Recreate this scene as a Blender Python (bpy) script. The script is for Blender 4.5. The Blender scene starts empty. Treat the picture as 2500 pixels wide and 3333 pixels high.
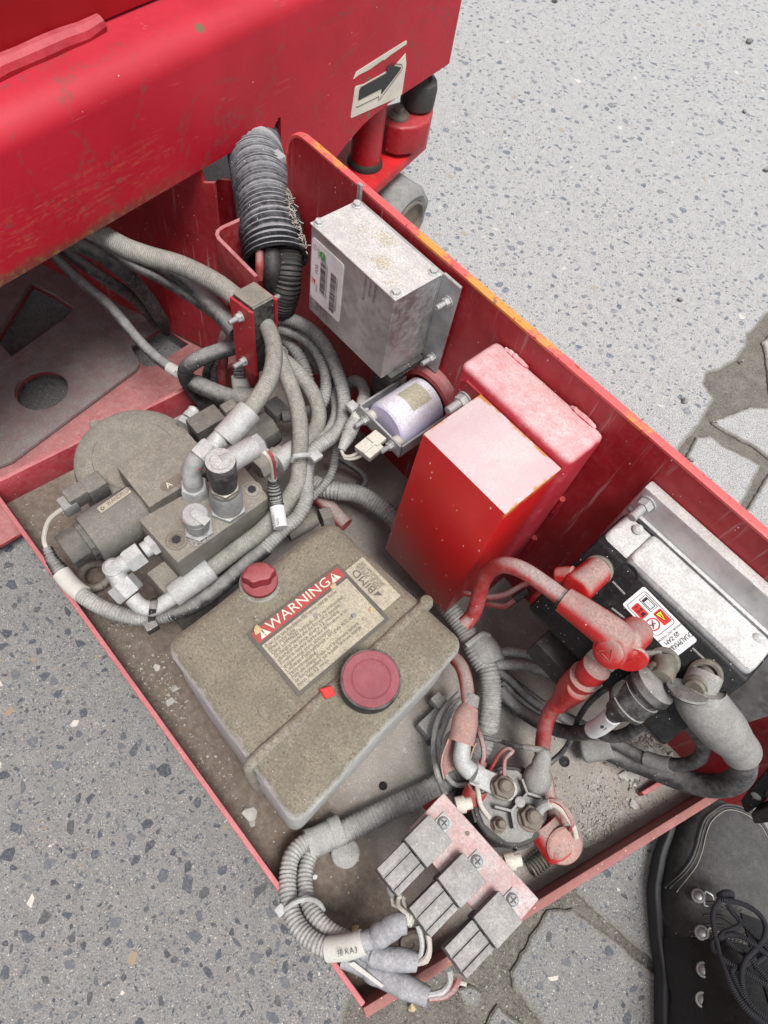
import bpy, bmesh, math, random
from mathutils import Vector, Matrix, Euler, noise
random.seed(7)
SC = bpy.context.scene
COL = SC.collection
# ------------------------------------------------------------------ camera
cam_d = bpy.data.cameras.new('camera'); cam = bpy.data.objects.new('camera', cam_d); COL.objects.link(cam)
cam_d.sensor_fit = 'VERTICAL'; cam_d.sensor_height = 36.0; cam_d.lens = 2192.72/3333*36
cam_d.clip_start = 0.02; cam_d.clip_end = 400
cam.matrix_world = Matrix(((0.65927851,-0.69673063,0.28269819,0.0),
                           (0.74195760,0.54189232,-0.39478048,0.0),
                           (0.12186367,0.47002036,0.87420255,0.80),(0,0,0,1)))
SC.camera = cam
# ------------------------------------------------------------------ sky, sun, exposure
W = bpy.data.worlds.new('World'); SC.world = W; W.use_nodes = True
SUN_EL, SUN_AZ = math.radians(70), math.radians(-15)      # azimuth counted from +X towards +Y
nt = W.node_tree; bg = nt.nodes['Background']
sky = nt.nodes.new('ShaderNodeTexSky'); sky.sky_type = 'NISHITA'; sky.sun_disc = False
sky.sun_elevation = SUN_EL; sky.sun_rotation = math.pi/2 - SUN_AZ
sky.air_density = 1.0; sky.dust_density = 3.0; sky.ozone_density = 1.0
hs = nt.nodes.new('ShaderNodeHueSaturation'); hs.inputs['Saturation'].default_value = 0.22   # cloud cover: the sky's blue is greyed
nt.links.new(sky.outputs[0], hs.inputs['Color']); nt.links.new(hs.outputs[0], bg.inputs['Color'])
bg.inputs['Strength'].default_value = 0.115
sl = bpy.data.lights.new('sun', 'SUN'); sl.energy = 2.7; sl.angle = math.radians(20); sl.color = (1.0, 0.97, 0.93)
sun = bpy.data.objects.new('sun', sl); COL.objects.link(sun)
sd = Vector((math.cos(SUN_EL)*math.cos(SUN_AZ), math.cos(SUN_EL)*math.sin(SUN_AZ), math.sin(SUN_EL)))
sun.rotation_euler = sd.to_track_quat('Z','Y').to_euler(); sun.location = (0.4, 0.8, 3)
SC.view_settings.view_transform = 'Standard'; SC.view_settings.look = 'None'
SC.view_settings.gamma = 1; SC.view_settings.use_curve_mapping = False
SC.view_settings.exposure = 0.56

# ------------------------------------------------------------------ mesh kit
V = Vector
ORG = {}
def basis(ax):
    z = V(ax).normalized(); t = V((0,0,1)) if abs(z.z) < .9 else V((1,0,0))
    x = t.cross(z).normalized(); return x, z.cross(x), z
class MB:
    def __init__(s): s.v=[]; s.f=[]; s.a=None
    def add(s, vs, fs):
        n=len(s.v); s.v += [tuple(p) for p in vs]; s.f += [tuple(i+n for i in f) for f in fs]; return s
    def bm(s, b):
        b.verts.index_update(); s.add([v.co[:] for v in b.verts], [[v.index for v in f.verts] for f in b.faces]); b.free(); return s
    def obb(s, c, ax, h, bev=0, seg=2):
        b=bmesh.new(); bmesh.ops.create_cube(b, size=2)
        for v in b.verts: v.co = V((v.co.x*h[0], v.co.y*h[1], v.co.z*h[2]))
        if bev: bmesh.ops.bevel(b, geom=list(b.edges), offset=bev, segments=seg, affect='EDGES', profile=.5)
        X,Y,Z=[V(a).normalized() for a in ax]; c=V(c)
        for v in b.verts: v.co = c + X*v.co.x + Y*v.co.y + Z*v.co.z
        return s.bm(b)
    def box(s, lo, hi, bev=0, seg=2):
        lo,hi=V(lo),V(hi); return s.obb((lo+hi)/2, ((1,0,0),(0,1,0),(0,0,1)), (hi-lo)/2, bev, seg)
    def prism(s, poly, vec, bev=0, seg=2):
        b=bmesh.new(); vs=[b.verts.new(p) for p in poly]; f=b.faces.new(vs)
        r=bmesh.ops.extrude_face_region(b, geom=[f])
        for e in r['geom']:
            if isinstance(e, bmesh.types.BMVert): e.co += V(vec)
        bmesh.ops.recalc_face_normals(b, faces=b.faces)
        if bev: bmesh.ops.bevel(b, geom=list(b.edges), offset=bev, segments=seg, affect='EDGES', profile=.5)
        return s.bm(b)
    def lathe(s, p, ax, prof, n=24, caps=True):
        # prof: list of (h, r) along ax from p; sq: optional (angle count) polygon sides
        x,y,z=basis(ax); p=V(p); vs=[]; fs=[]
        m=len(prof)
        for h,r in prof:
            for k in range(n):
                a=2*math.pi*k/n; vs.append(p+z*h+(x*math.cos(a)+y*math.sin(a))*max(r,1e-5))
        for i in range(m-1):
            for k in range(n):
                k2=(k+1)%n; fs.append((i*n+k,i*n+k2,(i+1)*n+k2,(i+1)*n+k))
        if caps: fs.append(tuple(range(n-1,-1,-1))); fs.append(tuple((m-1)*n+k for k in range(n)))
        return s.add(vs,fs)
    def cyl(s, p, q, r, r2=None, n=20, ch=0.0):
        p,q=V(p),V(q); L=(q-p).length; r2=r if r2 is None else r2
        if ch: pr=[(0,r-ch),(ch,r),(L-ch,r2),(L,r2-ch)]
        else: pr=[(0,r),(L,r2)]
        return s.lathe(p,q-p,pr,n)
    def hexn(s, p, ax, across, h):
        r=across/2/math.cos(math.pi/6); return s.lathe(p,ax,[(0,r*.99),(h*.12,r),(h*.85,r),(h,r*.9)],6)
    def tube(s, path, r, n=12, ds=.004, rf=None, caps=True, spline=True, flat=None, close=False):
        pts=spl(path, ds) if spline else [V(p) for p in path]
        N=len(pts); vs=[]; fs=[]; L=0; att=[]
        t0=(pts[1]-pts[0]).normalized(); x,y,_=basis(t0); tot=sum((pts[i+1]-pts[i]).length for i in range(N-1))
        for i,p in enumerate(pts):
            t=(pts[min(i+1,N-1)]-pts[max(i-1,0)]).normalized()
            x=(x-t*x.dot(t)).normalized(); y=t.cross(x)
            if i: L+=(p-pts[i-1]).length
            rr=(r(L/tot) if callable(r) else r)
            if rf: rr=rr*rf(L)
            for k in range(n):
                a=2*math.pi*k/n; vs.append(p+(x*math.cos(a)+y*math.sin(a))*rr); att.append(L)
        for i in range(N-1):
            for k in range(n):
                k2=(k+1)%n; fs.append((i*n+k,i*n+k2,(i+1)*n+k2,(i+1)*n+k))
        if caps: fs.append(tuple(range(n-1,-1,-1))); fs.append(tuple((N-1)*n+k for k in range(n)))
        if s.a is None: s.a=[0.0]*len(s.v)
        s.a += [0.0]*(len(s.v)-len(s.a)); s.a += att
        return s.add(vs,fs)
    def ribbon(s, pts, wdir, w, t, spline=True):
        P=spl(pts,.002) if spline else [V(p) for p in pts]; vs=[]; fs=[]; N=len(P); wd=V(wdir).normalized()
        for i,p in enumerate(P):
            tg=(P[min(i+1,N-1)]-P[max(i-1,0)]).normalized(); a=(wd-tg*wd.dot(tg)).normalized(); b=tg.cross(a)
            for x,y in ((-w/2,-t/2),(w/2,-t/2),(w/2,t/2),(-w/2,t/2)): vs.append(p+a*x+b*y)
        for i in range(N-1):
            for k in range(4): fs.append((i*4+k,i*4+(k+1)%4,(i+1)*4+(k+1)%4,(i+1)*4+k))
        fs+=[(3,2,1,0),((N-1)*4,(N-1)*4+1,(N-1)*4+2,(N-1)*4+3)]
        return s.add(vs,fs)
    def mesh(s, name, off=(0,0,0), smooth=32):
        o=V(off); m=bpy.data.meshes.new(name)
        m.from_pydata([(p[0]-o.x,p[1]-o.y,p[2]-o.z) for p in s.v],[],s.f)
        m.polygons.foreach_set('use_smooth',[True]*len(m.polygons))
        if s.a is not None:
            s.a += [0.0]*(len(s.v)-len(s.a)); at=m.attributes.new('run','FLOAT','POINT'); at.data.foreach_set('value',s.a)
        m.update()
        if smooth is not None: m.set_sharp_from_angle(angle=math.radians(smooth))
        return m
def spl(P, ds):
    P=[V(p) for p in P]
    if len(P)==2:
        n=max(1,int((P[1]-P[0]).length/ds)); return [P[0].lerp(P[1],i/n) for i in range(n+1)]
    Q=[P[0]*2-P[1]]+P+[P[-1]*2-P[-2]]; out=[]
    for i in range(1,len(Q)-2):
        a,b,c,d=Q[i-1:i+3]; n=max(2,int((c-b).length/ds))
        t01=max((b-a).length,1e-6)**.5; t12=max((c-b).length,1e-6)**.5; t23=max((d-c).length,1e-6)**.5
        m1=(c-b)+((b-a)/t01-(c-a)/(t01+t12))*t12; m2=(c-b)+((d-c)/t23-(d-b)/(t12+t23))*t12
        for k in range(n):
            t=k/n; out.append(b*(2*t**3-3*t*t+1)+m1*(t**3-2*t*t+t)+c*(-2*t**3+3*t*t)+m2*(t**3-t*t))
    out.append(P[-1]); return out
def ribs(period, amp, duty=.5):
    def f(L):
        w=math.sin(2*math.pi*L/period); return 1+amp*max(-1,min(1,w*1.6))
    return f
# ------------------------------------------------------------------ things and parts
def thing(name, label, cat, loc, group=None):
    o=bpy.data.objects.new(name,None); COL.objects.link(o); o.location=loc; o.empty_display_size=.02
    o['label']=label; o['category']=cat
    if group: o['group']=group
    ORG[o.name]=V(loc); return o
def part(mb, name, mat, parent, label=None, stuff=False, smooth=32):
    off=ORG[parent.name]; o=bpy.data.objects.new(name, mb.mesh(name,off,smooth)); COL.objects.link(o)
    o.data.materials.append(mat); o.parent=parent; ORG[o.name]=off
    if label: o['label']=label
    if stuff: o['kind']='stuff'
    return o
def solo(mb, name, mat, label, cat, loc=None, group=None, smooth=32):
    if loc is None:
        n=len(mb.v); loc=(sum(p[0] for p in mb.v)/n,sum(p[1] for p in mb.v)/n,min(p[2] for p in mb.v))
    o=bpy.data.objects.new(name, mb.mesh(name,loc,smooth)); COL.objects.link(o); o.location=loc
    o.data.materials.append(mat); o['label']=label; o['category']=cat; ORG[o.name]=V(loc)
    if group: o['group']=group
    return o
def struct(mb, name, mat, smooth=32):
    o=bpy.data.objects.new(name, mb.mesh(name,(0,0,0),smooth)); COL.objects.link(o); o.data.materials.append(mat)
    o['kind']='structure'; ORG[o.name]=V((0,0,0)); return o
def clone(root, loc, rz=0, label=None):
    c=root.copy(); COL.objects.link(c); c.location=loc; c.rotation_euler=(0,0,rz)
    if label: c['label']=label
    for ch in list(root.children):
        d=ch.copy(); COL.objects.link(d); d.parent=c
        for g in list(ch.children):
            e=g.copy(); COL.objects.link(e); e.parent=d
    return c
def inst(me, name, mat, parent, loc, ax=(0,0,1), spin=0):
    # a copy of shared mesh data as a child part, its local +Z turned to ax
    o=bpy.data.objects.new(name, me); COL.objects.link(o); o.parent=parent
    x,y,z=basis(ax); M=Matrix((x,y,z)).transposed().to_4x4() @ Matrix.Rotation(spin,4,'Z')
    o.matrix_local = Matrix.Translation(V(loc)-ORG[parent.name]) @ M
    if not me.materials: me.materials.append(mat)
    ORG[o.name]=ORG[parent.name]; return o
# flat print: letters and shapes as thin raised meshes on a frame (origin, x direction, y direction)
class Frame:
    def __init__(s,o,x,y): s.o=V(o); s.x=V(x).normalized(); y=V(y); s.y=(y-s.x*y.dot(s.x)).normalized(); s.z=s.x.cross(s.y)
    def p(s,a,b,c=0): return s.o+s.x*a+s.y*b+s.z*c
def letters(mb, fr, txt, x, y, size, h=.0004, align='LEFT', sx=1.0, shear=0):
    cu=bpy.data.curves.new('t','FONT'); cu.body=txt; cu.size=size; cu.align_x=align; cu.resolution_u=2; cu.shear=shear
    o=bpy.data.objects.new('t',cu); me=o.to_mesh()
    mb.add([fr.p(x+v.co.x*sx, y+v.co.y, h) for v in me.vertices],[list(p.vertices) for p in me.polygons])
    o.to_mesh_clear(); bpy.data.objects.remove(o); bpy.data.curves.remove(cu); return mb
def quad(mb, fr, x0,y0,x1,y1,h=.0003):
    return mb.add([fr.p(x0,y0,h),fr.p(x1,y0,h),fr.p(x1,y1,h),fr.p(x0,y1,h)],[(0,1,2,3)])
def flatpoly(mb, fr, pts, h=.0003): return mb.add([fr.p(a,b,h) for a,b in pts],[tuple(range(len(pts)))])
def rrect(x0,y0,x1,y1,r,n=4):
    out=[]
    for cx,cy,a0 in ((x1-r,y1-r,0),(x0+r,y1-r,90),(x0+r,y0+r,180),(x1-r,y0+r,270)):
        for k in range(n+1):
            a=math.radians(a0+90*k/n); out.append((cx+r*math.cos(a),cy+r*math.sin(a)))
    return out
def plate(mb, fr, pts, t=.0003):
    # thin sheet with real thickness t standing on the frame
    return mb.prism([fr.p(a,b,0) for a,b in pts], fr.z*t)
def ring(mb, fr, cx, cy, r0, r1, h, n=24, a0=0, a1=2*math.pi):
    vs=[];fs=[]
    for k in range(n+1):
        a=a0+(a1-a0)*k/n
        for r in (r0,r1): vs.append(fr.p(cx+r*math.cos(a),cy+r*math.sin(a),h))
    for k in range(n): fs.append((2*k,2*k+1,2*k+3,2*k+2))
    return mb.add(vs,fs)

# ------------------------------------------------------------------ materials
class NT:
    def __init__(s,name):
        s.m=bpy.data.materials.new(name); s.m.use_nodes=True; s.t=s.m.node_tree; s.b=s.t.nodes['Principled BSDF']
        s.geo=s.n('ShaderNodeNewGeometry'); s.pos=s.geo.outputs['Position']
    def n(s,k,**p):
        x=s.t.nodes.new(k)
        for a,v in p.items(): setattr(x,a,v)
        return x
    def set(s,inp,v):
        if hasattr(v,'links') or hasattr(v,'is_linked'): s.t.links.new(v,inp)
        else: inp.default_value = v
    def math(s,op,a,b=0.0,c=None,clamp=False):
        x=s.n('ShaderNodeMath',operation=op,use_clamp=clamp); s.set(x.inputs[0],a); s.set(x.inputs[1],b)
        if c is not None: s.set(x.inputs[2],c)
        return x.outputs[0]
    def noise(s,scale,detail=4,rough=.55,vec=None,dist=0):
        x=s.n('ShaderNodeTexNoise'); x.inputs['Scale'].default_value=scale; x.inputs['Detail'].default_value=detail
        x.inputs['Roughness'].default_value=rough; x.inputs['Distortion'].default_value=dist; s.set(x.inputs['Vector'],vec or s.pos); return x.outputs['Fac']
    def vor(s,scale,vec=None,rnd=1):
        x=s.n('ShaderNodeTexVoronoi'); x.inputs['Scale'].default_value=scale; x.inputs['Randomness'].default_value=rnd
        s.set(x.inputs['Vector'],vec or s.pos); return x
    def ramp(s,v,a,b,lo=0.0,hi=1.0):
        x=s.n('ShaderNodeMapRange',interpolation_type='SMOOTHSTEP'); s.set(x.inputs[0],v); x.inputs[1].default_value=a; x.inputs[2].default_value=b
        x.inputs[3].default_value=lo; x.inputs[4].default_value=hi; return x.outputs[0]
    def mix(s,f,a,b):
        x=s.n('ShaderNodeMix',data_type='RGBA'); s.set(x.inputs['Factor'],f)
        for k,v in (('A',a),('B',b)):
            i=[q for q in x.inputs if q.name==k and q.type=='RGBA'][0]
            s.set(i, (v[0],v[1],v[2],1.0) if isinstance(v,tuple) else v)
        return [q for q in x.outputs if q.type=='RGBA'][0]
    def scale(s,v,sx,sy,sz):
        x=s.n('ShaderNodeMapping'); s.set(x.inputs['Vector'],v); x.inputs['Scale'].default_value=(sx,sy,sz); return x.outputs[0]
    def sep(s,v):
        x=s.n('ShaderNodeSeparateXYZ'); s.set(x.inputs[0],v); return x.outputs
    def bump(s,h,strength,dist=.001):
        x=s.n('ShaderNodeBump'); x.inputs['Strength'].default_value=strength; x.inputs['Distance'].default_value=dist
        s.set(x.inputs['Height'],h); s.t.links.new(x.outputs[0], s.b.inputs['Normal'])
DUST=(.35,.338,.312); MUD=(.165,.135,.105)
def mat(name, col, rough=.5, metal=0., dust=0., up=0., dcol=DUST, var=.15, vscale=25, speck=0., sscale=260, scol=(.66,.63,.58),
        grain=.35, bump=.25, rust=0., edge=None, streak=0., braid=0, drips=0., spec=.5, nlo=.05):
    t=NT(name); b=t.b
    n1=t.noise(vscale,6,.6); n2=t.noise(560,3,.75); n3=t.noise(vscale*6,5,.62)
    nz=t.sep(t.geo.outputs['Normal'])[2]
    c=t.mix(t.ramp(n1,.3,.7), tuple(x*(1-var) for x in col), tuple(min(1,x*(1+var)) for x in col))
    m=None
    if dust or up:
        u=t.math('MULTIPLY',t.ramp(nz,nlo,.95),up); m=t.math('ADD',u,dust)
        m=t.math('ADD',m,t.math('MULTIPLY',t.math('SUBTRACT',n3,.5),1.1*max(.25,min(1,(dust+up)*1.2))))
        m=t.math('ADD',m,t.math('MULTIPLY',t.math('SUBTRACT',n1,.5),.75*max(.2,min(1,dust+up)))); m=t.math('ADD',m,t.math('MULTIPLY',t.math('SUBTRACT',n2,.5),grain),clamp=True)
        dc=t.mix(t.ramp(t.noise(vscale*2.3,4),.3,.7), tuple(x*.82 for x in dcol), tuple(min(1,x*1.1) for x in dcol))
        dc=t.mix(t.ramp(n2,.42,.66), dc, tuple(x*.66 for x in dcol)); dc=t.mix(t.ramp(n2,.44,.30), dc, tuple(min(1,x*1.18) for x in dcol))
        c=t.mix(m,c,dc)
    if streak:      # dried run marks, long in Z
        sv=t.noise(1,4,.6,vec=t.scale(t.pos,160,160,9)); c=t.mix(t.math('MULTIPLY',t.ramp(sv,.58,.75),streak),c,(.5,.42,.42))
    if rust:
        r=t.ramp(t.noise(55,7,.7),.64-rust*.2,.70-rust*.2); c=t.mix(r,c,(.16,.075,.03))
    if speck:
        v=t.vor(sscale, vec=t.scale(t.pos,1,1,.55)); cr=t.sep(v.outputs['Color'])[0]
        k=t.math('MULTIPLY',t.math('GREATER_THAN',cr,1-min(.6,speck*5)),t.ramp(v.outputs['Distance'],.06,.16,1,0))
        c=t.mix(t.math('MULTIPLY',k,.85),c,scol)
    t.t.links.new(c,b.inputs['Base Color'])
    if m is not None:
        t.set(b.inputs['Roughness'], t.math('ADD',t.math('MULTIPLY',m,.95-rough),rough)); t.set(b.inputs['Metallic'], t.math('MULTIPLY',t.math('SUBTRACT',1.0,m),metal))
    else: b.inputs['Roughness'].default_value=rough; b.inputs['Metallic'].default_value=metal
    b.inputs['Specular IOR Level'].default_value=spec
    h=t.math('ADD',t.math('MULTIPLY',n2,.5),n3)
    if braid:
        at=t.n('ShaderNodeAttribute',attribute_name='run'); 
        w=t.math('SINE',t.math('MULTIPLY',at.outputs['Fac'],2*math.pi/braid)); h=t.math('ADD',h,t.math('MULTIPLY',w,.6))
    t.bump(h,bump,.0012)
    return t.m
RED=(.31,.008,.014)
M=dict(
 red=mat('red_paint',RED,.42,speck=.02,sscale=240,var=.10,bump=.08,dust=.02,up=.10,grain=.2,dcol=(.50,.24,.24)),
 red_dusty=mat('red_paint_dusty',RED,.5,dust=.10,up=.42,dcol=(.42,.30,.29),speck=.03,bump=.15),
 red_pale=mat('red_paint_chalked',(.36,.02,.035),.55,dust=-.10,up=.92,dcol=(.64,.42,.43),var=.25,vscale=12,grain=.6,bump=.25,speck=.01),
 red_white=mat('red_paint_white_film',RED,.4,dust=-.12,up=1.12,dcol=(.66,.52,.53),speck=.05,sscale=330,bump=.12,vscale=14,grain=.25),
 red_wall=mat('red_paint_wall',(.30,.008,.015),.42,dust=.03,up=.25,dcol=(.40,.24,.24),speck=.035,sscale=230,bump=.12,streak=.5),
 red_floor=mat('red_floor_under_grit',(.30,.03,.04),.7,dust=.86,up=0,dcol=(.235,.215,.195),speck=.05,sscale=330,bump=.6,vscale=18,grain=.7),
 red_lip=mat('red_lip',(.36,.02,.035),.55,dust=.10,up=.30,dcol=(.50,.34,.33),speck=.05,bump=.3),
 brick=mat('faded_red_edge',(.30,.07,.065),.7,dust=.25,up=.2,dcol=(.28,.20,.18),speck=.05,bump=.4,grain=.7),
 orange=mat('orange_worn_edge',(.72,.26,.05),.55,speck=.02,bump=.2),
 pinkedge=mat('pink_worn_edge',(.75,.14,.13),.5,speck=.02,bump=.2),
 deck=mat('deck_grey_dust',(.20,.03,.04),.8,dust=.80,dcol=(.25,.235,.225),bump=.9,vscale=12,grain=.9,speck=.02),
 black=mat('black_plastic',(.010,.010,.011),.5,spec=.3,dust=.06,up=.12,dcol=(.25,.24,.22),speck=.05,sscale=330,bump=.2),
 blackd=mat('black_rubber_dusty',(.016,.016,.016),.6,dust=.06,up=.70,dcol=(.30,.295,.28),speck=.06,bump=.3,nlo=.45,grain=.6),
 rubber=mat('bumper_rubber',(.02,.02,.02),.6,dust=.1,up=.12,dcol=(.2,.18,.15),bump=.2),
 hose=mat('hose_grey_cover',(.10,.10,.092),.8,dust=.45,up=.40,dcol=(.325,.318,.287),braid=.0022,bump=.5,vscale=30,grain=.4),
 hosed=mat('hose_dark_cover',(.028,.028,.03),.75,dust=.12,up=.66,nlo=.3,dcol=(.31,.305,.297),speck=.05,sscale=300,bump=.4,grain=.6),
 conduit=mat('conduit_dusty',(.05,.05,.052),.75,dust=.52,up=.42,dcol=(.365,.36,.345),bump=.4,grain=.4,speck=.02),
 conduitb=mat('conduit_black',(.02,.022,.027),.5,dust=.02,up=.62,nlo=.15,dcol=(.40,.41,.43),bump=.35,grain=.5,speck=.03),
 tape=mat('cloth_tape',(.16,.16,.16),.85,dust=.50,up=.3,dcol=(.40,.395,.38),bump=.6,grain=.5),
 zinc=mat('zinc_plated',(.42,.43,.44),.40,.85,dust=.28,up=.30,dcol=(.33,.33,.32),bump=.35,grain=.8,speck=.02,var=.25),
 zincb=mat('zinc_bright',(.44,.455,.45),.42,.55,dust=.25,up=.34,dcol=(.42,.425,.415),bump=.3,grain=.7,speck=.03,var=.25,vscale=60),
 steel=mat('steel_aged',(.30,.29,.27),.5,.7,dust=.30,up=.30,dcol=(.27,.25,.21),rust=.05,bump=.4),
 rusty=mat('steel_rusty',(.17,.145,.12),.6,.5,dust=.38,dcol=(.22,.195,.16),rust=.22,bump=.6,grain=.9),
 alu=mat('aluminium_case',(.52,.53,.54),.36,.85,dust=.14,up=.72,dcol=(.50,.49,.475),bump=.12,grain=.35,speck=.05,sscale=300,streak=.25),
 cast=mat('cast_block_dusty',(.15,.145,.13),.6,.35,dust=.36,up=.55,dcol=(.235,.218,.183),bump=.6,grain=.95,speck=.035,sscale=400,vscale=34),
 castd=mat('coil_grey',(.085,.085,.083),.6,.1,dust=.34,up=.46,dcol=(.20,.188,.166),bump=.5,grain=.8,speck=.035,sscale=400,vscale=34),
 knob=mat('black_knob_dusty',(.02,.02,.02),.6,dust=.16,up=.50,dcol=(.20,.19,.17),bump=.4,grain=.6),
 tank=mat('tank_plastic_dirty',(.48,.49,.48),.5,dust=.10,up=1.08,dcol=(.188,.168,.126),bump=.45,grain=.5,vscale=17,speck=.02,sscale=420),
 wing=mat('red_plastic_wing',(.20,.007,.016),.45,dust=.03,up=.25,dcol=(.34,.19,.185),bump=.25,grain=.6),
 captop=mat('faded_red_cap',(.20,.018,.036),.6,dust=.05,up=.30,dcol=(.32,.16,.17),bump=.25,grain=.6),
 lav=mat('lavender_plastic',(.60,.59,.80),.5,dust=.08,up=.75,dcol=(.60,.58,.60),bump=.12,grain=.3,speck=.02),
 ivory=mat('ivory_plastic',(.52,.50,.43),.5,dust=.15,up=.4,dcol=(.50,.48,.43),bump=.15),
 relay=mat('relay_grey',(.05,.05,.055),.5,dust=.22,up=.66,dcol=(.345,.34,.33),bump=.4,grain=.9,speck=.03,vscale=40),
 boot_red=mat('red_rubber_cover',(.36,.010,.010),.42,dust=-.03,up=1.12,dcol=(.345,.235,.21),bump=.3,grain=.9,speck=.05,sscale=260,nlo=.42),
 cab_red=mat('red_cable',(.30,.018,.018),.55,dust=.13,up=.92,dcol=(.345,.275,.26),bump=.3,grain=.8,speck=.05,nlo=.3),
 terracotta=mat('terracotta_sleeve',(.30,.10,.08),.7,dust=.45,up=.3,dcol=(.36,.255,.225),bump=.3,grain=.5),
 heat=mat('grey_rubber_cap',(.12,.12,.12),.7,dust=.55,up=.25,dcol=(.29,.285,.27),bump=.4,grain=.6),
 stickerw=mat('sticker_cream',(.60,.57,.49),.5,dust=.12,dcol=(.36,.28,.17),bump=.1,vscale=30,grain=.3,var=.12),
 white=mat('white_tag',(.66,.67,.68),.5,dust=.12,up=.1,dcol=(.45,.44,.42),bump=.08),
 label=mat('white_label',(.70,.71,.72),.45,dust=.02,bump=.03,dcol=(.5,.47,.42)),
 labeld=mat('cream_label_dirty',(.42,.39,.30),.55,dust=.34,dcol=(.17,.145,.105),bump=.2,grain=1.5,vscale=40),
 ink=mat('black_print_and_shade',(.02,.02,.022),.5,bump=.02),
 inkd=mat('black_print_worn',(.06,.058,.055),.6,dust=.22,dcol=(.22,.19,.14),grain=1.2,bump=.05),
 inkr=mat('red_print',(.55,.03,.025),.5,bump=.02),
 inkrd=mat('red_print_dirty',(.34,.022,.024),.55,dust=.20,dcol=(.25,.19,.15),grain=.9,bump=.1),
 inky=mat('yellow_print',(.85,.68,.02),.5,bump=.02), inkg=mat('green_print',(.03,.30,.07),.5,bump=.02),
 cream=mat('cream_print',(.62,.60,.50),.55,dust=.15,dcol=(.3,.26,.2),grain=.9,bump=.05),
 wire=mat('cream_wire',(.50,.47,.40),.55,dust=.2,up=.3,dcol=(.42,.41,.38),bump=.2),
 pinkpaint=mat('pink_paint_mark',(.80,.10,.10),.5,bump=.1),
 leather=mat('boot_leather',(.008,.008,.0085),.46,spec=.3,dust=-.04,up=.08,dcol=(.12,.115,.105),bump=.6,vscale=40,grain=.2),
 leathert=mat('boot_leather_toe',(.010,.0098,.0095),.48,spec=.35,dust=-.02,up=.48,dcol=(.135,.133,.128),bump=.7,vscale=24,grain=.35),
 sole=mat('boot_sole',(.016,.018,.022),.6,dust=.06,up=.18,dcol=(.12,.12,.125),bump=.3),
 lace=mat('lace',(.007,.0075,.012),.8,bump=.5,braid=.0016), thread=mat('stitching',(.20,.18,.155),.8,bump=.2),
 tyre=mat('tyre_grey',(.13,.13,.13),.8,dust=.34,up=.3,dcol=(.30,.30,.29),bump=1.0,vscale=30,grain=.6),
 spring=mat('spring_steel',(.10,.09,.08),.5,.5,dust=.3,dcol=(.2,.18,.15),bump=.3),
 green=mat('pale_green_board',(.33,.40,.33),.6,dust=.3,dcol=(.4,.4,.36),bump=.1),
 copperfoil=mat('ring_brown',(.15,.14,.11),.5,.3,dust=.35,dcol=(.21,.20,.18),bump=.3,var=.4,vscale=90), chrome=mat('chrome',(.7,.7,.7),.15,1.0,bump=.02),
 stone=mat('pebble',(.12,.12,.125),.7,dust=.12,up=.35,dcol=(.45,.44,.42),bump=.6,vscale=90),
 flake=mat('concrete_flake',(.36,.355,.335),.85,bump=.7,vscale=120), tan=mat('tan_pebble',(.42,.31,.17),.7,bump=.4,vscale=120),
)
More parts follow.
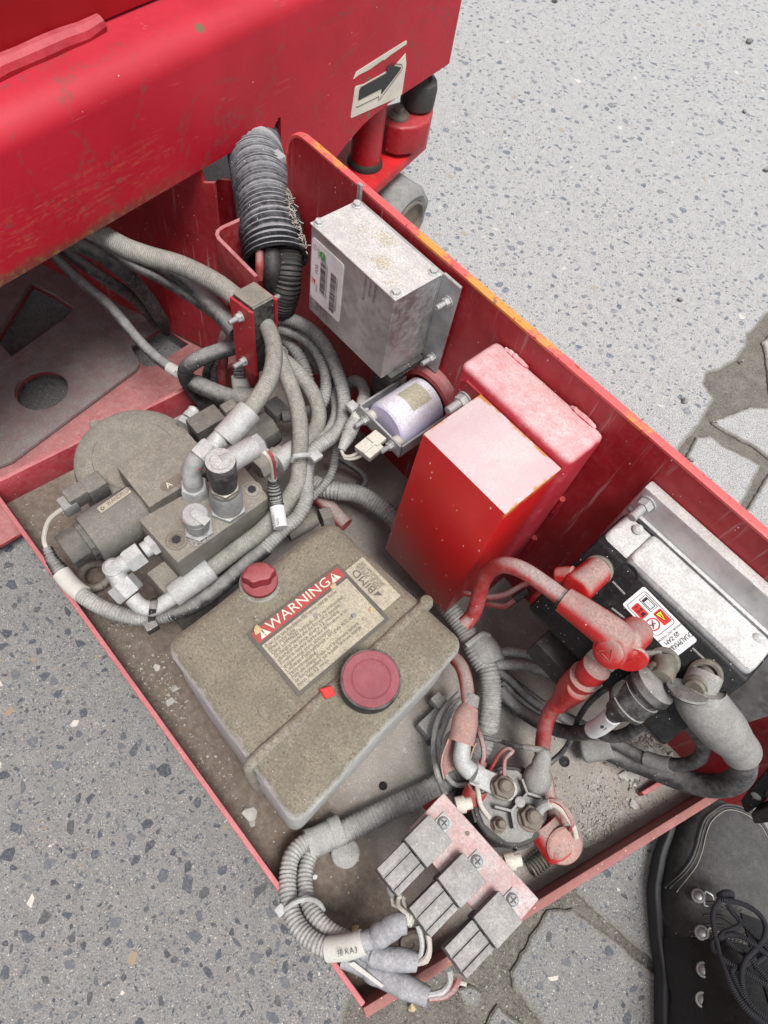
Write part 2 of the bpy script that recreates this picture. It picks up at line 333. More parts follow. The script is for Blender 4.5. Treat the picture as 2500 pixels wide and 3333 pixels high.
def ground_mat():
    t=NT('exposed_aggregate_concrete'); p=t.pos
    n1=t.noise(7,6,.6); n2=t.noise(60,6,.65); n3=t.noise(420,4,.6); n4=t.noise(1400,2,.6)
    c=t.mix(t.ramp(n2,.3,.72),(.178,.175,.170),(.255,.252,.245)); c=t.mix(t.ramp(n3,.35,.7),c,(.205,.203,.199))
    n5=t.noise(620,3,.7); c=t.mix(t.math('MULTIPLY',t.ramp(n5,.52,.70),.75),c,(.44,.43,.40)); c=t.mix(t.math('MULTIPLY',t.ramp(n5,.47,.30),.75),c,(.12,.118,.115))
    base_c=c
    for sc,th,col,k in ((420,.70,(.085,.092,.105),.75),(300,.72,(.095,.108,.13),.85),(210,.80,(.085,.10,.13),.85),(520,.88,(.55,.53,.48),.8),(330,.985,(.33,.22,.11),.7)):
        w=t.n('ShaderNodeVectorMath',operation='ADD'); nn=t.n('ShaderNodeTexNoise'); nn.inputs['Scale'].default_value=sc*1.0; t.set(nn.inputs['Vector'],p)
        sm=t.n('ShaderNodeVectorMath',operation='SCALE'); t.set(sm.inputs[0],nn.outputs['Color']); sm.inputs['Scale'].default_value=1.7/sc
        t.set(w.inputs[0],p); t.set(w.inputs[1],sm.outputs[0])
        v=t.vor(sc,vec=w.outputs[0]); v.distance='MANHATTAN'; cr=t.sep(v.outputs['Color'])
        f=t.math('MULTIPLY',t.math('GREATER_THAN',cr[0],th),t.ramp(v.outputs['Distance'],.42,.52,1,0)); c=t.mix(t.math('MULTIPLY',f,k),c,col)
    # open yard's brighter light, and some dust, painted as pale tone with wandering edge
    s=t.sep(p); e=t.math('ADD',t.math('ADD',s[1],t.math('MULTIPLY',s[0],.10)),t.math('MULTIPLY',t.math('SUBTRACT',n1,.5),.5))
    lit_dust=t.math('MULTIPLY',t.ramp(e,.40,.66),t.math('ADD',t.ramp(n5,.30,.70,-.05,.60),t.ramp(n3,.35,.68,-.12,.30),clamp=True)); c=t.mix(lit_dust,c,t.mix(t.ramp(n2,.3,.7),(.58,.587,.595),(.68,.687,.69)))
    at=t.n('ShaderNodeAttribute',attribute_name='edge'); ee=t.math('MULTIPLY',at.outputs['Fac'],t.ramp(t.math('ADD',t.noise(26,5,.65),t.math('MULTIPLY',at.outputs['Fac'],.22)),.42,.62)); c=t.mix(t.math('MULTIPLY',ee,.92),c,t.mix(t.ramp(n3,.3,.7),(.13,.12,.105),(.26,.245,.215)))
    t.t.links.new(c,t.b.inputs['Base Color']); t.b.inputs['Roughness'].default_value=.88
    t.bump(t.math('ADD',t.math('ADD',n2,t.math('MULTIPLY',n3,.7)),t.math('MULTIPLY',n5,.6)),.8,.003); return t.m
def chip_mat():
    t=NT('aggregate_chips'); r=t.geo.outputs['Random Per Island']; p=t.pos
    cr=t.n('ShaderNodeValToRGB'); t.set(cr.inputs[0],r); e=cr.color_ramp; e.interpolation='CONSTANT'
    cols=[(0,(.042,.050,.064)),(.2,(.055,.066,.085)),(.42,(.075,.086,.105)),(.6,(.10,.11,.125)),(.74,(.060,.065,.070)),(.86,(.15,.15,.15)),(.93,(.26,.20,.13)),(.965,(.50,.47,.42))]
    e.elements[0].color=(*cols[0][1],1); e.elements[1].position=cols[1][0]; e.elements[1].color=(*cols[1][1],1)
    for q,c in cols[2:]: x=e.elements.new(q); x.color=(*c,1)
    n=t.noise(330,5,.7); c=t.mix(t.math('MULTIPLY',t.ramp(n,.46,.70),.6),cr.outputs[0],(.20,.20,.20))
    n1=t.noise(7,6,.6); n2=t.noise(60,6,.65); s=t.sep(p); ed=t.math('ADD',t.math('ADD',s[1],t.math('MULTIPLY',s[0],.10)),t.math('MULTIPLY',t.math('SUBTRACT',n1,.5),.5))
    lit_dust=t.math('MULTIPLY',t.ramp(ed,.40,.66),t.ramp(t.noise(420,4,.7),.38,.62,.05,.70)); c=t.mix(t.math('MULTIPLY',lit_dust,.72),c,t.mix(r,(.30,.355,.44),(.50,.51,.52)))  # same brighter yard light and dust painted into the chip colour
    t.t.links.new(c,t.b.inputs['Base Color']); t.b.inputs['Roughness'].default_value=.75; t.bump(n,.4,.002); return t.m
def bed_mat():
    t=NT('joint_grit'); n2=t.noise(50,6,.6); n4=t.noise(700,3,.7); n5=t.noise(260,4,.7)
    c=t.mix(t.ramp(n2,.3,.7),(.13,.12,.105),(.21,.195,.17)); c=t.mix(t.ramp(n4,.45,.7),c,(.30,.285,.25)); c=t.mix(t.ramp(n5,.5,.25),c,(.05,.045,.038))
    t.t.links.new(c,t.b.inputs['Base Color']); t.b.inputs['Roughness'].default_value=.92; t.bump(t.math('ADD',n4,n5),1.0,.003); return t.m
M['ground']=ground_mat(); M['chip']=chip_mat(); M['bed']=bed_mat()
M['ctop']=mat('controller_dusty_top',(.13,.135,.145),.45,.2,dust=-.02,up=1.02,dcol=(.56,.56,.55),bump=.3,vscale=24,grain=.7,speck=.06,sscale=330,var=.3)
M['blackf']=mat('controller_black_front',(.008,.008,.009),.5,spec=.25,dust=.015,dcol=(.2,.2,.19),bump=.2,speck=.07,var=.3,sscale=330)
M['rplate']=mat('relay_plate_pink',(.40,.06,.07),.55,dust=.02,up=.88,dcol=(.50,.42,.41),bump=.25,grain=.6,vscale=14,speck=.04,sscale=300)
M['tape2']=mat('blue_grey_tape',(.14,.145,.165),.8,dust=.30,up=.50,dcol=(.38,.385,.40),bump=.7,grain=.6,vscale=40,speck=.03)
M['tagw']=mat('paper_tag',(.50,.50,.47),.6,dust=.12,up=.2,dcol=(.42,.41,.37),bump=.15)
M['blackc']=mat('clamp_black',(.014,.014,.013),.55,dust=.04,up=.5,dcol=(.34,.33,.29),speck=.05,sscale=330,bump=.1)
M['strapg']=mat('strap_grey',(.20,.21,.22),.6,dust=.4,up=.3,dcol=(.36,.37,.38),bump=.3)
M['fibre']=mat('dust_fibre',(.40,.37,.32),.9)
M['zincd']=mat('eyelet_dark_nickel',(.20,.20,.20),.35,.8,dust=.15,dcol=(.2,.19,.18),bump=.1)
M['steelring']=mat('ring_steel',(.5,.5,.5),.3,.9,dust=.1,bump=.05)
def grit_mat():
    t=NT('mixed_grit'); r=t.geo.outputs['Random Per Island']; cr=t.n('ShaderNodeValToRGB'); t.set(cr.inputs[0],r); e=cr.color_ramp; e.interpolation='CONSTANT'
    cols=[(0,(.20,.19,.175)),(.3,(.29,.28,.26)),(.55,(.13,.125,.12)),(.72,(.40,.385,.35)),(.9,(.09,.085,.08)),(.96,(.34,.25,.15))]
    e.elements[0].color=(*cols[0][1],1); e.elements[1].position=cols[1][0]; e.elements[1].color=(*cols[1][1],1)
    for q,c in cols[2:]: x=e.elements.new(q); x.color=(*c,1)
    t.t.links.new(cr.outputs[0],t.b.inputs['Base Color']); t.b.inputs['Roughness'].default_value=.9; return t.m
M['gritm']=grit_mat()
def cg():
    t=NT('cream_grit'); r=t.geo.outputs['Random Per Island']; c=t.mix(r,(.28,.22,.13),(.66,.62,.50)); t.t.links.new(c,t.b.inputs['Base Color']); t.b.inputs['Roughness'].default_value=.9; return t.m
M['creamgrit']=cg()
M['weldred']=mat('red_weld',(.34,.012,.024),.5,dust=0,up=.22,dcol=(.55,.26,.28),bump=.3)
M['tankseam']=mat('tank_seam_dirty',(.40,.39,.35),.6,dust=.62,up=.35,dcol=(.185,.160,.118),bump=.5,grain=.8,vscale=20)
def dg():
    t=NT('dark_grit'); r=t.geo.outputs['Random Per Island']; c=t.mix(r,(.05,.042,.032),(.22,.19,.14)); t.t.links.new(c,t.b.inputs['Base Color']); t.b.inputs['Roughness'].default_value=.9; return t.m
M['darkgrit']=dg()

# ------------------------------------------------------------------ the yard: grit bed, concrete pavers, aggregate chips
bed=MB(); bed.add([(-90,-90,-.005),(90,-90,-.005),(90,90,-.005),(-90,90,-.005)],[(0,1,2,3)])
ground=struct(bed,'ground',M['bed'])
J=[(-0.1351,1.1743,0.0000),(-0.1317,1.1379,0.0000),(-0.1270,1.0955,-0.0000),(-0.1139,1.0663,0.0000),(-0.1075,1.0249,0.0000),(-0.1132,0.9884,0.0000),(-0.1215,0.9569,0.0000),(-0.1138,0.9360,0.0000),(-0.0844,0.9264,-0.0000),(-0.0678,0.8608,0.0000),(-0.0615,0.7998,0.0000),(-0.0560,0.7803,0.0000)]
J2=[(0.1661,0.1345,0.0000),(0.1669,0.0704,0.0000),(0.1239,-0.0041,0.0000),(0.1230,-0.0249,0.0000),(0.1279,-0.0325,0.0000),(0.1332,-0.0405,0.0000),(0.1431,-0.0579,0.0000)]
slab=[(-9,9,0),(3,9,0),(1.1,4.2,0)]+J+[(.18,.42,0)]+J2+[(J2[-1][0]+.10,J2[-1][1]-.16,0),(J2[-1][0]+.32,J2[-1][1]-.50,0),(1.4,-2.0,0),(1.2,-4,0),(-9,-4,0)]
R0=[(-0.1027,1.1036,0.0000),(-0.1057,1.1345,0.0000),(-0.0990,1.2406,0.0000),(0.0354,1.2504,-0.0000),(0.0546,1.0552,0.0000),(-0.0295,1.0130,0.0000),(-0.0525,1.0443,0.0000),(-0.0847,1.0862,0.0000)]
R1=[(-0.0558,0.8799,0.0000),(-0.0606,0.8827,0.0000),(-0.0512,0.9103,0.0000),(-0.0377,0.9600,0.0000),(-0.0161,0.9855,-0.0000),(0.0605,1.0080,0.0000),(0.1050,0.8971,0.0000),(0.0418,0.8996,0.0000),(0.0093,0.8975,0.0000),(-0.0317,0.8846,0.0000)]
R2=[(-0.0572,0.8364,0.0000),(-0.0438,0.8578,0.0000),(-0.0168,0.8593,0.0000),(0.0155,0.8716,0.0000),(0.0396,0.8766,0.0000),(0.0510,0.8299,0.0000),(0.0608,0.7806,0.0000),(0.0701,0.7306,0.0000),(0.0592,0.6605,0.0000),(-0.0491,0.6965,0.0000),(-0.0435,0.7869,0.0000)]
R3=[(0.0555,0.8777,0.0000),(0.1157,0.8792,0.0000),(0.2412,0.8617,0.0000),(0.2611,0.6344,0.0000),(0.1201,0.6565,0.0000),(0.0705,0.7751,0.0000),(0.0643,0.8251,0.0000)]
PA=[(0.2135,0.2173,0.0000),(0.2395,0.2195,0.0000),(0.2798,0.2262,0.0000),(0.3117,0.2322,0.0000),(0.3679,0.2411,0.0000),(0.4252,0.3589,0.0000),(0.4212,0.5038,0.0000),(0.3295,0.5201,0.0000),(0.2182,0.3914,0.0000),(0.2024,0.2562,0.0000)]
PB=[(0.2057,0.1818,0.0000),(0.2242,0.2035,0.0000),(0.2397,0.2066,0.0000),(0.2724,0.2150,0.0000),(0.3147,0.2230,0.0000),(0.3902,0.2364,0.0000),(0.3961,0.1499,0.0000),(0.3284,0.0939,0.0000),(0.2673,0.1033,0.0000),(0.2458,0.1046,0.0000),(0.2274,0.1043,0.0000),(0.2171,0.1132,0.0000),(0.2108,0.1498,0.0000)]
PD=[(0.1898,0.0612,0.0000),(0.1960,0.0736,0.0000),(0.2091,0.0778,0.0000),(0.2145,0.0682,0.0000),(0.2044,0.0572,0.0000)]
PE=[(0.2262,0.0830,0.0000),(0.2562,0.0894,0.0000),(0.2780,0.0874,0.0000),(0.2693,0.0173,0.0000),(0.2305,0.0362,0.0000),(0.2252,0.0494,0.0000),(0.2294,0.0583,0.0000)]
def inside(p,poly):
    c=False; n=len(poly)
    for i in range(n):
        a,b=poly[i],poly[(i+1)%n]
        if (a[1]>p[1])!=(b[1]>p[1]) and p[0]<(b[0]-a[0])*(p[1]-a[1])/(b[1]-a[1])+a[0]: c=not c
    return c
def rough_poly(P,step=.006,amp=.0018,near=1.6):
    out=[]
    for i in range(len(P)):
        a,b=V(P[i]),V(P[(i+1)%len(P)])
        n=max(1,min(400,int((b-a).length/step))) if min(a.length,b.length)<near else 1
        d=(b-a).normalized(); q=V((-d.y,d.x,0))
        for k in range(n):
            p=a.lerp(b,k/n); e=amp*(noise.noise(p*90)*1.2+noise.noise(p*320)*.6) if n>1 else 0; out.append(p+q*e)
    return out
def earclip(pts):
    from mathutils.geometry import tessellate_polygon
    return tessellate_polygon([pts])
pavers=[]
for P in (slab,R0,R1,R2,R3,PA,PB,PD,PE):
    if sum(P[i][0]*P[(i+1)%len(P)][1]-P[(i+1)%len(P)][0]*P[i][1] for i in range(len(P)))<0: P=P[::-1]
    R=rough_poly(P); n=len(R); mb=MB()
    inn=[]; in2=[]
    for i in range(n):
        a,b=R[i-1],R[(i+1)%n]; d=(b-a); d=d.normalized() if d.length>1e-9 else V((1,0,0)); q_=V((-d.y,d.x,0)); inn.append(R[i]+q_*.0020); in2.append(R[i]+q_*(.007 if n>40 else .003))
    vs=[(p.x,p.y,-.012) for p in R]+[(p.x,p.y,-.0018) for p in R]+[(p.x,p.y,0) for p in inn]+[(p.x,p.y,0) for p in in2]
    fs=[]
    for i in range(n):
        j=(i+1)%n; fs+=[(i,j,n+j,n+i),(n+i,n+j,2*n+j,2*n+i),(2*n+i,2*n+j,3*n+j,3*n+i)]
    mb.add(vs,fs); fs2=[]
    for tri in earclip(in2): fs2.append(tuple(3*n+k for k in tri))
    m0=len(mb.v); mb.f+=fs2
    b=bmesh.new(); me=mb.mesh('paver'); b.from_mesh(me); bmesh.ops.recalc_face_normals(b,faces=b.faces); b.to_mesh(me); b.free()
    at=me.attributes.new('edge','FLOAT','POINT'); at.data.foreach_set('value',[1.0]*(3*n)+[0.0]*(len(me.vertices)-3*n)); me.set_sharp_from_angle(angle=math.radians(25))
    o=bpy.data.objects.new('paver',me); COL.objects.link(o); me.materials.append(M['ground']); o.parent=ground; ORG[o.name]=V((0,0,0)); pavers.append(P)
# angular stone chips set flush in the concrete
rng=random.Random(3); cb=MB()
def chip(x,y,z,r,out,rng):
    n=rng.randint(4,7); a0=rng.random()*6.28; el=rng.uniform(.35,.95); th=rng.random()*3.14; c,s=math.cos(th),math.sin(th); ring_=[]
    for k in range(n):
        a=a0+2*math.pi*(k+rng.uniform(-.3,.3))/n; q=r*rng.uniform(.55,1.2); u,v=q*math.cos(a),q*math.sin(a)*el; ring_.append((x+u*c-v*s,y+u*s+v*c))
    h=rng.uniform(.0002,.0005); vs=[(a,b,z-.002) for a,b in ring_]+[(a*.94+x*.06,b*.94+y*.06,z+h) for a,b in ring_]
    out.add(vs,[tuple(n+k for k in range(n))]+[(k,(k+1)%n,n+(k+1)%n,n+k) for k in range(n)])
placed={}
def sow(num,x0,x1,y0,y1,rmin,rmax,pw):
    for _ in range(num):
        x,y=rng.uniform(x0,x1),rng.uniform(y0,y1)
        r=rmin+(rmax-rmin)*rng.random()**pw
        cell=(int(x/.012),int(y/.012)); ok=True
        for i in (-1,0,1):
            for j in (-1,0,1):
                for (qx,qy,qr) in placed.get((cell[0]+i,cell[1]+j),()):
                    if (qx-x)**2+(qy-y)**2<((qr+r)*.85)**2: ok=False
        if not ok: continue
        for P in (pavers[:1] if x<.0 or y>.75 else pavers):
            if inside((x,y),P) and all(inside((x+dx*r*1.3,y+dy*r*1.3),P) for dx,dy in ((1,0),(-1,0),(0,1),(0,-1))):
                placed.setdefault(cell,[]).append((x,y,r)); chip(x,y,0,r,cb,rng); break
sow(7500,-.62,.15,-.42,.06,.0010,.0105,2.7)
sow(2600,.05,.50,-.15,.55,.0010,.0095,2.7)
sow(13000,-.85,.35,.36,1.20,.0012,.0092,2.6)
sow(9000,-1.3,-.1,1.1,2.3,.0020,.0110,2.6)
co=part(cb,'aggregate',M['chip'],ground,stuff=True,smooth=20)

# ------------------------------------------------------------------ the red lift the tray swings out of
FP,FD,FN=V((-.5322,.0911,.33)),V((-.1687,.9857,0)),V((.9857,.1687,0))
def F(s,z,o=0): return V((FP.x+FD.x*s+FN.x*o, FP.y+FD.y*s+FN.y*o, z))
lift=thing('scissor_lift','red steel lift chassis with bent side beam, arrow sticker and small grey wheel','lift',F(0,0,-.2))
UPZ=V((0,0,1))
# bent side sheet: face, rounded fold, top ledge - one swept sheet, 4 mm thick
mb=MB()
S0,S1=-1.3,.709
low=[(S0,.33),(.10,.33),(.352,.3305),(.358,.338),(.3625,.338),(.363,.20),(.435,.20),(.4625,.241),(.4891,.2538),(.5172,.2645),(.5396,.2688),(.5721,.2724),(.6062,.273),(S1,.275)]
prof=[(0,.395)]+[(-.030+.030*math.cos(math.radians(a)),.432+.026*math.sin(math.radians(a))) for a in range(0,91,10)]+[(-.20,.462)]
def sheet(o0):
    vs=[];fs=[]; n=len(low)
    for s,z in low:
        vs.append(F(s,z,o0))
        for o,zz in prof: vs.append(F(s,zz+(o0 if o<-.02 else 0),o+o0))
    m=len(prof)+1
    for i in range(n-1):
        for j in range(m-1): fs.append((i*m+j,(i+1)*m+j,(i+1)*m+j+1,i*m+j+1))
    return vs,fs
v1,f1=sheet(0); v2,f2=sheet(-.005); k=len(v1); mb.add(v1+v2, f1+[tuple(q+k for q in reversed(f)) for f in f2])
m=len(prof)+1; n=len(low)
mb.add([],[]) ; rim=[]
for i in range(n-1): rim.append((i*m,k+i*m,k+(i+1)*m,(i+1)*m))
for i in (0,n-1):
    for j in range(m-1): rim.append((i*m+j,i*m+j+1,k+i*m+j+1,k+i*m+j) if i else (i*m+j,k+i*m+j,k+i*m+j+1,i*m+j+1))
mb.f+=rim
def beam_mat():
    t=NT('red_beam_paint'); n1=t.noise(9,6,.6); n3=t.noise(160,5,.65); n2=t.noise(900,2)
    s=t.sep(t.pos); nz=t.sep(t.geo.outputs['Normal'])[2]
    c=t.mix(t.ramp(n1,.3,.7),(.33,.006,.016),(.41,.009,.024))
    c=t.mix(t.math('MULTIPLY',t.ramp(nz,.2,.95),t.ramp(n1,.1,.8,.22,.32)),c,(.46,.06,.085))
    # scuffed strip, rubbed through to orange-brown along the lower face
    along=t.math('ADD',t.math('MULTIPLY',s[0],-.1687),t.math('MULTIPLY',s[1],.9857))
    z=s[2]; band=t.math('MULTIPLY',t.ramp(z,.340,.356),t.ramp(z,.402,.378)); 
    sv=t.n('ShaderNodeCombineXYZ'); t.set(sv.inputs[0],t.math('MULTIPLY',along,30)); t.set(sv.inputs[1],t.math('MULTIPLY',z,220)); sc=t.noise(1,6,.75,vec=sv.outputs[0])
    scuff=t.math('MULTIPLY',t.math('MULTIPLY',band,t.ramp(sc,.48,.60)),t.ramp(n3,.40,.55)); scuff=t.math('MULTIPLY',scuff,t.ramp(along,.42,.34)); c=t.mix(t.math('MULTIPLY',scuff,.42),c,(.36,.10,.05))
    # grime and rust creeping up from the cut lower edge
    ed=t.math('ADD',z,t.math('MULTIPLY',t.math('SUBTRACT',t.noise(26,6,.7),.5),.03)); left=t.ramp(along,.43,.30)
    g=t.math('MULTIPLY',t.ramp(ed,.345,.331),left); c=t.mix(t.math('MULTIPLY',g,.8),c,(.085,.045,.03))
    g2=t.math('MULTIPLY',g,t.ramp(n3,.5,.62)); c=t.mix(g2,c,(.20,.095,.035))
    # chips and nicks
    v=t.vor(34); k=t.math('MULTIPLY',t.math('GREATER_THAN',t.sep(v.outputs['Color'])[0],.90),t.ramp(t.math('ADD',v.outputs['Distance'],t.math('MULTIPLY',t.math('SUBTRACT',n3,.5),.25)),.13,.17,1,0)); c=t.mix(k,c,(.14,.09,.05))
    v=t.vor(150); k=t.math('MULTIPLY',t.math('GREATER_THAN',t.sep(v.outputs['Color'])[0],.95),t.ramp(v.outputs['Distance'],.06,.13,1,0)); c=t.mix(k,c,(.62,.42,.38))
    sv=t.n('ShaderNodeCombineXYZ'); t.set(sv.inputs[0],t.math('MULTIPLY',along,14)); t.set(sv.inputs[1],t.math('MULTIPLY',t.math('ADD',z,t.math('MULTIPLY',along,.06)),650)); t.set(sv.inputs[2],t.math('MULTIPLY',s[0],40)); sq=t.noise(1,3,.8,vec=sv.outputs[0]); c=t.mix(t.math('MULTIPLY',t.ramp(sq,.66,.72),.5),c,(.50,.20,.20))
    st=t.noise(7,3,.5,vec=t.pos,dist=1.2); c=t.mix(t.math('MULTIPLY',t.math('MULTIPLY',t.ramp(st,.485,.50),t.ramp(st,.53,.51)),t.math('MULTIPLY',t.ramp(n3,.45,.6),.55)),c,(.16,.05,.045))
    t.t.links.new(c,t.b.inputs['Base Color']); t.b.inputs['Specular IOR Level'].default_value=.4; t.set(t.b.inputs['Roughness'],t.ramp(n3,.3,.7,.46,.56)); t.bump(t.math('ADD',n3,t.math('MULTIPLY',n2,.3)),.10,.001); return t.m
M['beam']=beam_mat()
beam=part(mb,'side_beam',M['beam'],lift,smooth=40)
# upper body wall standing on the ledge, weld bead at its foot
mb=MB(); ax=(FD,FN,UPZ)
mb.obb(F(-.25,.96,-.066),ax,(1.0,.012,.50),.004); mb.obb(F(-.25,.72,-.52),ax,(1.0,.43,.24),.01)
part(mb,'body_panel',mat('red_panel_clean',(.33,.004,.008),.45,bump=.05,var=.05),lift)
mb=MB(); P=[]
for i in range(60):
    s=-1.0+1.195*i/59; P.append(F(s,.462+.004*noise.noise(V((s*60,0,0))),-.047-.022*max(0,s-.05)+.003*noise.noise(V((s*45,3,0)))))
mb.tube(P,lambda u:.0092*(1 if u<.992 else .75),10,spline=False,rf=lambda L:1+.16*noise.noise(V((L*70,1,2)))); part(mb,'weld_bead',M['weldred'],lift)
# end wall of the chassis
mb=MB(); mb.obb(F(.7065,.375,-.16),(FN,FD,UPZ),(.150,.002,.098),0); part(mb,'end_wall',M['red'],lift)
mb=MB(); mb.prism([F(.358,.338,-.0005),F(.366,.338,-.0005),F(.366,.2,-.0005),F(.358,.2,-.0005)],-FN*.006); 
# cross wall under the beam with a notch for the conduit
a,d=V((-.8038,.2431,0)),V((.9350,.3547,0)); nn=V((.3547,-.9350,0))
def X(u,z,o=0): return V((a.x+d.x*u+nn.x*o,a.y+d.y*u+nn.y*o,z))
out=[(-.5,.035),(.235,.035),(.247,.06),(.255,.10),(.258,.13),(.2590,.28)]+[(.2600,.320),(.252,.3165),(.2452,.3137),(.2440,.326),(-.5,.326)]
mb=MB(); mb.prism([X(u,z) for u,z in out],-nn*.004); part(mb,'cross_wall',M['red_wall'],lift)
mb=MB(); mb.prism([X(u,z,-.04) for u,z in ((.20,.03),(.30,.03),(.295,.27),(.262,.30),(.235,.29),(.2,.26))],-nn*.005,.0); part(mb,'stiffener_plate',M['red_wall'],lift)
# belly deck with lightening openings: the ground shows through
def slab_holes(outer,holes,z,t):
    from mathutils.geometry import tessellate_polygon
    polys=[[V((p[0],p[1],0)) for p in q] for q in [outer]+holes]; flat=[p for q in polys for p in q]; mb=MB(); n=len(flat)
    tr=tessellate_polygon(polys)
    mb.add([(p.x,p.y,z) for p in flat]+[(p.x,p.y,z-t) for p in flat],[tuple(q) for q in tr]+[tuple(n+k for k in reversed(q)) for q in tr])
    o=0
    for q in polys:
        for i in range(len(q)):
            j=(i+1)%len(q); mb.f.append((o+i,n+o+i,n+o+j,o+j))
        o+=len(q)
    b=bmesh.new(); me=mb.mesh('t'); b.from_mesh(me); bmesh.ops.recalc_face_normals(b,faces=b.faces); r=MB(); r.bm(b); bpy.data.meshes.remove(me); return r
hole=[V((-0.6677,0.1040,0.0350))+V((.0335*math.cos(q*math.pi/16),.0335*math.sin(q*math.pi/16),0)) for q in range(32)]
cut=[(-.782,.098),(-.850,.187),(-.812,.202),(-.7737,.2112),(-.762,.195),(-.740,.100)]
deck=slab_holes([(-1.3,-.35),(-.640,-.35),(-.5896,.0215),(-.6270,.2200),(-.633,.2290),(-.6409,.2323),(-.655,.2340),(-.6665,.2370),(-.6680,.2440),(-.6750,.2960),(-1.3,.05)],[hole,cut],.037,.005)
part(deck,'deck_plate',M['deck'],lift)
fl=slab_holes([(-1.3,-.36),(-.5,-.36),(-.497,.02),(-.508,.34),(-.58,.36),(-1.3,.06)],[[(-.6761,.2952),(-.6300,.3060),(-.6235,.2455),(-.630,.2350),(-.650,.2300),(-.672,.2360)],[h*1 for h in [V((q.x*1.002,q.y*1.02,0)) for q in hole]],cut],.029,.005)
part(fl,'belly_flange',M['red_dusty'],lift)
# hinge arm: plates, pivot tube, roller
mb=MB(); P0,P1=V((-.6147,.6238,.144)),V((-.6625,.7949,.144)); e=(P1-P0).normalized(); q=V((-e.y,e.x,0))
pts=[P0-e*.10,P1-e*.012,P1-e*.003+q*.006,P1+q*.018,P1-e*.002+q*.09,P0-e*.10+q*.09]; mb.prism(pts,(0,0,.016),.0015); part(mb,'hinge_plate',mat('red_hinge_paint',(.42,.012,.016),.45,rust=.22,bump=.2,var=.2),lift)
mb=MB(); C0=V((-.668,.660,.16)); mb.lathe(C0,UPZ,[(0,.0225),(.15,.0225)],32); part(mb,'pivot_tube',M['red'],lift)
mb=MB(); mb.lathe(C0,UPZ,[(0,.0265),(.004,.0265),(.008,.0248),(.010,.0228)],32); part(mb,'tube_weld',mat('burnt_weld',(.02,.016,.014),.7,bump=.8,rust=.12),lift)
mb=MB(); base=V((-.664,.7195,.166)); poly=[]
A0=[V((-.6660,.6951,0)),V((-.6475,.7060,0)),V((-.6375,.7300,0)),V((-.6385,.7560,0)),V((-.6600,.7850,0)),V((-.694,.80,0)),V((-.705,.71,0))]
mb.prism([p+V((0,0,.166)) for p in A0],(0,0,.044),.005,3); part(mb,'roller_arm',M['red'],lift)
mb=MB(); mb.lathe((-.676,.763,.211),UPZ,[(0,.020),(.004,.0255),(.028,.0265),(.038,.024),(.041,.017),(.036,.012)],32); part(mb,'bumper_roller',M['rubber'],lift)
mb=MB(); mb.lathe((-.671,.7215,.2105),UPZ,[(0,.0155),(.004,.0155),(.0042,.013),(.007,.012),(.0072,.0075),(.012,.0075)],24); mb.hexn((-.671,.7215,.2185),UPZ,.013,.007); part(mb,'pivot_bolt',M['rusty'],lift)
# small grey wheel
wc=V((-0.6145,0.7199,0.0610))-FN*.024; wx=FN
mb=MB(); pr=[(-.045,.040),(-.045,.048),(-.04,.056),(-.03,.0605),(.010,.0605),(.020,.0565),(.0255,.048),(.0245,.041),(.014,.038)]; mb.lathe(wc,wx,pr,48)
mb.v=[tuple(V(p)+(V(p)-wc).normalized()*.0045*noise.noise(V(p)*48)) for p in mb.v]; tyre=part(mb,'wheel',M['tyre'],lift)
mb=MB(); mb.lathe(wc,wx,[(.012,.0400),(.0265,.0400),(.0275,.0365),(.020,.033)],40); part(mb,'rim',M['rusty'],tyre)
mb=MB(); mb.lathe(wc,wx,[(.006,.033),(.012,.032),(.004,.022),(.0,.018)],40); mb.lathe(wc,wx,[(.0,.022),(.010,.012)],24); part(mb,'hub',M['steel'],tyre)
# torn arrow sticker on the face
fr=Frame(F(0,0,.0),FD,UPZ)
mb=MB(); w=[(.4909,.2848),(.5940,.2725),(.5985,.2745),(.5988,.3125),(.5935,.3275),(.5880,.3250),(.5720,.3190),(.5560,.3185),(.5350,.3190),(.5100,.3195),(.4960,.3225),(.4935,.3205),(.4895,.2870)]
plate(mb,fr,w,.0005); st=part(mb,'arrow_sticker',M['stickerw'],lift)
mb=MB(); plate(mb,fr,[(.4890,.3330),(.4935,.3400),(.5450,.3420),(.5905,.3435),(.5930,.3420),(.5925,.3385),(.5600,.3365),(.5480,.3345),(.5455,.3360),(.5200,.3335),(.4985,.3345)],.0005); part(mb,'torn_strip',M['stickerw'],st)
mb=MB(); flatpoly(mb,fr,[(.5015,.3030),(.5490,.3000),(.5495,.2925),(.5560,.2955),(.5860,.3105),(.5870,.3130),(.5610,.3250),(.5560,.3245),(.5545,.3170),(.5050,.3185),(.5022,.3165)],.0011); part(mb,'arrow',M['ink'],st)
mb=MB(); o=[(.4985,.2965),(.5010,.2950),(.5450,.2915),(.5455,.2868),(.5475,.2862),(.5890,.3085),(.5905,.3120),(.5885,.3155),(.5640,.3262)]
c=[fr.p(x,y,.0008) for x,y in o]; mb.tube(c,.00035,4,spline=False); part(mb,'arrow_outline',M['ink'],st)

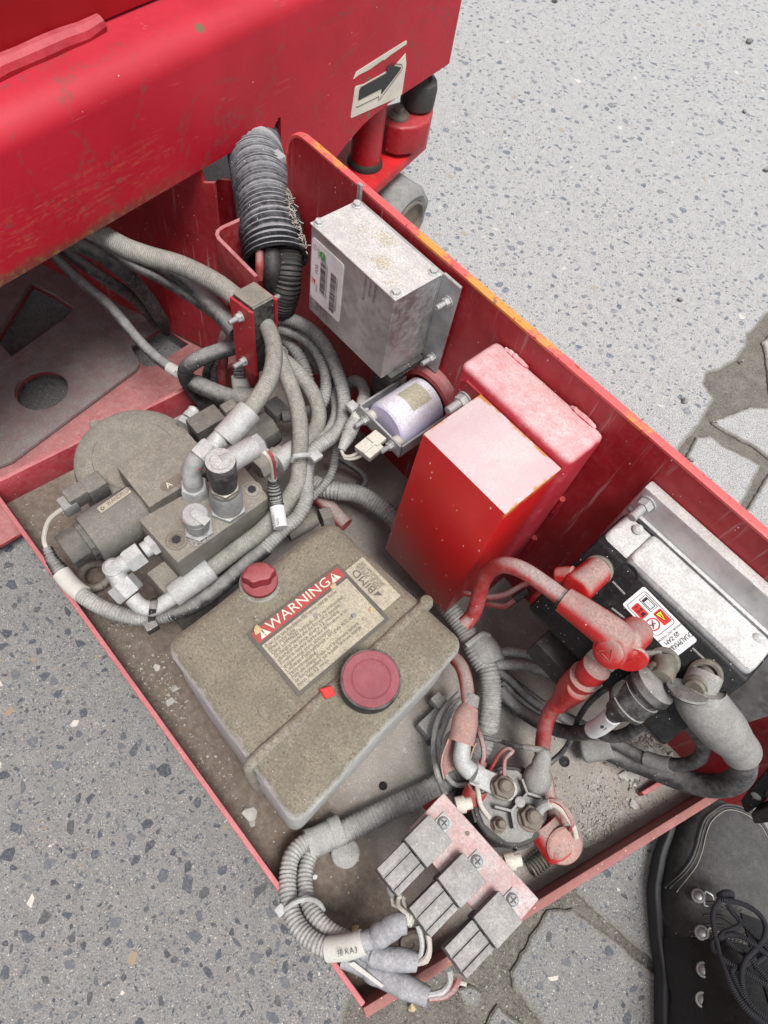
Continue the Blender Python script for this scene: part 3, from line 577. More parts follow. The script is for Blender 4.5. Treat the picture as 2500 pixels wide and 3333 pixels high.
# ------------------------------------------------------------------ swing-out tray
tray=thing('swing_tray','red swing-out equipment tray with tall side plate and gritty grey floor','tray',(-.15,.17,.095))
def disc(c,r,n=12): return [(c[0]+r*math.cos(2*math.pi*k/n),c[1]+r*math.sin(2*math.pi*k/n)) for k in range(n)]
holes=[disc((-0.0003,0.1140,0.1000),.0044),disc((-0.0002,0.1775,0.1000),.0046),disc((0.1043,0.2707,0.1000),.0060)]
fl=slab_holes([(-.499,-.0140),(.119,-.0150),(.2262,.3700),(-.499,.3700)],holes,.10,.005)
def floor_mat():
    t=NT('gritty_floor'); n1=t.noise(14,6,.6); n2=t.noise(900,2); n3=t.noise(140,6,.7); n4=t.noise(38,6,.65); s=t.sep(t.pos)
    c=t.mix(t.ramp(n4,.3,.7),(.245,.222,.20),(.335,.31,.285)); c=t.mix(t.ramp(n2,.35,.75),c,(.19,.175,.16))
    c=t.mix(t.math('MULTIPLY',t.ramp(n3,.56,.66),.5),c,(.40,.385,.36))
    # damp brown silt gathered along the long low lip
    e=t.math('ADD',s[1],t.math('MULTIPLY',t.math('SUBTRACT',n1,.5),.09)); w=t.ramp(e,.105,.035); c=t.mix(t.math('MULTIPLY',w,.85),c,t.mix(t.ramp(n3,.35,.65),(.085,.062,.046),(.15,.118,.092)))
    # paint showing through where the grit is thin
    r=t.math('MULTIPLY',t.ramp(t.noise(30,7,.72),.60,.70),t.ramp(s[0],.05,.14)); c=t.mix(t.math('MULTIPLY',r,.7),c,(.34,.07,.08))
    v=t.vor(300); k=t.math('MULTIPLY',t.math('GREATER_THAN',t.sep(v.outputs['Color'])[0],.93),t.ramp(v.outputs['Distance'],.15,.3,1,0)); c=t.mix(t.math('MULTIPLY',k,.8),c,(.42,.39,.34))
    t.t.links.new(c,t.b.inputs['Base Color']); t.b.inputs['Roughness'].default_value=.9; t.bump(t.math('ADD',n3,t.math('MULTIPLY',n2,.5)),.7,.002); return t.m
part(fl,'floor_plate',floor_mat(),tray)
mb=MB(); mb.box((-.499,-.0155,.0955),(.112,-.0108,.1400),.001); part(mb,'long_lip',M['red_lip'],tray)
c0,c1=V((.1130,-.0150,0)),V((.2215,.3695,0)); e=(c1-c0).normalized(); q=V((e.y,-e.x,0))
mb=MB(); mb.prism([c0+V((0,0,.0955)),c1+V((0,0,.0955)),c1+q*.0075+V((0,0,.0955)),c0+q*.0075+V((0,0,.0955))],(0,0,.0445),.001); part(mb,'end_lip',M['brick'],tray)
mb=MB(); mb.prism([V((-.4995,-.0155,.0956)),V((-.494,-.0155,.0956)),V((-.4790,.2900,.0956)),V((-.4850,.2900,.0956))],(0,0,.0444),.001); part(mb,'hinge_side_lip',M['red_lip'],tray)
# upright side plate and its worn top edge
arc=[(-.480,.095),(-.480,.389)]+[(-.4545-.0255*math.cos(math.radians(a)),.391+.0255*math.sin(math.radians(a))) for a in range(10,91,10)]
mb=MB(); mb.prism([V((x,.3700,z)) for x,z in arc+[(.2500,.4166),(.2500,.125),(.2440,.103),(.2350,.0945)]],(0,.0062,0)); part(mb,'side_plate',M['red_wall'],tray)
pl=[V((x,.3731,z+.0003)) for x,z in arc[1:]+[(-.3,.4168),(-.1,.4168),(.05,.4168),(.2500,.4168)]]
def edge_mat():
    t=NT('worn_top_edge'); n=t.noise(9,4,.6); n3=t.noise(220,4,.7); s=t.sep(t.pos)
    n=t.math('ADD',n,t.math('MULTIPLY',t.math('SUBTRACT',n3,.5),.22))
    c=t.mix(t.ramp(n,.42,.50),(.66,.25,.055),(.62,.10,.10)); c=t.mix(t.ramp(n3,.60,.68),c,(.30,.02,.025)); c=t.mix(t.ramp(t.noise(80,5),.64,.7),c,(.20,.13,.08))
    t.t.links.new(c,t.b.inputs['Base Color']); t.b.inputs['Roughness'].default_value=.55; t.bump(n3,.2,.001); return t.m
M['edge']=edge_mat()
mb=MB(); vs=[];fs=[]
P2=spl(pl,.02)
for i,p in enumerate(P2):
    tng=(P2[min(i+1,len(P2)-1)]-P2[max(i-1,0)]).normalized(); up=V((0,1,0)).cross(tng); up=-up if up.z<0 or (abs(up.z)<.1 and up.x>0) else up
    j=.0004*noise.noise(p*120)
    for y,h in ((-.0034,-.002),(-.0037-j,.0006),(-.0022,.0016),(.0022,.0016),(.0037,.0006),(.0034,-.002)): vs.append(p+V((0,y,0))+up*h)
n=6
for i in range(len(P2)-1):
    for k in range(n-1): fs.append((i*n+k,i*n+k+1,(i+1)*n+k+1,(i+1)*n+k))
mb.add(vs,fs); part(mb,'top_edge',M['edge'],tray,label='worn orange and pink top edge')
# welded mounting box with pale chalked top
mb=MB(); mb.box((-.197,.325,.101),(-.0755,.3699,.3900),.0065,3); part(mb,'mount_box',M['red_pale'],tray)
for x0,x1 in ((-.186,-.160),(-.112,-.086)):
    mb=MB(); P=[V((x0+(x1-x0)*k/14,.3672,.3890+.002*noise.noise(V((k*.7,x0*90,0))))) for k in range(15)]; mb.tube(P,lambda u:.0030*(.5+.5*math.sin(math.pi*min(1,max(0,u)))**.5),10,spline=False); part(mb,'weld_bead',M['red_pale'],tray)
for x,z in ((-.0752,.20),(-.0752,.28)):
    mb=MB(); mb.tube([V((x+.001,.3672,z-.012)),V((x+.001,.3672,z)),V((x+.001,.3672,z+.012))],.003,8); part(mb,'weld_bead',M['red'],tray)
# red mounting ring for the alarm, hose clamp strap, floor stop
mb=MB(); mb.lathe((-.243,.3701,.262),(0,-1,0),[(0,.0415),(.0075,.0400),(.0105,.0370),(.0105,.031),(.004,.030)],48); part(mb,'mount_ring',M['red_dusty'],tray)
zb,zt=.262,.3325
st=[(-.482,.3695),(-.4835,.322)]+[(-.4775-.006*math.cos(math.radians(a)),.2895-.0075*math.sin(math.radians(a))) for a in range(0,91,18)]
pa=[V(p+(0,)) for p in ((-.4905,.3695),(-.4905,.2960),(-.4885,.2890),(-.4845,.2845),(-.4780,.2822),(-.4160,.2815))]; pb=[V(p+(0,)) for p in ((-.4160,.2855),(-.4775,.2862),(-.4825,.2878),(-.4855,.2915),(-.4865,.2970),(-.4865,.3695))]
mb=MB(); mb.prism([p+V((0,0,zb)) for p in pa+pb],(0,0,zt-zb),.0006,1); part(mb,'hose_strap',M['red_dusty'],tray)
mb=MB(); mb.prism([V((0.1782,0.3045,0.1120)),V((0.1740,0.3049,0.1120)),V((0.1818,0.3341,0.1120)),V((0.1866,0.3342,0.1120))],(0,0,-.0115),.001); part(mb,'floor_stop',M['red_lip'],tray)

# ------------------------------------------------------------------ aluminium control box on the side plate
ecu=thing('control_box','dusty aluminium control box with barcode label bolted to the red side plate','control box',(-.316,.335,.314))
x0,x1,y0,y1,z0,z1=-.3696,-.2632,.3098,.3615,.3140,.4122
mb=MB(); mb.box((x0,y0,z0),(x1,y1,z1-.0022),.0008,1); body=part(mb,'case',M['alu'],ecu)
mb=MB(); mb.box((x0-.0008,y0-.0008,z1-.0020),(x1+.0008,y1,z1),.0005,1); part(mb,'lid',M['alu'],ecu)
mb=MB(); mb.box((-.2631,.3635,.304),(-.2425,.3665,.4115),.0004,1); mb.box((-.3745,.3635,.38),(-.3697,.3665,.4255),.0004,1); mb.box((x0,.3616,z0),(x1,.3665,z1-.003),0)
part(mb,'flange',M['zinc'],ecu)
def hexbolt(): 
    b=MB(); b.lathe((0,0,0),(0,0,1),[(0,.0046),(.0006,.0048),(.0012,.0040)],20); b.hexn((0,0,.0011),(0,0,1),.0062,.0026); b.lathe((0,0,.0036),(0,0,1),[(0,.0022),(.0003,.0020)],12); return b.mesh('lid_screw')
me=hexbolt()
for x,y in ((x0+.0045,y0+.0045),(x1-.0045,y0+.0045),(x0+.0045,y1-.0050),(x1-.0045,y1-.0050)): inst(me,'lid_screw',M['zincb'],ecu,(x,y,z1),(0,0,1),x*40)
def studnut(sc=1.0):
    b=MB(); b.lathe((0,0,0),(0,0,1),[(0,.0062*sc),(.0012*sc,.0062*sc)],24); b.hexn((0,0,.0012*sc),(0,0,1),.0090*sc,.0050*sc)
    pr=[(.006*sc,.0030*sc)]; k=.0062*sc
    while k<.0160*sc: pr+= [(k,.0031*sc),(k+.0006*sc,.0027*sc)]; k+=.0012*sc
    pr+=[(.0165*sc,.0022*sc)]; b.lathe((0,0,0),(0,0,1),pr,14); return b.mesh('stud_nut')
sn=studnut(.85); snb=studnut(1.25); sns=studnut(.62)
for z in (.3905,.3195): inst(sn,'stud_nut',M['zinc'],ecu,(-.2505,.3634,z),(0,-1,0))
fr=Frame((x0,y0-.0001,z0),(1,0,0),(0,0,1))       # front face: x along, y up
lab=MB(); plate(lab,fr,rrect(.0025,.0190,.0445,.0865,.003),.0004); L=part(lab,'barcode_label',M['label'],ecu)
fv=Frame(fr.p(.0025,.0865,.0004),(0,0,-1),(1,0,0))  # text runs down the face
ink=MB()
def bars(y,x0_,x1_,h,seed):
    r=random.Random(seed); x=x0_
    while x<x1_:
        w=r.choice((.0003,.0003,.0006,.0009)); quad(ink,fv,x,y,min(x+w,x1_),y+h,.0002); x+=w+r.choice((.0003,.0005,.0008))
bars(.0128,.0130,.0540,.0072,5); bars(.0268,.0190,.0625,.0072,6)
letters(ink,fv,'(11)00905190300155201050159210240207',.0150,.0206,.0030,h=.0003,sx=.74); letters(ink,fv,'(11)200069061117303630507050028',.0200,.0346,.0030,h=.0003,sx=.84)
letters(ink,fv,'ECU',.0250,.0062,.0052,h=.0003,sx=1.0)
letters(ink,fv,'LGMG',.0470,.0078,.0030,h=.0003,sx=1.1); letters(ink,fv,'GLOBAL DIGITAL',.0060,.0100,.0014,h=.0003); letters(ink,fv,'LICENSED SERVICE',.0060,.0085,.0014,h=.0003)
ring(ink,fv,.0085,.0045,.0024,.0027,.0003); letters(ink,fv,'McG',.0065,.0038,.0018,h=.0003)
part(ink,'print',M['ink'],L)
g=MB(); g.add([fv.p(.0105+.0042*math.cos(k*.2618),.0150+.0042*math.sin(k*.2618),.0003) for k in range(24)],[tuple(range(24))]); part(g,'pass_dot',M['inkg'],L)
g=MB(); letters(g,fv,'PASS',.0072,.0142,.0025,h=.0005); part(g,'dot_print',M['label'],L)
g=MB(); flatpoly(g,fv,[(.0435,.0030),(.0500,.0062),(.0435,.0068)],.0003); flatpoly(g,fv,[(.0428,.0014),(.0510,.0036),(.0428,.0026)],.0003); part(g,'red_mark',M['inkr'],L)
ink=MB(); letters(ink,fr,'WARRANTY VOID',.066,.088,.0032,h=.0002); fw=Frame(fr.p(.0,.0982,.0001),(0,0,-1),(1,0,0))
ink=MB(); letters(ink,fw,'WARRANTY VOID',.0025,.0705,.0032,h=.0003); letters(ink,fw,'IF BROKEN',.0045,.0765,.0032,h=.0003); letters(ink,fw,'WITH VALLEY',.0030,.0825,.0032,h=.0003)
letters(ink,fw,'ATTENTION',.0820,.0170,.0030,h=.0003,sx=.8); letters(ink,fw,'SEAL',.0850,.0215,.0030,h=.0003); letters(ink,fw,'QUALITY',.0840,.0260,.0030,h=.0003,sx=.8)
part(ink,'case_print',M['inkd'],ecu)
# black cable entry under the box
mb=MB(); mb.box((-.352,.318,.3065),(-.258,.3615,.3138),.0015); part(mb,'base_rail',M['black'],ecu)
mb=MB(); mb.tube([(-.285,.345,.308),(-.2875,.350,.27),(-.288,.352,.235),(-.282,.350,.19)],.0155,16,.0015,ribs(.004,.06)); solo(mb,'cable_sleeve',M['black'],'black ribbed sleeve hanging below the aluminium box beside the lavender alarm','cable sleeve')
# ------------------------------------------------------------------ red cover box with white filmed top
cb_=thing('cover_box','bright red steel cover box with a whitish filmed top and rusty corners','cover box',(-.124,.29,.178))
mb=MB(); mb.box((-.1685,.2585,.1785),(-.0790,.3238,.3805),.0016,2)
mb.v=[(p[0],p[1]-(.3805-p[2])*.030,p[2]) for p in mb.v]
def cover_mat():
    t=NT('cover_red_with_film'); n=t.noise(14,5,.6); n3=t.noise(150,5,.65); n2=t.noise(900,2); nz=t.sep(t.geo.outputs['Normal'])[2]; s=t.sep(t.pos)
    c=t.mix(t.ramp(n,.3,.7),(.43,.010,.012),(.50,.014,.014))
    x=t.ramp(nz,.3,.9); w=t.mix(t.ramp(n,.35,.65),(.47,.35,.37),(.52,.45,.455)); w=t.mix(t.ramp(n2,.4,.8),w,(.42,.35,.355)); c=t.mix(t.math('MULTIPLY',x,.97),c,w)
    v=t.vor(210,vec=t.scale(t.pos,1,1,.5)); k=t.math('MULTIPLY',t.math('GREATER_THAN',t.sep(v.outputs['Color'])[0],.76),t.ramp(v.outputs['Distance'],.09,.19,1,0)); c=t.mix(t.math('MULTIPLY',k,.8),c,(.70,.50,.46))
    # rust on the cut corners of the top
    ex=t.math('MINIMUM',t.math('ADD',s[0],.1685),t.math('MULTIPLY',t.math('ADD',s[0],.0790),-1.0)); ey=t.math('MULTIPLY',t.math('SUBTRACT',s[1],.3225),-1.0); e=t.math('MINIMUM',ex,ey)
    rr=t.math('MULTIPLY',t.ramp(t.math('ADD',e,t.math('MULTIPLY',t.math('SUBTRACT',t.noise(60,6,.7),.5),.02)),.0022,-.001),t.ramp(s[2],.372,.379)); c=t.mix(rr,c,(.42,.17,.05))
    t.t.links.new(c,t.b.inputs['Base Color']); t.set(t.b.inputs['Roughness'],t.math('ADD',t.math('MULTIPLY',x,.4),.36)); t.bump(n3,.06,.001); return t.m
part(mb,'shell',cover_mat(),cb_)
mb=MB(); mb.prism([V((-.1895,.3232,.374)),V((-.1895,.3232,.352)),V((-.1670,.3232,.352)),V((-.1670,.3232,.3795)),V((-.1850,.3232,.3795))],(0,.0017,0)); part(mb,'tab',M['red'],cb_)
inst(snb,'stud_nut',M['zinc'],cb_,(-.1800,.3230,.3610),(0,-1,0))

# ------------------------------------------------------------------ motor controller
ctl=thing('motor_controller','motor controller with grey dusted top and sloping black front carrying a white warning label','controller',(.05,.34,.20))
mb=MB(); mb.box((-.0278,.3590,.205),(.168,.3698,.3860),.0022); part(mb,'heat_sink',M['alu'],ctl)
def xprism(mb,x0,x1,yz,bev,seg=3): return mb.prism([V((x0,y,z)) for y,z in yz],(x1-x0,0,0),bev,seg)
mb=MB(); xprism(mb,.0010,.1190,[(.3588,.3570),(.3305,.3565),(.3222,.3490),(.3290,.325),(.3588,.325)],.0058,4)
part(mb,'housing_top',M['ctop'],ctl)
mb=MB(); xprism(mb,-.0235,.0055,[(.3588,.3535),(.3320,.3530),(.3195,.3415),(.330,.325),(.3588,.325)],.0055,4); part(mb,'housing_shoulder',M['ctop'],ctl)
mb=MB(); mb.box((-.0262,.3552,.3545),(.168,.3592,.3596),.0014); part(mb,'housing_rim',M['ctop'],ctl)
mb=MB(); xprism(mb,-.0245,.1215,[(.3580,.3482),(.3215,.3482),(.2680,.2872),(.2750,.2700),(.3580,.2050)],.0022); fc=part(mb,'front_cover',M['blackf'],ctl)
inst(snb,'stud_nut',M['zinc'],ctl,(-.0175,.3588,.3745),(0,-1,0))
def pan():
    b=MB(); b.lathe((0,0,0),(0,0,1),[(0,.0042),(.0012,.0041),(.0022,.0030),(.0026,.0012)],18); b.box((-.0022,-.0004,.0022),(.0022,.0004,.0027)); b.box((-.0004,-.0022,.0022),(.0004,.0022,.00275)); return b.mesh('cover_screw')
ps=pan()
for x in (-.0085,.1055): inst(ps,'cover_screw',M['zincb'],ctl,(x,.3490,.3560),(0,-.5,.85),.4)
N=V((0,-.7518,.6594)); U=V((0,.6594,.7518))
# moulded ribs and a blank round boss on the sloping face
mb=MB()
for p,q in (((0.0067,0.3110,0.3363),(0.0198,0.3105,0.3357)),((0.0209,0.3004,0.3242),(0.0329,0.3014,0.3253)),((0.0803,0.3146,0.3403),(0.0950,0.3147,0.3404))): mb.tube([V(p)+N*.0002,V(q)+N*.0002],.0009,6)
part(mb,'cover_rib',M['heat'],ctl,stuff=True)
mb=MB(); mb.lathe(V((0.0098,0.3175,0.3436)),N,[(-.001,.0098),(.0006,.0098),(.0006,.0086),(-.0006,.0084)],32); part(mb,'blank_boss',M['blackf'],ctl)
mb=MB(); mb.obb(V((0.0644,0.2990,0.3226))+N*.002,(V((.6,.5,.6)),N.cross(V((.6,.5,.6))),N),(.007,.0018,.0025),.0005); part(mb,'cover_clip',M['heat'],ctl)
# warning label
c0,c1,c2=V((0.0248,0.3204,0.3470)),V((0.0240,0.3058,0.3303)),V((0.0788,0.3208,0.3474)); fr=Frame(c0+N*.0002,c1-c0,c2-c0); Wd,Ht=(c1-c0).length,(c2-c0).dot(fr.y)
mb=MB(); plate(mb,fr,rrect(0,0,Wd,Ht,.0018),.0004); L=part(mb,'warning_label',M['label'],ctl)
def q(u,v): return (u*Wd,v*Ht)
ink=MB()
o=rrect(.09*Wd,.055*Ht,.92*Wd,.635*Ht,.0022); o.append(o[0]); ink.tube([fr.p(a,b,.0005) for a,b in o],.00022,4,spline=False,caps=False)
letters(ink,fr,'DUALPMX&HP',.50*Wd,.845*Ht,.0056,h=.0007,align='CENTER',sx=.66)
letters(ink,fr,'ZAPI',.50*Wd,.752*Ht,.0042,h=.0007,sx=.95); letters(ink,fr,'POVIGLIO (RE) - ITALY T. +39 0522 960050',.50*Wd,.685*Ht,.0023,h=.0007,align='CENTER',sx=.57)
o=[(.28*Wd,.745*Ht),(.42*Wd,.745*Ht),(.45*Wd,.80*Ht),(.31*Wd,.80*Ht),(.28*Wd,.745*Ht)]; ink.tube([fr.p(a,b,.0006) for a,b in o],.0002,4,spline=False); ink.tube([fr.p(.31*Wd,.75*Ht,.0006),fr.p(.38*Wd,.79*Ht,.0006),fr.p(.42*Wd,.75*Ht,.0006)],.00025,4,spline=False)
part(ink,'print',M['ink'],L)
def rectpart(u0,v0,u1,v1,m,name,h,r=.0010):
    b=MB(); flatpoly(b,fr,rrect(u0*Wd,v0*Ht,u1*Wd,v1*Ht,r),h); return part(b,name,m,L)
rectpart(.14,.100,.46,.33,M['ink'],'manual_frame',.0006,.0001); rectpart(.165,.108,.435,.322,M['label'],'manual_ground',.0007,.0001)
ink=MB()
for u0,v0,u1,v1 in ((.20,.13,.40,.17),(.19,.13,.215,.30),(.385,.13,.41,.30),(.20,.295,.40,.305),(.295,.17,.305,.30)): quad(ink,fr,u0*Wd,v0*Ht,u1*Wd,v1*Ht,.0009)
part(ink,'manual_symbol',M['ink'],L)
rectpart(.13,.365,.45,.585,M['inkr'],'hazard_ground',.0006); rectpart(.55,.115,.86,.335,M['inkr'],'hot_ground',.0006)
b=MB(); flatpoly(b,fr,[q(.155,.385),q(.425,.385),q(.29,.565)],.0007); part(b,'hazard_border',M['ink'],L)
b=MB(); flatpoly(b,fr,[q(.195,.398),q(.385,.398),q(.29,.535)],.0008); part(b,'hazard_triangle',M['inky'],L)
b=MB(); flatpoly(b,fr,[q(.28,.41),q(.31,.41),q(.295,.455),q(.32,.455),q(.275,.515),q(.285,.47),q(.265,.47)],.0009); part(b,'bolt_symbol',M['ink'],L)
b=MB(); letters(b,fr,'min',.60*Wd,.135*Ht,.0030,h=.0008,sx=.9); flatpoly(b,fr,[q(.64,.26),q(.76,.26),q(.80,.31),q(.60,.31)],.0008); quad(b,fr,.60*Wd,.20*Ht,.66*Wd,.24*Ht,.0008); quad(b,fr,.70*Wd,.20*Ht,.80*Wd,.215*Ht,.0008); quad(b,fr,.70*Wd,.225*Ht,.78*Wd,.24*Ht,.0008); part(b,'hot_symbol',M['ink'],L)
b=MB(); ring(b,fr,.70*Wd,.475*Ht,.0042,.0052,.0007); b.add([fr.p(*p,.0009) for p in ((.60*Wd,.43*Ht),(.62*Wd,.415*Ht),(.80*Wd,.52*Ht),(.78*Wd,.535*Ht))],[(0,1,2,3)]); part(b,'no_step_ring',M['inkr'],L)
b=MB(); b.tube([fr.p(.62*Wd,.49*Ht,.0007),fr.p(.70*Wd,.46*Ht,.0007),fr.p(.70*Wd,.50*Ht,.0007),fr.p(.78*Wd,.46*Ht,.0007)],.0005,5,spline=False); part(b,'foot_symbol',M['ink'],L)
b=MB(); b.lathe(V((0.0023,0.2783,0.2850)),(0,0,1),[(0,.0005),(.001,.004),(.004,.0045),(.006,.002)],10); part(b,'indicator',M['inkg'],ctl)
# threaded brass studs with their collars
for nm,c in (('a',(-0.0071,0.3098,0.3349)),('b',(0.0469,0.3002,0.3239)),('c',(0.0750,0.2993,0.3229)),('d',(0.0999,0.3098,0.3349))):
    b=MB(); b.lathe(V(c)-N*.002,N,[(0,.0122),(.0045,.0120),(.0058,.0105),(.0058,.0085),(.002,.008)],32); b.lathe(V(c),V((0,-.97,.22)),[(0,.0070),(.012,.0070),(.0121,.0080),(.0165,.0080),(.0166,.0068),(.020,.0068)],24); part(b,'terminal_collar',M['copperfoil'],ctl)
b=MB(); b.prism([V((0.0330,0.2729,0.3020)),V((0.0563,0.2801,0.3020)),V((0.0557,0.2714,0.3020)),V((0.0330,0.2671,0.3020))],(0,0,.003)); part(b,'circuit_board',M['green'],ctl)
b=MB(); b.box((.000,.262,.232),(.060,.300,.262),.002); part(b,'connector_block',M['black'],ctl)
# ------------------------------------------------------------------ power cables with rubber covers
def cable(name,mat_,label,path,r,cat='cable',rf=None,n=14,ds=.004,group=None,extra=()):
    t=thing(name,label,cat,tuple(path[len(path)//2])[:3],group); b=MB(); b.tube(path,r,n,ds,rf); part(b,'jacket',mat_,t); return t
def capsule(b,p,q,r0,r1,n=28,dome=.35):
    p,q=V(p),V(q); L=(q-p).length; pr=[(0,r0*.9),(L*.03,r0)]+[(L*(.03+.9*k/6),r0+(r1-r0)*k/6) for k in range(1,7)]
    pr+=[(L*.93+dome*r1*math.sin(math.radians(a)),r1*(.55+.45*math.cos(math.radians(a)))) for a in (20,45,65,80)]; return b.lathe(p,q-p,pr,n)
t=thing('terminal_cover','stubby dusty red rubber terminal cover at the upper left end of the black controller','terminal cover',(-0.0075,0.2900,0.3451))
b=MB(); capsule(b,(-0.0070,0.3085,0.3361),(-0.0079,0.2770,0.3458),.0118,.0126); part(b,'cover',M['boot_red'],t)
b=MB(); capsule(b,(-0.0161,0.2850,0.3439),(-0.0250,0.2800,0.3353),.0075,.0068); part(b,'side_lobe',M['boot_red'],t)
t=cable('power_cable',M['cab_red'],'thick red power cable arching from the cover box to a long elbow rubber cover',[(-0.0527,0.2350,0.2400),(-0.0531,0.2430,0.2469),(-0.0581,0.2480,0.2673),(-0.0633,0.2510,0.2865),(-0.0647,0.2540,0.3111),(-0.0578,0.2570,0.3295),(-0.0456,0.2590,0.3394),(-0.0262,0.2610,0.3446),(-0.0063,0.2630,0.3470)],.0068)
b=MB(); b.tube([(-0.0110,0.2625,0.3459),(-0.0061,0.2630,0.3466),(-0.0013,0.2635,0.3475)],.0078,18); part(b,'band',M['blackd'],t)
b=MB(); b.tube([(-0.0075,0.2630,0.3457),(0.0051,0.2640,0.3485),(0.0177,0.2660,0.3494),(0.0303,0.2680,0.3496),(0.0419,0.2700,0.3477)],lambda u:.0105+.0035*u,22); part(b,'sleeve',M['boot_red'],t)
b=MB(); capsule(b,(0.0460,0.3000,0.3224),(0.0422,0.2720,0.3443),.0135,.0138); pa,pb=V((0.0429,0.2760,0.3376)),V((0.0399,0.2540,0.3515)); LL=(pb-pa).length; b.lathe(pa,pb-pa,[(0,.0118),(LL*.80,.0116),(LL*.82,.0124),(LL*.93,.0124),(LL*.95,.0105),(LL,.0100),(LL+.0012,.008)],30); cv=part(b,'elbow_cover',M['boot_red'],t)
b=MB(); ax_=(pb-pa).normalized(); fz=Frame(pb+ax_*.0016,(1,0,0),(0,-ax_.z,ax_.y) if ax_.y>0 else (0,ax_.z,-ax_.y)); b.tube([fz.p(-.005,-.003),fz.p(0,.005),fz.p(.005,-.003),fz.p(-.003,-.003),fz.p(.001,.002)],.0005,5,spline=False); part(b,'moulded_mark',M['boot_red'],cv)
b=MB(); c=V((0.0537,0.2720,0.3390)); b.lathe(c,V((.45,-.75,.4)),[(0,.0125),(.0018,.0130),(.0030,.0115)],28); part(b,'flap',M['boot_red'],t)
t=cable('power_cable',M['cab_red'],'thick red power cable running down from under the green board to the round contactor',[(0.0499,0.2637,0.2260),(0.0515,0.2573,0.2060),(0.0578,0.2507,0.1860),(0.0680,0.2454,0.1650),(0.0795,0.2398,0.1480),(0.0904,0.2307,0.1420)]+[(0.0960,0.2288,0.1420),(0.1061,0.2206,0.1420),(0.1175,0.2121,0.1440),(0.1257,0.2038,0.1500)],.0072)
b=MB(); b.tube([(0.0449,0.2655,0.3040),(0.0454,0.2620,0.2920),(0.0467,0.2618,0.2700),(0.0487,0.2612,0.2460),(0.0513,0.2592,0.2220),(0.0520,0.2566,0.2160)],lambda u:.0118 if u<.12 else (.0098 if u<.2 else .0132-.0052*max(0,(u-.55)/.45)**1.2),22,.002); cv=part(b,'sleeve',M['boot_red'],t)
b=MB(); b.lathe(V((0.0490,0.2544,0.2780)),V((.1,-.6,.8)),[(-.004,.0095),(.002,.0095),(.0026,.0080),(.0026,.006)],24); part(b,'stud_cap',M['boot_red'],t)
b=MB(); capsule(b,(0.1187,0.1940,0.1500),(0.1446,0.1906,0.1500),.0155,.0160,dome=.5); part(b,'end_cover',M['boot_red'],t)
b=MB(); c=V((0.1415,0.1938,0.1600)); b.lathe(c,V((.35,-.25,.9)),[(-.002,.0150),(.0,.0165),(.0022,.0168),(.0040,.0150),(.0046,.0100)],32); part(b,'end_flap',M['terracotta'],t)
t=thing('terminal_cover','bulbous red rubber terminal cover half hidden behind the long elbow sleeve','terminal cover',(-0.0155,0.2998,0.2500))
b=MB(); capsule(b,(-0.0032,0.2954,0.2700),(-0.0224,0.2997,0.2500),.011,.0125); part(b,'cover',M['boot_red'],t)
b=MB(); b.tube([(-0.0826,0.2701,0.2000),(-0.0711,0.2716,0.2150),(-0.0581,0.2777,0.2250),(-0.0488,0.2868,0.2350),(-0.0440,0.3002,0.2450),(-0.0373,0.3088,0.2600)],.0028,10); solo(b,'signal_wire',M['cab_red'],'thin red wire curving below the arch of the thick red cable','wire')
b=MB(); b.tube([(-0.0630,0.2763,0.2000),(-0.0517,0.2799,0.2150),(-0.0421,0.2838,0.2250),(-0.0397,0.2924,0.2350)],.0030,10); t=solo(b,'signal_wire',M['cab_red'],'short red wire with a black sleeve below the thin red wire','wire'); b=MB(); b.tube([(-0.0402,0.2910,0.2335),(-0.0392,0.2970,0.2380),(-0.0378,0.3034,0.2430)],.0040,10); part(b,'sleeve',M['black'],t)
# black cables on the lower terminals
t=cable('power_cable',M['hosed'],'thick black cable with a white tag plugged into the third controller terminal',[(0.0789,0.2594,0.2980),(0.0819,0.2569,0.2720),(0.0849,0.2595,0.2400),(0.0842,0.2617,0.2050),(0.0767,0.2641,0.1700),(0.0615,0.2617,0.1500),(0.0415,0.2604,0.1350),(0.0237,0.2601,0.1280),(0.0111,0.2621,0.1250)],.0068)
b=MB(); b.tube([(0.0745,0.2974,0.3260),(0.0786,0.2896,0.3300),(0.0802,0.2810,0.3320)],.0085,20); part(b,'stud_sleeve',M['copperfoil'],t)
b=MB(); a_,b_=V((0.0806,0.2794,0.3320)),V((0.0783,0.2554,0.2980)); L_=(b_-a_).length
b.lathe(a_,b_-a_,[(0,.010),(.004,.0168),(.010,.0178),(.013,.0165),(.0135,.0150),(.017,.0150),(.0172,.0162),(L_*.72,.0162),(L_*.74,.0170),(L_*.82,.0168),(L_*.9,.0130),(L_,.0095),(L_+.004,.0085)],32); part(b,'rubber_cover',M['blackd'],t)
b=MB(); b.lathe(V((0.0742,0.2605,0.3160)),V((-.2,-.55,.8)),[(-.004,.0125),(.004,.0120),(.005,.0100),(.005,.008)],28); part(b,'stud_cap',M['black'],t)
b=MB(); b.tube([(0.0806,0.2571,0.2830),(0.0847,0.2591,0.2430),(0.0847,0.2598,0.2300)],.0076,18); part(b,'tag',M['white'],t)
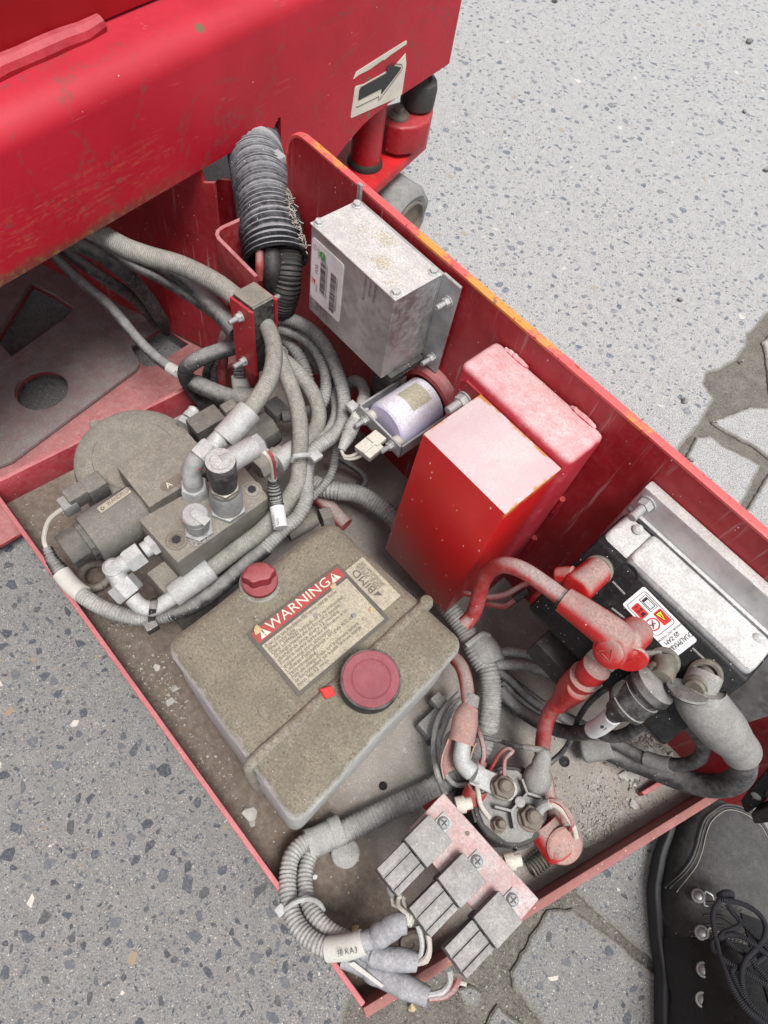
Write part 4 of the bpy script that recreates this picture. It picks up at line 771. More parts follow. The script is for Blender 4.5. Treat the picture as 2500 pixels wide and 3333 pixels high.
t=cable('power_cable',M['hosed'],'heavy black cable looping below the side plate into a grey elbow cover',[(0.1520,0.3135,0.2900),(0.1684,0.3220,0.2720),(0.1848,0.3284,0.2500),(0.1953,0.3292,0.2280),(0.1978,0.3267,0.2060),(0.1920,0.3230,0.1850),(0.1778,0.3190,0.1650),(0.1575,0.3144,0.1450),(0.1374,0.3087,0.1300),(0.1170,0.3030,0.1220),(0.0918,0.2995,0.1180),(0.0706,0.2894,0.1160),(0.0515,0.2755,0.1160),(0.0286,0.2715,0.1160),(0.0058,0.2734,0.1180)],.0105,n=18)
b=MB(); b.tube([(0.0995,0.3088,0.3365),(0.1012,0.3049,0.3350),(0.1044,0.2990,0.3300),(0.1122,0.2963,0.3250),(0.1293,0.3001,0.3140),(0.1464,0.3074,0.3000),(0.1628,0.3159,0.2840)],lambda u:.0125 if u<.12 else (.0185 if u<.62 else .0185-.0045*(u-.62)/.38),24,.002); cv=part(b,'elbow_cover',M['heat'],t)
b=MB(); b.tube([(0.1468,0.3074,0.2995),(0.1628,0.3159,0.2840),(0.1683,0.3183,0.2780)],.0152,24); part(b,'cuff',M['heat'],t)
b=MB(); pa,pb=V((0.1150,0.3027,0.3220)),V((0.1124,0.2918,0.3060)); LL=(pb-pa).length; b.lathe(pa,pb-pa,[(0,.0140),(LL*.72,.0142),(LL*.74,.0150),(LL*.9,.0150),(LL*.92,.0128),(LL*.99,.0122),(LL,.0095)],30); part(b,'stud_cap',M['blackd'],t)
b=MB(); b.lathe(V((0.0974,0.2860,0.3380)),V((0.1048,0.2899,0.3180))-V((0.0977,0.2974,0.3300)),[(-.001,.0145),(.0005,.0152),(.0016,.0145)],28); b.v=[tuple(p) for p in b.v]; part(b,'flap',M['blackd'],t)
b=MB(); b.tube([(0.1094,0.3026,0.2700),(0.1251,0.3109,0.2620),(0.1408,0.3178,0.2500),(0.1557,0.3230,0.2350),(0.1645,0.3227,0.2200),(0.1671,0.3201,0.2000),(0.1605,0.3146,0.1800),(0.1468,0.3104,0.1600),(0.1289,0.3087,0.1450),(0.1159,0.3059,0.1380),(0.0997,0.2995,0.1320),(0.0735,0.2929,0.1250),(0.0461,0.2844,0.1220),(0.0193,0.2789,0.1220),(0.0011,0.2744,0.1240)],.0062,12); t=solo(b,'control_cable',M['hosed'],'grey dusty cable making the inner loop beside the heavy black cable','cable')
b=MB(); b.tube([(0.1462,0.3105,0.1610),(0.1558,0.3128,0.1720),(0.1614,0.3154,0.1810)],.0070,12); part(b,'sleeve',M['heat'],t)
b=MB(); b.tube([(0.1003,0.2911,0.2860),(0.1022,0.2912,0.2750),(0.1086,0.2961,0.2350),(0.1114,0.2932,0.2050),(0.1085,0.2894,0.1880),(0.1019,0.2874,0.1780),(0.0932,0.2892,0.1700)],.0058,12); t=solo(b,'control_cable',M['hosed'],'black speckled cable dropping from a brass stud beside the white tag','cable')
b=MB(); b.hexn(V((0.0972,0.2919,0.3050)),V((-.5,-.6,.5)),.013,.010); b.cyl((0.0981,0.2925,0.3000),(0.1022,0.2897,0.2800),.0065); b.hexn(V((0.1018,0.2899,0.2880)),V((-.5,-.6,.3)),.012,.007); part(b,'stud_nut',M['copperfoil'],t)
b=MB(); capsule(b,(0.1214,0.3069,0.1330),(0.1079,0.2879,0.1180),.0125,.0135); solo(b,'rubber_cover',M['heat'],'loose grey rubber cap resting on the tray beneath the tagged cable','rubber cap')
b=MB(); b.tube([(0.0702,0.2946,0.2850),(0.0672,0.2855,0.2750),(0.0657,0.2782,0.2550),(0.0678,0.2737,0.2300),(0.0727,0.2714,0.2050),(0.0805,0.2689,0.1800),(0.0886,0.2643,0.1550),(0.0921,0.2574,0.1350),(0.0922,0.2478,0.1250)],.0028,8); solo(b,'thin_wire',M['hosed'],'thin dark wire hanging in front of the red cover to the tray floor','wire')
b=MB()
for k in range(4): b.tube([V((0.0219,0.2813,0.2500))+V((.009*math.cos(a)*(1+.1*k)+.004*k,.007*math.sin(a)*(1-.1*k),.003*k+.002*math.sin(2*a))) for a in [i*.42 for i in range(15)]],.0011,6)
b.tube([(0.0219,0.2813,0.2500),(0.0303,0.2859,0.2450),(0.0362,0.2892,0.2450),(0.0450,0.2912,0.2500)],.0011,6); solo(b,'wire_coil',M['wire'],'small bundle of cream wires curled beside the black connector','wire bundle')

# ------------------------------------------------------------------ hydraulic tank
tank=thing('hydraulic_tank','dirty beige plastic hydraulic tank with red warning label and big round cap','tank',(-.11,.11,.10))
ZK=.262
A0,B0,C0,D0=[V(p) for p in ((-0.1928,0.0290,0.2620),(-0.0247,0.0247,0.2620),(-0.0407,0.2140,0.2620),(-0.1986,0.2004,0.2620))]
def inset(P,d):
    c=sum(P,V((0,0,0)))/4; return [p+(c-p).normalized()*d for p in P]
top=[p-V((0,0,ZK-.103)) for p in inset((A0,B0,C0,D0),-.0045)]
mb=MB(); mb.prism(top,(0,0,ZK-.103),.0125,5)
def wob(p):
    p=V(p); k=.0022*noise.noise(p*22)+.0008*noise.noise(p*60); c=(A0+C0)/2; d=V((p.x-c.x,p.y-c.y,(p.z-.19)*.6)).normalized(); return tuple(p+d*k)
b=bmesh.new(); me=mb.mesh('t'); b.from_mesh(me); bmesh.ops.subdivide_edges(b,edges=[e for e in b.edges if e.calc_length()>.02],cuts=9,use_grid_fill=True); mb=MB().bm(b)
mb.v=[wob(p) for p in mb.v]; part(mb,'tank_body',M['tank'],tank,smooth=60)
# moulded seam running over the top and down both sides
s0,s1=V((-0.0773,0.0252,0.2630)),V((-0.0858,0.2116,0.2630)); dr=(s1-s0).normalized(); 
mb=MB(); pts=[s0-dr*.004-V((0,0,.15)),s0-dr*.0045-V((0,0,.016)),s0-dr*.0035-V((0,0,.006)),s0+dr*.004,s0.lerp(s1,.25),s0.lerp(s1,.5)+V((0,0,.0006)),s0.lerp(s1,.75),s1-dr*.004,s1+dr*.0035-V((0,0,.006)),s1+dr*.0045-V((0,0,.016)),s1+dr*.004-V((0,0,.15))]
mb.tube([p-V((0,0,.0016)) for p in pts],.0044,12,rf=lambda L:1+.18*noise.noise(V((L*60,0,5)))); part(mb,'seam_ridge',M['tankseam'],tank)
mb=MB(); mb.lathe(s1+dr*.002-V((0,0,.003)),(0,0,1),[(-.006,.0060),(.0,.0065),(.0045,.0055),(.006,.003)],16); part(mb,'seam_lug',M['tankseam'],tank)
# big filler cap
cc=V((-0.0640,0.1279,0.2850)); cr=0.0225
mb=MB(); b0=V((cc.x,cc.y,.262)); mb.lathe(b0,(0,0,1),[(-.002,cr*.96),(.006,cr*1.05),(.010,cr*1.075),(.019,cr*1.075),(.0225,cr*1.05),(.0235,cr*1.01),(.0228,cr*.98)],56)
cap=part(mb,'filler_cap',M['blackd'],tank,label='black ribbed filler cap with faded red disc')
mb=MB(); mb.lathe(b0,(0,0,1),[(.018,cr*.99),(.0232,cr*.985),(.0238,cr*.95),(.0236,cr*.70),(.0231,cr*.68),(.0231,cr*.66),(.0236,cr*.64),(.0235,.001)],56); part(mb,'cap_disc',M['captop'],cap)
# winged breather
bc=V((-0.1880,0.1142,0.2680)); br=0.0155; zz=V((0,0,1))
mb=MB(); mb.lathe(bc-zz*.008,zz,[(0,br*1.12),(.004,br*1.10),(.006,br*1.0)],40); brt=part(mb,'breather',M['tank'],tank,label='red winged breather plug on a beige collar')
mb=MB(); mb.lathe(bc-zz*.0025,zz,[(0,br*.98),(.0025,br*1.0)],40); part(mb,'gasket',M['black'],brt)
mb=MB(); mb.lathe(bc,zz,[(0,br*1.0),(.003,br*.98),(.004,br*.9),(.004,.001)],40)
wd=(V((-0.1889,0.1286,0.2760))-V((-0.1992,0.1057,0.2760))); wd.z=0; wl=wd.length*.5; wd.normalize(); wq=V((-wd.y,wd.x,0)); P=[]
for k in range(40):
    a=2*math.pi*k/40; r=1+.10*math.cos(6*a); P.append(bc+wd*wl*1.0*math.cos(a)*r+wq*wl*.62*math.sin(a)*r+zz*.003)
mb.prism(P,zz*.0140,.0014,2); part(mb,'wing_grip',M['wing'],brt)
# red chip lying by the cap: a thing of its own further below
# ---- warning label
o,xe,ye=V((-0.0920,0.0799,0.2648)),V((-0.0938,0.1776,0.2648)),V((-0.1581,0.0794,0.2648))
fr=Frame(o,xe-o,ye-o); Wd=(xe-o).length; Ht=(ye-o).dot(fr.y)
mb=MB(); plate(mb,fr,rrect(0,0,Wd,Ht,.0015),.0005); L=part(mb,'warning_label',M['inkd'],tank,label='warning label with worn print and dark border')
mb=MB(); flatpoly(mb,fr,rrect(.035*Wd,.045*Ht,.965*Wd,.765*Ht,.0004),.0008); part(mb,'label_ground',M['labeld'],L)
mb=MB(); flatpoly(mb,fr,rrect(.030*Wd,.805*Ht,.970*Wd,.965*Ht,.0004),.0008); part(mb,'header',M['inkrd'],L)
tx=MB(); letters(tx,fr,'WARNING',.50*Wd,.838*Ht,.0122,h=.0012,align='CENTER',sx=1.10); part(tx,'header_print',M['cream'],L)
for u in (.115,.885):
    b=MB(); h_=.125*Ht; flatpoly(b,fr,[(u*Wd-h_*.58,.825*Ht),(u*Wd+h_*.58,.825*Ht),(u*Wd,.825*Ht+h_)],.0012); part(b,'alert_triangle',M['cream'],L)
    b=MB(); letters(b,fr,'!',u*Wd,.834*Ht,.0085,h=.0015,align='CENTER',sx=1.3); part(b,'alert_mark',M['inkd'],L)
tx=MB(); lines=['Down make sure Attachments fully lowered, could the fluid be','filled into tank.','Clear L-HM46/32 hydraulic oil is recommended.','Oil change is required after the first week of operation,','afterwards once every 12 months.','Remplir le reservoir que lorsque les fonctions de l\'e',"quipement sont abaissees.","L'utilisation d'huile hydraulique L-HM grade 46/32 est",'recommandee.',"Faire une vidange d'huile, lors la premiere semaine",'de fonctionnement, par la suite, faire une vidange','tous les 12 mois.']
for i,s_ in enumerate(lines): letters(tx,fr,s_,.055*Wd,(.700-.0555*i)*Ht,.0046,h=.0011,sx=min(1.02,.90*Wd/(len(s_)*.00232)))
part(tx,'body_print',M['inkd'],L)
# ---- maker's label
o,xe,ye=V((-0.1034,0.1990,0.2648)),V((-0.1514,0.1972,0.2648)),V((-0.1031,0.1780,0.2648)); o=V((-0.1034,0.1990,0.2648))
fr=Frame(o,xe-o,ye-o); Wd=(xe-o).length; Ht=(ye-o).dot(fr.y)
mb=MB(); plate(mb,fr,rrect(0,0,Wd,Ht,.0015),.0004); L=part(mb,'maker_label',M['labeld'],tank,label='small cream maker label')
tx=MB(); letters(tx,fr,'BIMD',.36*Wd,.56*Ht,.0098,h=.0008,sx=1.15); flatpoly(tx,fr,[(.22*Wd,.56*Ht),(.33*Wd,.56*Ht),(.33*Wd,.86*Ht)],.0008)
letters(tx,fr,'TYPE:41 2000/228',.34*Wd,.42*Ht,.0038,h=.0008); letters(tx,fr,'TDC 5F1T/E 1/8/24',.34*Wd,.28*Ht,.0038,h=.0008,sx=.95); letters(tx,fr,'S/N:2020D681 2DS',.34*Wd,.14*Ht,.0038,h=.0008,sx=.95); part(tx,'print',M['inkd'],L)
# side sticker sliver on the long side
a_,b_=V((-0.1403,0.0288,0.2350)),V((-0.1096,0.0285,0.2350)); 
mb=MB(); q_=V((a_.x,.0248,.228)); mb.prism([V((a_.x,.0268,.248)),V((b_.x,.0264,.248)),V((b_.x,.0258,.205)),V((a_.x,.0262,.205))],(0,-.0016,0)); sk=part(mb,'side_sticker',M['label'],tank)
mb=MB(); mb.prism([V((a_.x,.0250,.2475)),V((b_.x,.0246,.2475)),V((b_.x,.0246,.243)),V((a_.x,.0250,.243))],(0,-.0004,0)); part(mb,'sticker_stripe',M['inkr'],sk)
b=MB(); c=V((-0.0813,0.0992,0.2660)); b.prism([c+V(p) for p in ((-.005,-.004,-.002),(.004,-.005,-.002),(.0065,.003,-.002),(-.001,.005,-.002))],(.001,0,.0065),.0006,1); solo(b,'plastic_chip',mat('bright_red_plastic',(.60,.02,.02),.45,bump=.05),'bright red broken plastic chip lying beside the round tank cap','chip')

# ------------------------------------------------------------------ hydraulic power unit
pu=thing('hydraulic_pump_unit','dusty grey hydraulic power unit with drum motor, solenoid valve and port block','pump unit',(-.34,.11,.10))
zz=V((0,0,1))
dc=V((-.399,.113,.104)); R_=.0605
mb=MB(); mb.lathe(dc,zz,[(0,R_*.94),(.004,R_),(.086,R_),(.0935,R_*.97),(.0965,R_*.90),(.0975,R_*.70),(.0975,R_*.68),(.0990,R_*.66),(.0995,R_*.3),(.0995,.001)],72); mo=part(mb,'motor_drum',M['cast'],pu)
mb=MB()
for a in (100,190,20):
    p=dc+V((R_*math.cos(math.radians(a)),R_*math.sin(math.radians(a)),.070)); mb=MB(); mb.lathe(p,zz,[(0,.0055),(.022,.0055),(.024,.004)],14); part(mb,'motor_lug',M['cast'],mo)
f0,f1=V((-0.3869,0.0945,0.2045)),V((-0.3930,0.1304,0.2045)); fr=Frame(f0,f1-f0,zz.cross(f1-f0)); tx=MB(); letters(tx,fr,'Min Feng Motor',0,0,.0058,h=.0002,sx=.92); part(tx,'motor_print',M['ink'],mo)
# valve body with cast port letter
mb=MB(); mb.box((-.3755,.0865,.150),(-.3200,.1610,.2350),.0016); vb=part(mb,'valve_body',M['cast'],pu)
mb=MB(); fa=Frame((-0.3289,0.1072,0.2352),V((-0.3296,0.1302,0.2352))-V((-0.3289,0.1072,0.2352)),V((-0.3388,0.1091,0.2352))-V((-0.3289,0.1072,0.2352))); flatpoly(mb,fa,rrect(-.002,-.005,.022,.0055,.005),.0002); part(mb,'port_recess',M['rusty'],vb)
tx=MB(); letters(tx,fa,'A',.003,-.0030,.0088,h=.0009); part(tx,'port_letter',M['cream'],vb)
# solenoids, front and rear
def ribbed(p,ax,L,r,n=14):
    b=MB(); x,y,z=basis(ax); p=V(p); prof=[]
    for k in range(n*2):
        a=math.pi*k/n; q=r*(1.0 if k%2 else .93); prof.append(p+(x*math.cos(a)+y*math.sin(a))*q)
    b.prism(prof,z*L,.0009,1); return b
cx,cz,cr=-.3405,.2050,.0255
mb=MB(); mb.lathe((cx,.0862,cz),(0,-1,0),[(0,cr*.95),(.002,cr),(.053,cr),(.0555,cr*.94)],40); co_=part(mb,'front_coil',M['castd'],pu)
part(ribbed((cx,.0312,cz),(0,-1,0),.006,.0205),'coil_collar',M['knob'],co_); part(ribbed((cx-.002,.0262,cz-.001),(0,-1,0),.0195,.0185,9),'coil_knob',M['knob'],co_)
q0,q1,q2=V((-0.3496,0.0520,0.2309)),V((-0.3525,0.0850,0.2309)),V((-0.3427,0.0507,0.2309)); fr=Frame(q2,q1-q0,q0-q2); Wd=(q1-q0).length; Ht=(q0-q2).length
mb=MB(); plate(mb,fr,rrect(0,0,Wd,Ht,.001),.0004); nl=part(mb,'name_plate',mat('name_plate',(.36,.32,.25),.5,dust=.3,dcol=(.22,.2,.16),bump=.1),co_)
tx=MB(); letters(tx,fr,'WANDFLUH',.26*Wd,.30*Ht,.0058,h=.0008,sx=.80); tx.tube([fr.p(.06*Wd,.45*Ht,.0007),fr.p(.11*Wd,.75*Ht,.0007),fr.p(.16*Wd,.45*Ht,.0007),fr.p(.11*Wd,.18*Ht,.0007),fr.p(.06*Wd,.45*Ht,.0007)],.0005,5,spline=False); part(tx,'name_print',M['inkd'],co_)
mb=MB(); mb.lathe((-.346,.1612,.2010),(0,1,0),[(0,cr*.95),(.002,cr*1.02),(.058,cr*1.02),(.0610,cr*.96)],40); cr_=part(mb,'rear_coil',M['castd'],pu)
part(ribbed((-.345,.2215,.2000),(0,1,0),.022,.0195,9),'coil_knob',M['knob'],cr_)
mb=MB(); mb.box(V((-0.3763,0.0640,0.2220))-V((.012,.011,.016)),V((-0.3763,0.0640,0.2220))+V((.006,.008,.005)),.0012); mb.box(V((-0.3801,0.0466,0.2220))-V((.008,.012,.014)),V((-0.3801,0.0466,0.2220))+V((.007,.009,.004)),.0012); cn=part(mb,'coil_connector',M['castd'],pu)
mb=MB(); mb.box(V((-0.3799,0.0339,0.2160))-V((.0075,.0070,.012)),V((-0.3799,0.0339,0.2160))+V((.0075,.0070,.004)),.0014); part(mb,'plug',M['heat'],cn)
mb=MB(); mb.box(V((-0.3677,0.1815,0.2380))-V((.0105,.0165,.020)),V((-0.3677,0.1815,0.2380))+V((.0105,.0165,.004)),.0012); cn=part(mb,'coil_connector',M['knob'],pu)
mb=MB(); mb.box(V((-0.3677,0.2089,0.2380))-V((.006,.008,.012)),V((-0.3677,0.2089,0.2380))+V((.006,.008,.004)),.002); part(mb,'plug',M['castd'],cn)
mb=MB(); mb.hexn(V((-0.3968,0.1690,0.2150))-zz*.008,V((-.35,.94,0)),.015,.008); mb.lathe(V((-0.4003,0.1773,0.2150))-zz*.006,V((-.35,.94,0)),[(0,.0062),(.004,.0068),(.008,.006),(.012,.0068),(.014,.005)],18); part(mb,'drain_plug',M['zincb'],pu)
# port block
b0,b1,b2,b3=V((-0.3069,0.0702,0.2500)),V((-0.2511,0.0733,0.2500)),V((-0.2549,0.1743,0.2500)),V((-0.3008,0.1759,0.2500))
mb=MB(); mb.prism([p-zz*.052 for p in (b0,b1,b2,b3)],zz*.052,.0012,2); bl=part(mb,'port_block',M['cast'],pu)
def socket(c,r):
    b=MB(); b.lathe(V(c)-zz*.004,zz,[(0,r*1.15),(.0045,r*1.15),(.0045,r*1.0),(.0030,r*.98),(.0030,r*.85),(.0048,r*.83),(.0052,r*.50),(.0015,r*.48)],28); return b
for c_,r_,m_ in (((-0.2694,0.0848,0.2500),.0085,'rusty'),((-0.2708,0.1664,0.2500),.0080,'steel')):
    sc_=part(socket(c_,r_),'socket_screw',M[m_],bl); b=MB(); b.lathe(V(c_)+zz*.0019,zz,[(0,r_*.50),(.0003,r_*.50)],6); part(b,'socket_shade',M['ink'],sc_)  # flat black hexagon paints the shade inside the screw recess
mb=MB(); mb.prism([V(p) for p in ((-0.2832,0.0521,0.2000),(-0.2441,0.0549,0.2000),(-0.2416,0.0947,0.2000),(-0.2843,0.0906,0.2000))],(0,0,-.09),.002); part(mb,'foot_block',M['cast'],pu)
mb=MB(); mb.box((-.330,.10,.105),(-.262,.165,.199),.002); part(mb,'pump_body',M['cast'],pu)
mb=MB(); 
for c,q in (((-0.2962,0.0686,0.2305),(-0.2945,0.0735,0.2305)),((-0.2954,0.1938,0.2320),(-0.2957,0.1871,0.2320))): pass
P=V((-0.2821,0.0982,0.2503)); mb.tube([P,P+V((.004,.010,0)),P+V((.006,.022,0))],.0006,4); part(mb,'paint_mark',M['pinkpaint'],bl)
# pressure switch standing on the block
pc=V((-0.2687,0.1385,0.2500)); mb=MB(); mb.hexn(pc,zz,.029,.006); mb.lathe(pc,zz,[(.006,.0142),(.026,.0142),(.031,.0118),(.0335,.0112)],36); sw=part(mb,'pressure_switch',M['zinc'],pu)
mb=MB(); mb.lathe(pc,zz,[(.0335,.0118),(.0345,.0124),(.037,.0124),(.038,.0118)],40); mb.hexn(pc+zz*.038,zz,.0225,.0040); part(mb,'knurled_ring',mat('brass_nickel',(.26,.24,.20),.4,.7,dust=.25,bump=.2),sw)
mb=MB(); mb.lathe(pc,zz,[(.042,.0110),(.050,.0116),(.056,.0122),(.064,.0128),(.0775,.0128),(.0800,.0120),(.0803,.0095),(.0798,.0085),(.0803,.0080),(.0803,.001)],36); part(mb,'switch_head',mat('switch_dark_head',(.03,.03,.032),.5,.2,dust=.12,up=1.0,nlo=.45,dcol=(.40,.40,.39),bump=.3),sw,label='dark switch head with dusty grey top')
hp=pc+zz*.072; ho=V((-0.2698,0.1719,0.3180)); mb=MB(); mb.tube([hp,hp.lerp(ho,.5),ho],.0098,22); 
mb.hexn(ho,(ho-hp).normalized(),.0175,.007); part(mb,'cable_gland',M['zinc'],sw)
# test coupling with dust cap and chain
tc=V((-0.2664,0.1058,0.2500)); mb=MB(); mb.hexn(tc,zz,.023,.004); mb.lathe(tc,zz,[(.004,.0095),(.012,.0098),(.0125,.0108),(.021,.0108),(.0215,.0098),(.0225,.0098),(.0230,.0112),(.0290,.0112),(.0305,.0100),(.0308,.001)],32); tp=part(mb,'test_coupling',M['zinc'],pu)
tt=tc+zz*.0308; mb=MB(); mb.lathe(tt,zz,[(0,.0036),(.0015,.0036),(.002,.0028)],18); mb.obb(tt+V((.0065,.0015,.0008)),((1,.25,0),(-.25,1,0),(0,0,1)),(.008,.0042,.0006),.0004); part(mb,'cap_strap',M['zincb'],tp)
mb=MB(); P=[(-0.2610,0.1111,0.2790),(-0.2598,0.1119,0.2720),(-0.2594,0.1097,0.2660),(-0.2579,0.1099,0.2600),(-0.2578,0.1067,0.2560),(-0.2541,0.1068,0.2535),(-0.2531,0.1022,0.2525),(-0.2531,0.0970,0.2525),(-0.2568,0.0936,0.2525),(-0.2597,0.0945,0.2535),(-0.2608,0.0982,0.2535),(-0.2564,0.0977,0.2530),(-0.2527,0.1004,0.2540)]
pp=spl(P,.0022)
for i in range(0,len(pp)-2,2):
    c=(pp[i]+pp[i+2])/2; t_=(pp[i+2]-pp[i]).normalized(); u=t_.cross(zz).normalized() if (i//2)%2 else t_.cross(V((1,.3,0))).normalized()
    mb.tube([c+t_*.0026*math.cos(a)+u*.0015*math.sin(a) for a in [k*math.pi/5 for k in range(11)]],.00042,5,spline=False,caps=False)
part(mb,'chain',M['zinc'],tp,stuff=True)
# elbow and hose tail on top of the block
ec=V((-0.2992,0.1246,0.2500)); mb=MB(); mb.hexn(ec,zz,.0225,.0145); mb.lathe(ec,zz,[(.0145,.0085),(.020,.0082)],24); el=part(mb,'elbow_fitting',M['zincb'],pu)
e1=V((-0.3021,0.1271,0.2830)); e2=V((-0.3010,0.1353,0.2980)); e3=V((-0.2965,0.1425,0.3060)); mb=MB(); mb.tube([ec+zz*.012,ec+zz*.022,e1,e2,e3],.0086,20,.002); part(mb,'bend',M['zincb'],el)
dv=(V((-0.3016,0.1724,0.3140))-e3).normalized(); mb=MB(); mb.hexn(e3-dv*.009,dv,.0205,.015); mb.lathe(e3+dv*.006,dv,[(0,.0080),(.014,.0075)],20); part(mb,'union_nut',M['zincb'],el)
mb=MB(); mb.lathe(e2+V((.002,-.006,-.003)),V((.3,-.5,.5)),[(0,.006),(.0012,.0055),(.0020,.003)],16); part(mb,'paint_mark',M['pinkpaint'],el)
# lower port: adaptor, elbow, union nut
g0=V((-0.2908,0.0763,0.2260)); g1=V((-0.2913,0.0624,0.2240)); g2=V((-0.2918,0.0486,0.2220)); g3=V((-0.2940,0.0309,0.2190)); g4=V((-0.2812,0.0290,0.2130)); g5=V((-0.2703,0.0303,0.2080))
mb=MB(); d_=(g2-g0).normalized(); mb.hexn(g0,d_,.0185,.010); mb.lathe(g0+d_*.010,d_,[(0,.0078),(.006,.0078)],20); mb.hexn(g2-d_*.010,d_,.0205,.016); le=part(mb,'port_elbow',M['zincb'],pu)
mb=MB(); mb.tube([g2,g2.lerp(g3,.6),g3,g3.lerp(g4,.4),g4],.0085,20,.002); mb.lathe(g3,zz,[(-.008,.0085),(.006,.0090),(.0085,.006)],20); part(mb,'elbow_body',M['zincb'],le)
d2=(g5-g4).normalized(); mb=MB(); mb.hexn(g4-d2*.002,d2,.0235,.0155); part(mb,'union_nut',M['zincb'],le)
mb=MB(); mb.lathe(g0-d_*.002,-d_,[(-.004,.0098),(.001,.010)],20); part(mb,'paint_mark',M['pinkpaint'],le)
h0=V((-0.2946,0.1943,0.2340)); h1=V((-0.2954,0.2059,0.2340)); d3=(h1-h0).normalized(); mb=MB(); mb.hexn(h0-d3*.006,d3,.0195,.018); mb.lathe(h0+d3*.012,d3,[(0,.0095),(.008,.0095),(.0081,.0078),(.014,.0078)],20); part(mb,'side_fitting',M['steel'],pu)
# brown ring lying under the front knob
mb=MB(); P=V((-0.3545,0.0180,0.1120)); mb.tube([P+V((.014*math.cos(a),.014*math.sin(a),0)) for a in [k*math.pi/14 for k in range(29)]],.0045,12,spline=False,caps=False); solo(mb,'rubber_ring',M['copperfoil'],'brown rubber ring lying under the black coil knob at the tray edge','ring')

# ------------------------------------------------------------------ contactor with its lug, nuts and caps
con=thing('contactor','round black contactor with Y shaped barrier and rusty terminal nuts, beside the relay plate','contactor',(.088,.178,.10))
ct=V((0.0875,0.1804,0.1700)); ct.z=.10; zz=V((0,0,1))
mb=MB(); mb.lathe(ct,zz,[(0,.040),(.006,.040),(.0075,.038),(.009,.0325),(.050,.0325),(.0505,.0345),(.060,.0345),(.0615,.033)],48); part(mb,'contactor_body',M['black'],con)
for k in range(8):
    a=k*math.pi/4+.3; 
    if k in (1,3,6): continue
    mb=MB(); mb.obb(ct+V((.0345*math.cos(a),.0345*math.sin(a),.054)),((math.cos(a),math.sin(a),0),(-math.sin(a),math.cos(a),0),zz),(.0016,.006,.006),.0006); part(mb,'rim_tab',M['black'],con)
mb=MB(); P=[]
for k in range(16):
    a=2*math.pi*k/16+.2; r=.0305*(1 if k%4 else .93); P.append(ct+V((r*math.cos(a),r*math.sin(a),.0612)))
mb.prism(P,(0,0,.0030),.0006,1); part(mb,'terminal_plate',M['heat'],con)
z0=.1655
j0,j1,j2=V((0.0894,0.1852,0.1680)),V((0.0888,0.1958,0.1680)),V((0.0894,0.1743,0.1680))
def wallbar(mb,a,b,h=.0065,w=.0011):
    a,b=V(a),V(b); a.z=b.z=.164; d=(b-a).normalized(); q=V((-d.y,d.x,0)); mb.prism([a-q*w,b-q*w,b+q*w,a+q*w],(0,0,h+.0040),.0004,1)
mb=MB()
for a,b in ((j1,j2),(j1,(0.0776,0.2009,0.1680)),(j1,(0.0999,0.2029,0.1680)),(j2,(0.0768,0.1652,0.1680)),(j2,(0.1006,0.1663,0.1680))): wallbar(mb,a,b)
mb.lathe(V((j0.x,j0.y,.164)),zz,[(0,.0046),(.0108,.0046),(.0112,.0038)],20); part(mb,'barrier',M['relay'],con,label='grey Y shaped barrier between the terminals')
def nutstack(name,c,r,mat_n,h=.006,zb=.164):
    c=V((c[0],c[1],zb)); b=MB(); b.lathe(c,zz,[(0,r*1.12),(.0012,r*1.14),(.0022,r*1.05),(.0024,r*.95)],28); b.hexn(c+zz*.0024,zz,r*1.75,h); b.lathe(c+zz*(.0022+h),zz,[(0,r*.62)]+[(x*.0010,r*(.62 if k%2 else .54)) for k,x in enumerate(range(0,7))]+[(.0072,r*.45)],16); return part(b,name,mat_n,con)
n1,n2,n3=V((0.0710,0.1824,0.1780)),V((0.1058,0.1853,0.1720)),V((0.0905,0.1595,0.1680))
nutstack('terminal_nut',n1,.0098,M['rusty'],zb=.1715); nutstack('terminal_nut',n2,.0104,M['rusty']); nutstack('terminal_nut',n3,.0062,M['rusty'],.004)
# thick cable with lug
pc=thing('battery_cable','thick dusty pink cable with terracotta sleeve ending in a flat zinc lug','cable',(0.0073,0.1980,0.1700))
mb=MB(); mb.tube([(-0.0583,0.2364,0.1500),(-0.0430,0.2356,0.1600),(-0.0299,0.2312,0.1700),(-0.0160,0.2211,0.1780),(-0.0058,0.2116,0.1820)]+[(-0.0015,0.2081,0.1840),(0.0040,0.2022,0.1840)],.0066,16); part(mb,'jacket',M['cab_red'],pc)
mb=MB(); mb.tube([(-0.0037,0.2141,0.1835),(-0.0004,0.2094,0.1840),(0.0021,0.2057,0.1840)],.0074,18); part(mb,'band',M['heat'],pc)
mb=MB(); mb.tube([(0.0020,0.2050,0.1840),(0.0047,0.1989,0.1840),(0.0099,0.1908,0.1840),(0.0159,0.1820,0.1840),(0.0187,0.1776,0.1830)],lambda u:.0088+.0030*min(1,u*3),22); part(mb,'sleeve',M['terracotta'],pc)
mb=MB(); P=spl([(0.0172,0.1849,0.1860),(0.0187,0.1792,0.1840),(0.0234,0.1701,0.1800),(0.0290,0.1621,0.1760),(0.0358,0.1591,0.1730)],.003); vs=[];fs=[];n=13
for i,p in enumerate(P):
    u=i/(len(P)-1); t_=(P[min(i+1,len(P)-1)]-P[max(i-1,0)]).normalized(); x_=t_.cross(zz).normalized(); y_=x_.cross(t_); r=.0118*(1+.12*u)
    for k in range(n):
        a=math.radians(178+184*k/(n-1)-4); vs.append(p+x_*r*math.cos(a)+y_*r*math.sin(a))
    for k in range(n):
        a=math.radians(178+184*(n-1-k)/(n-1)-4); vs.append(p+x_*(r-.0012)*math.cos(a)+y_*(r-.0012)*math.sin(a))
m_=2*n
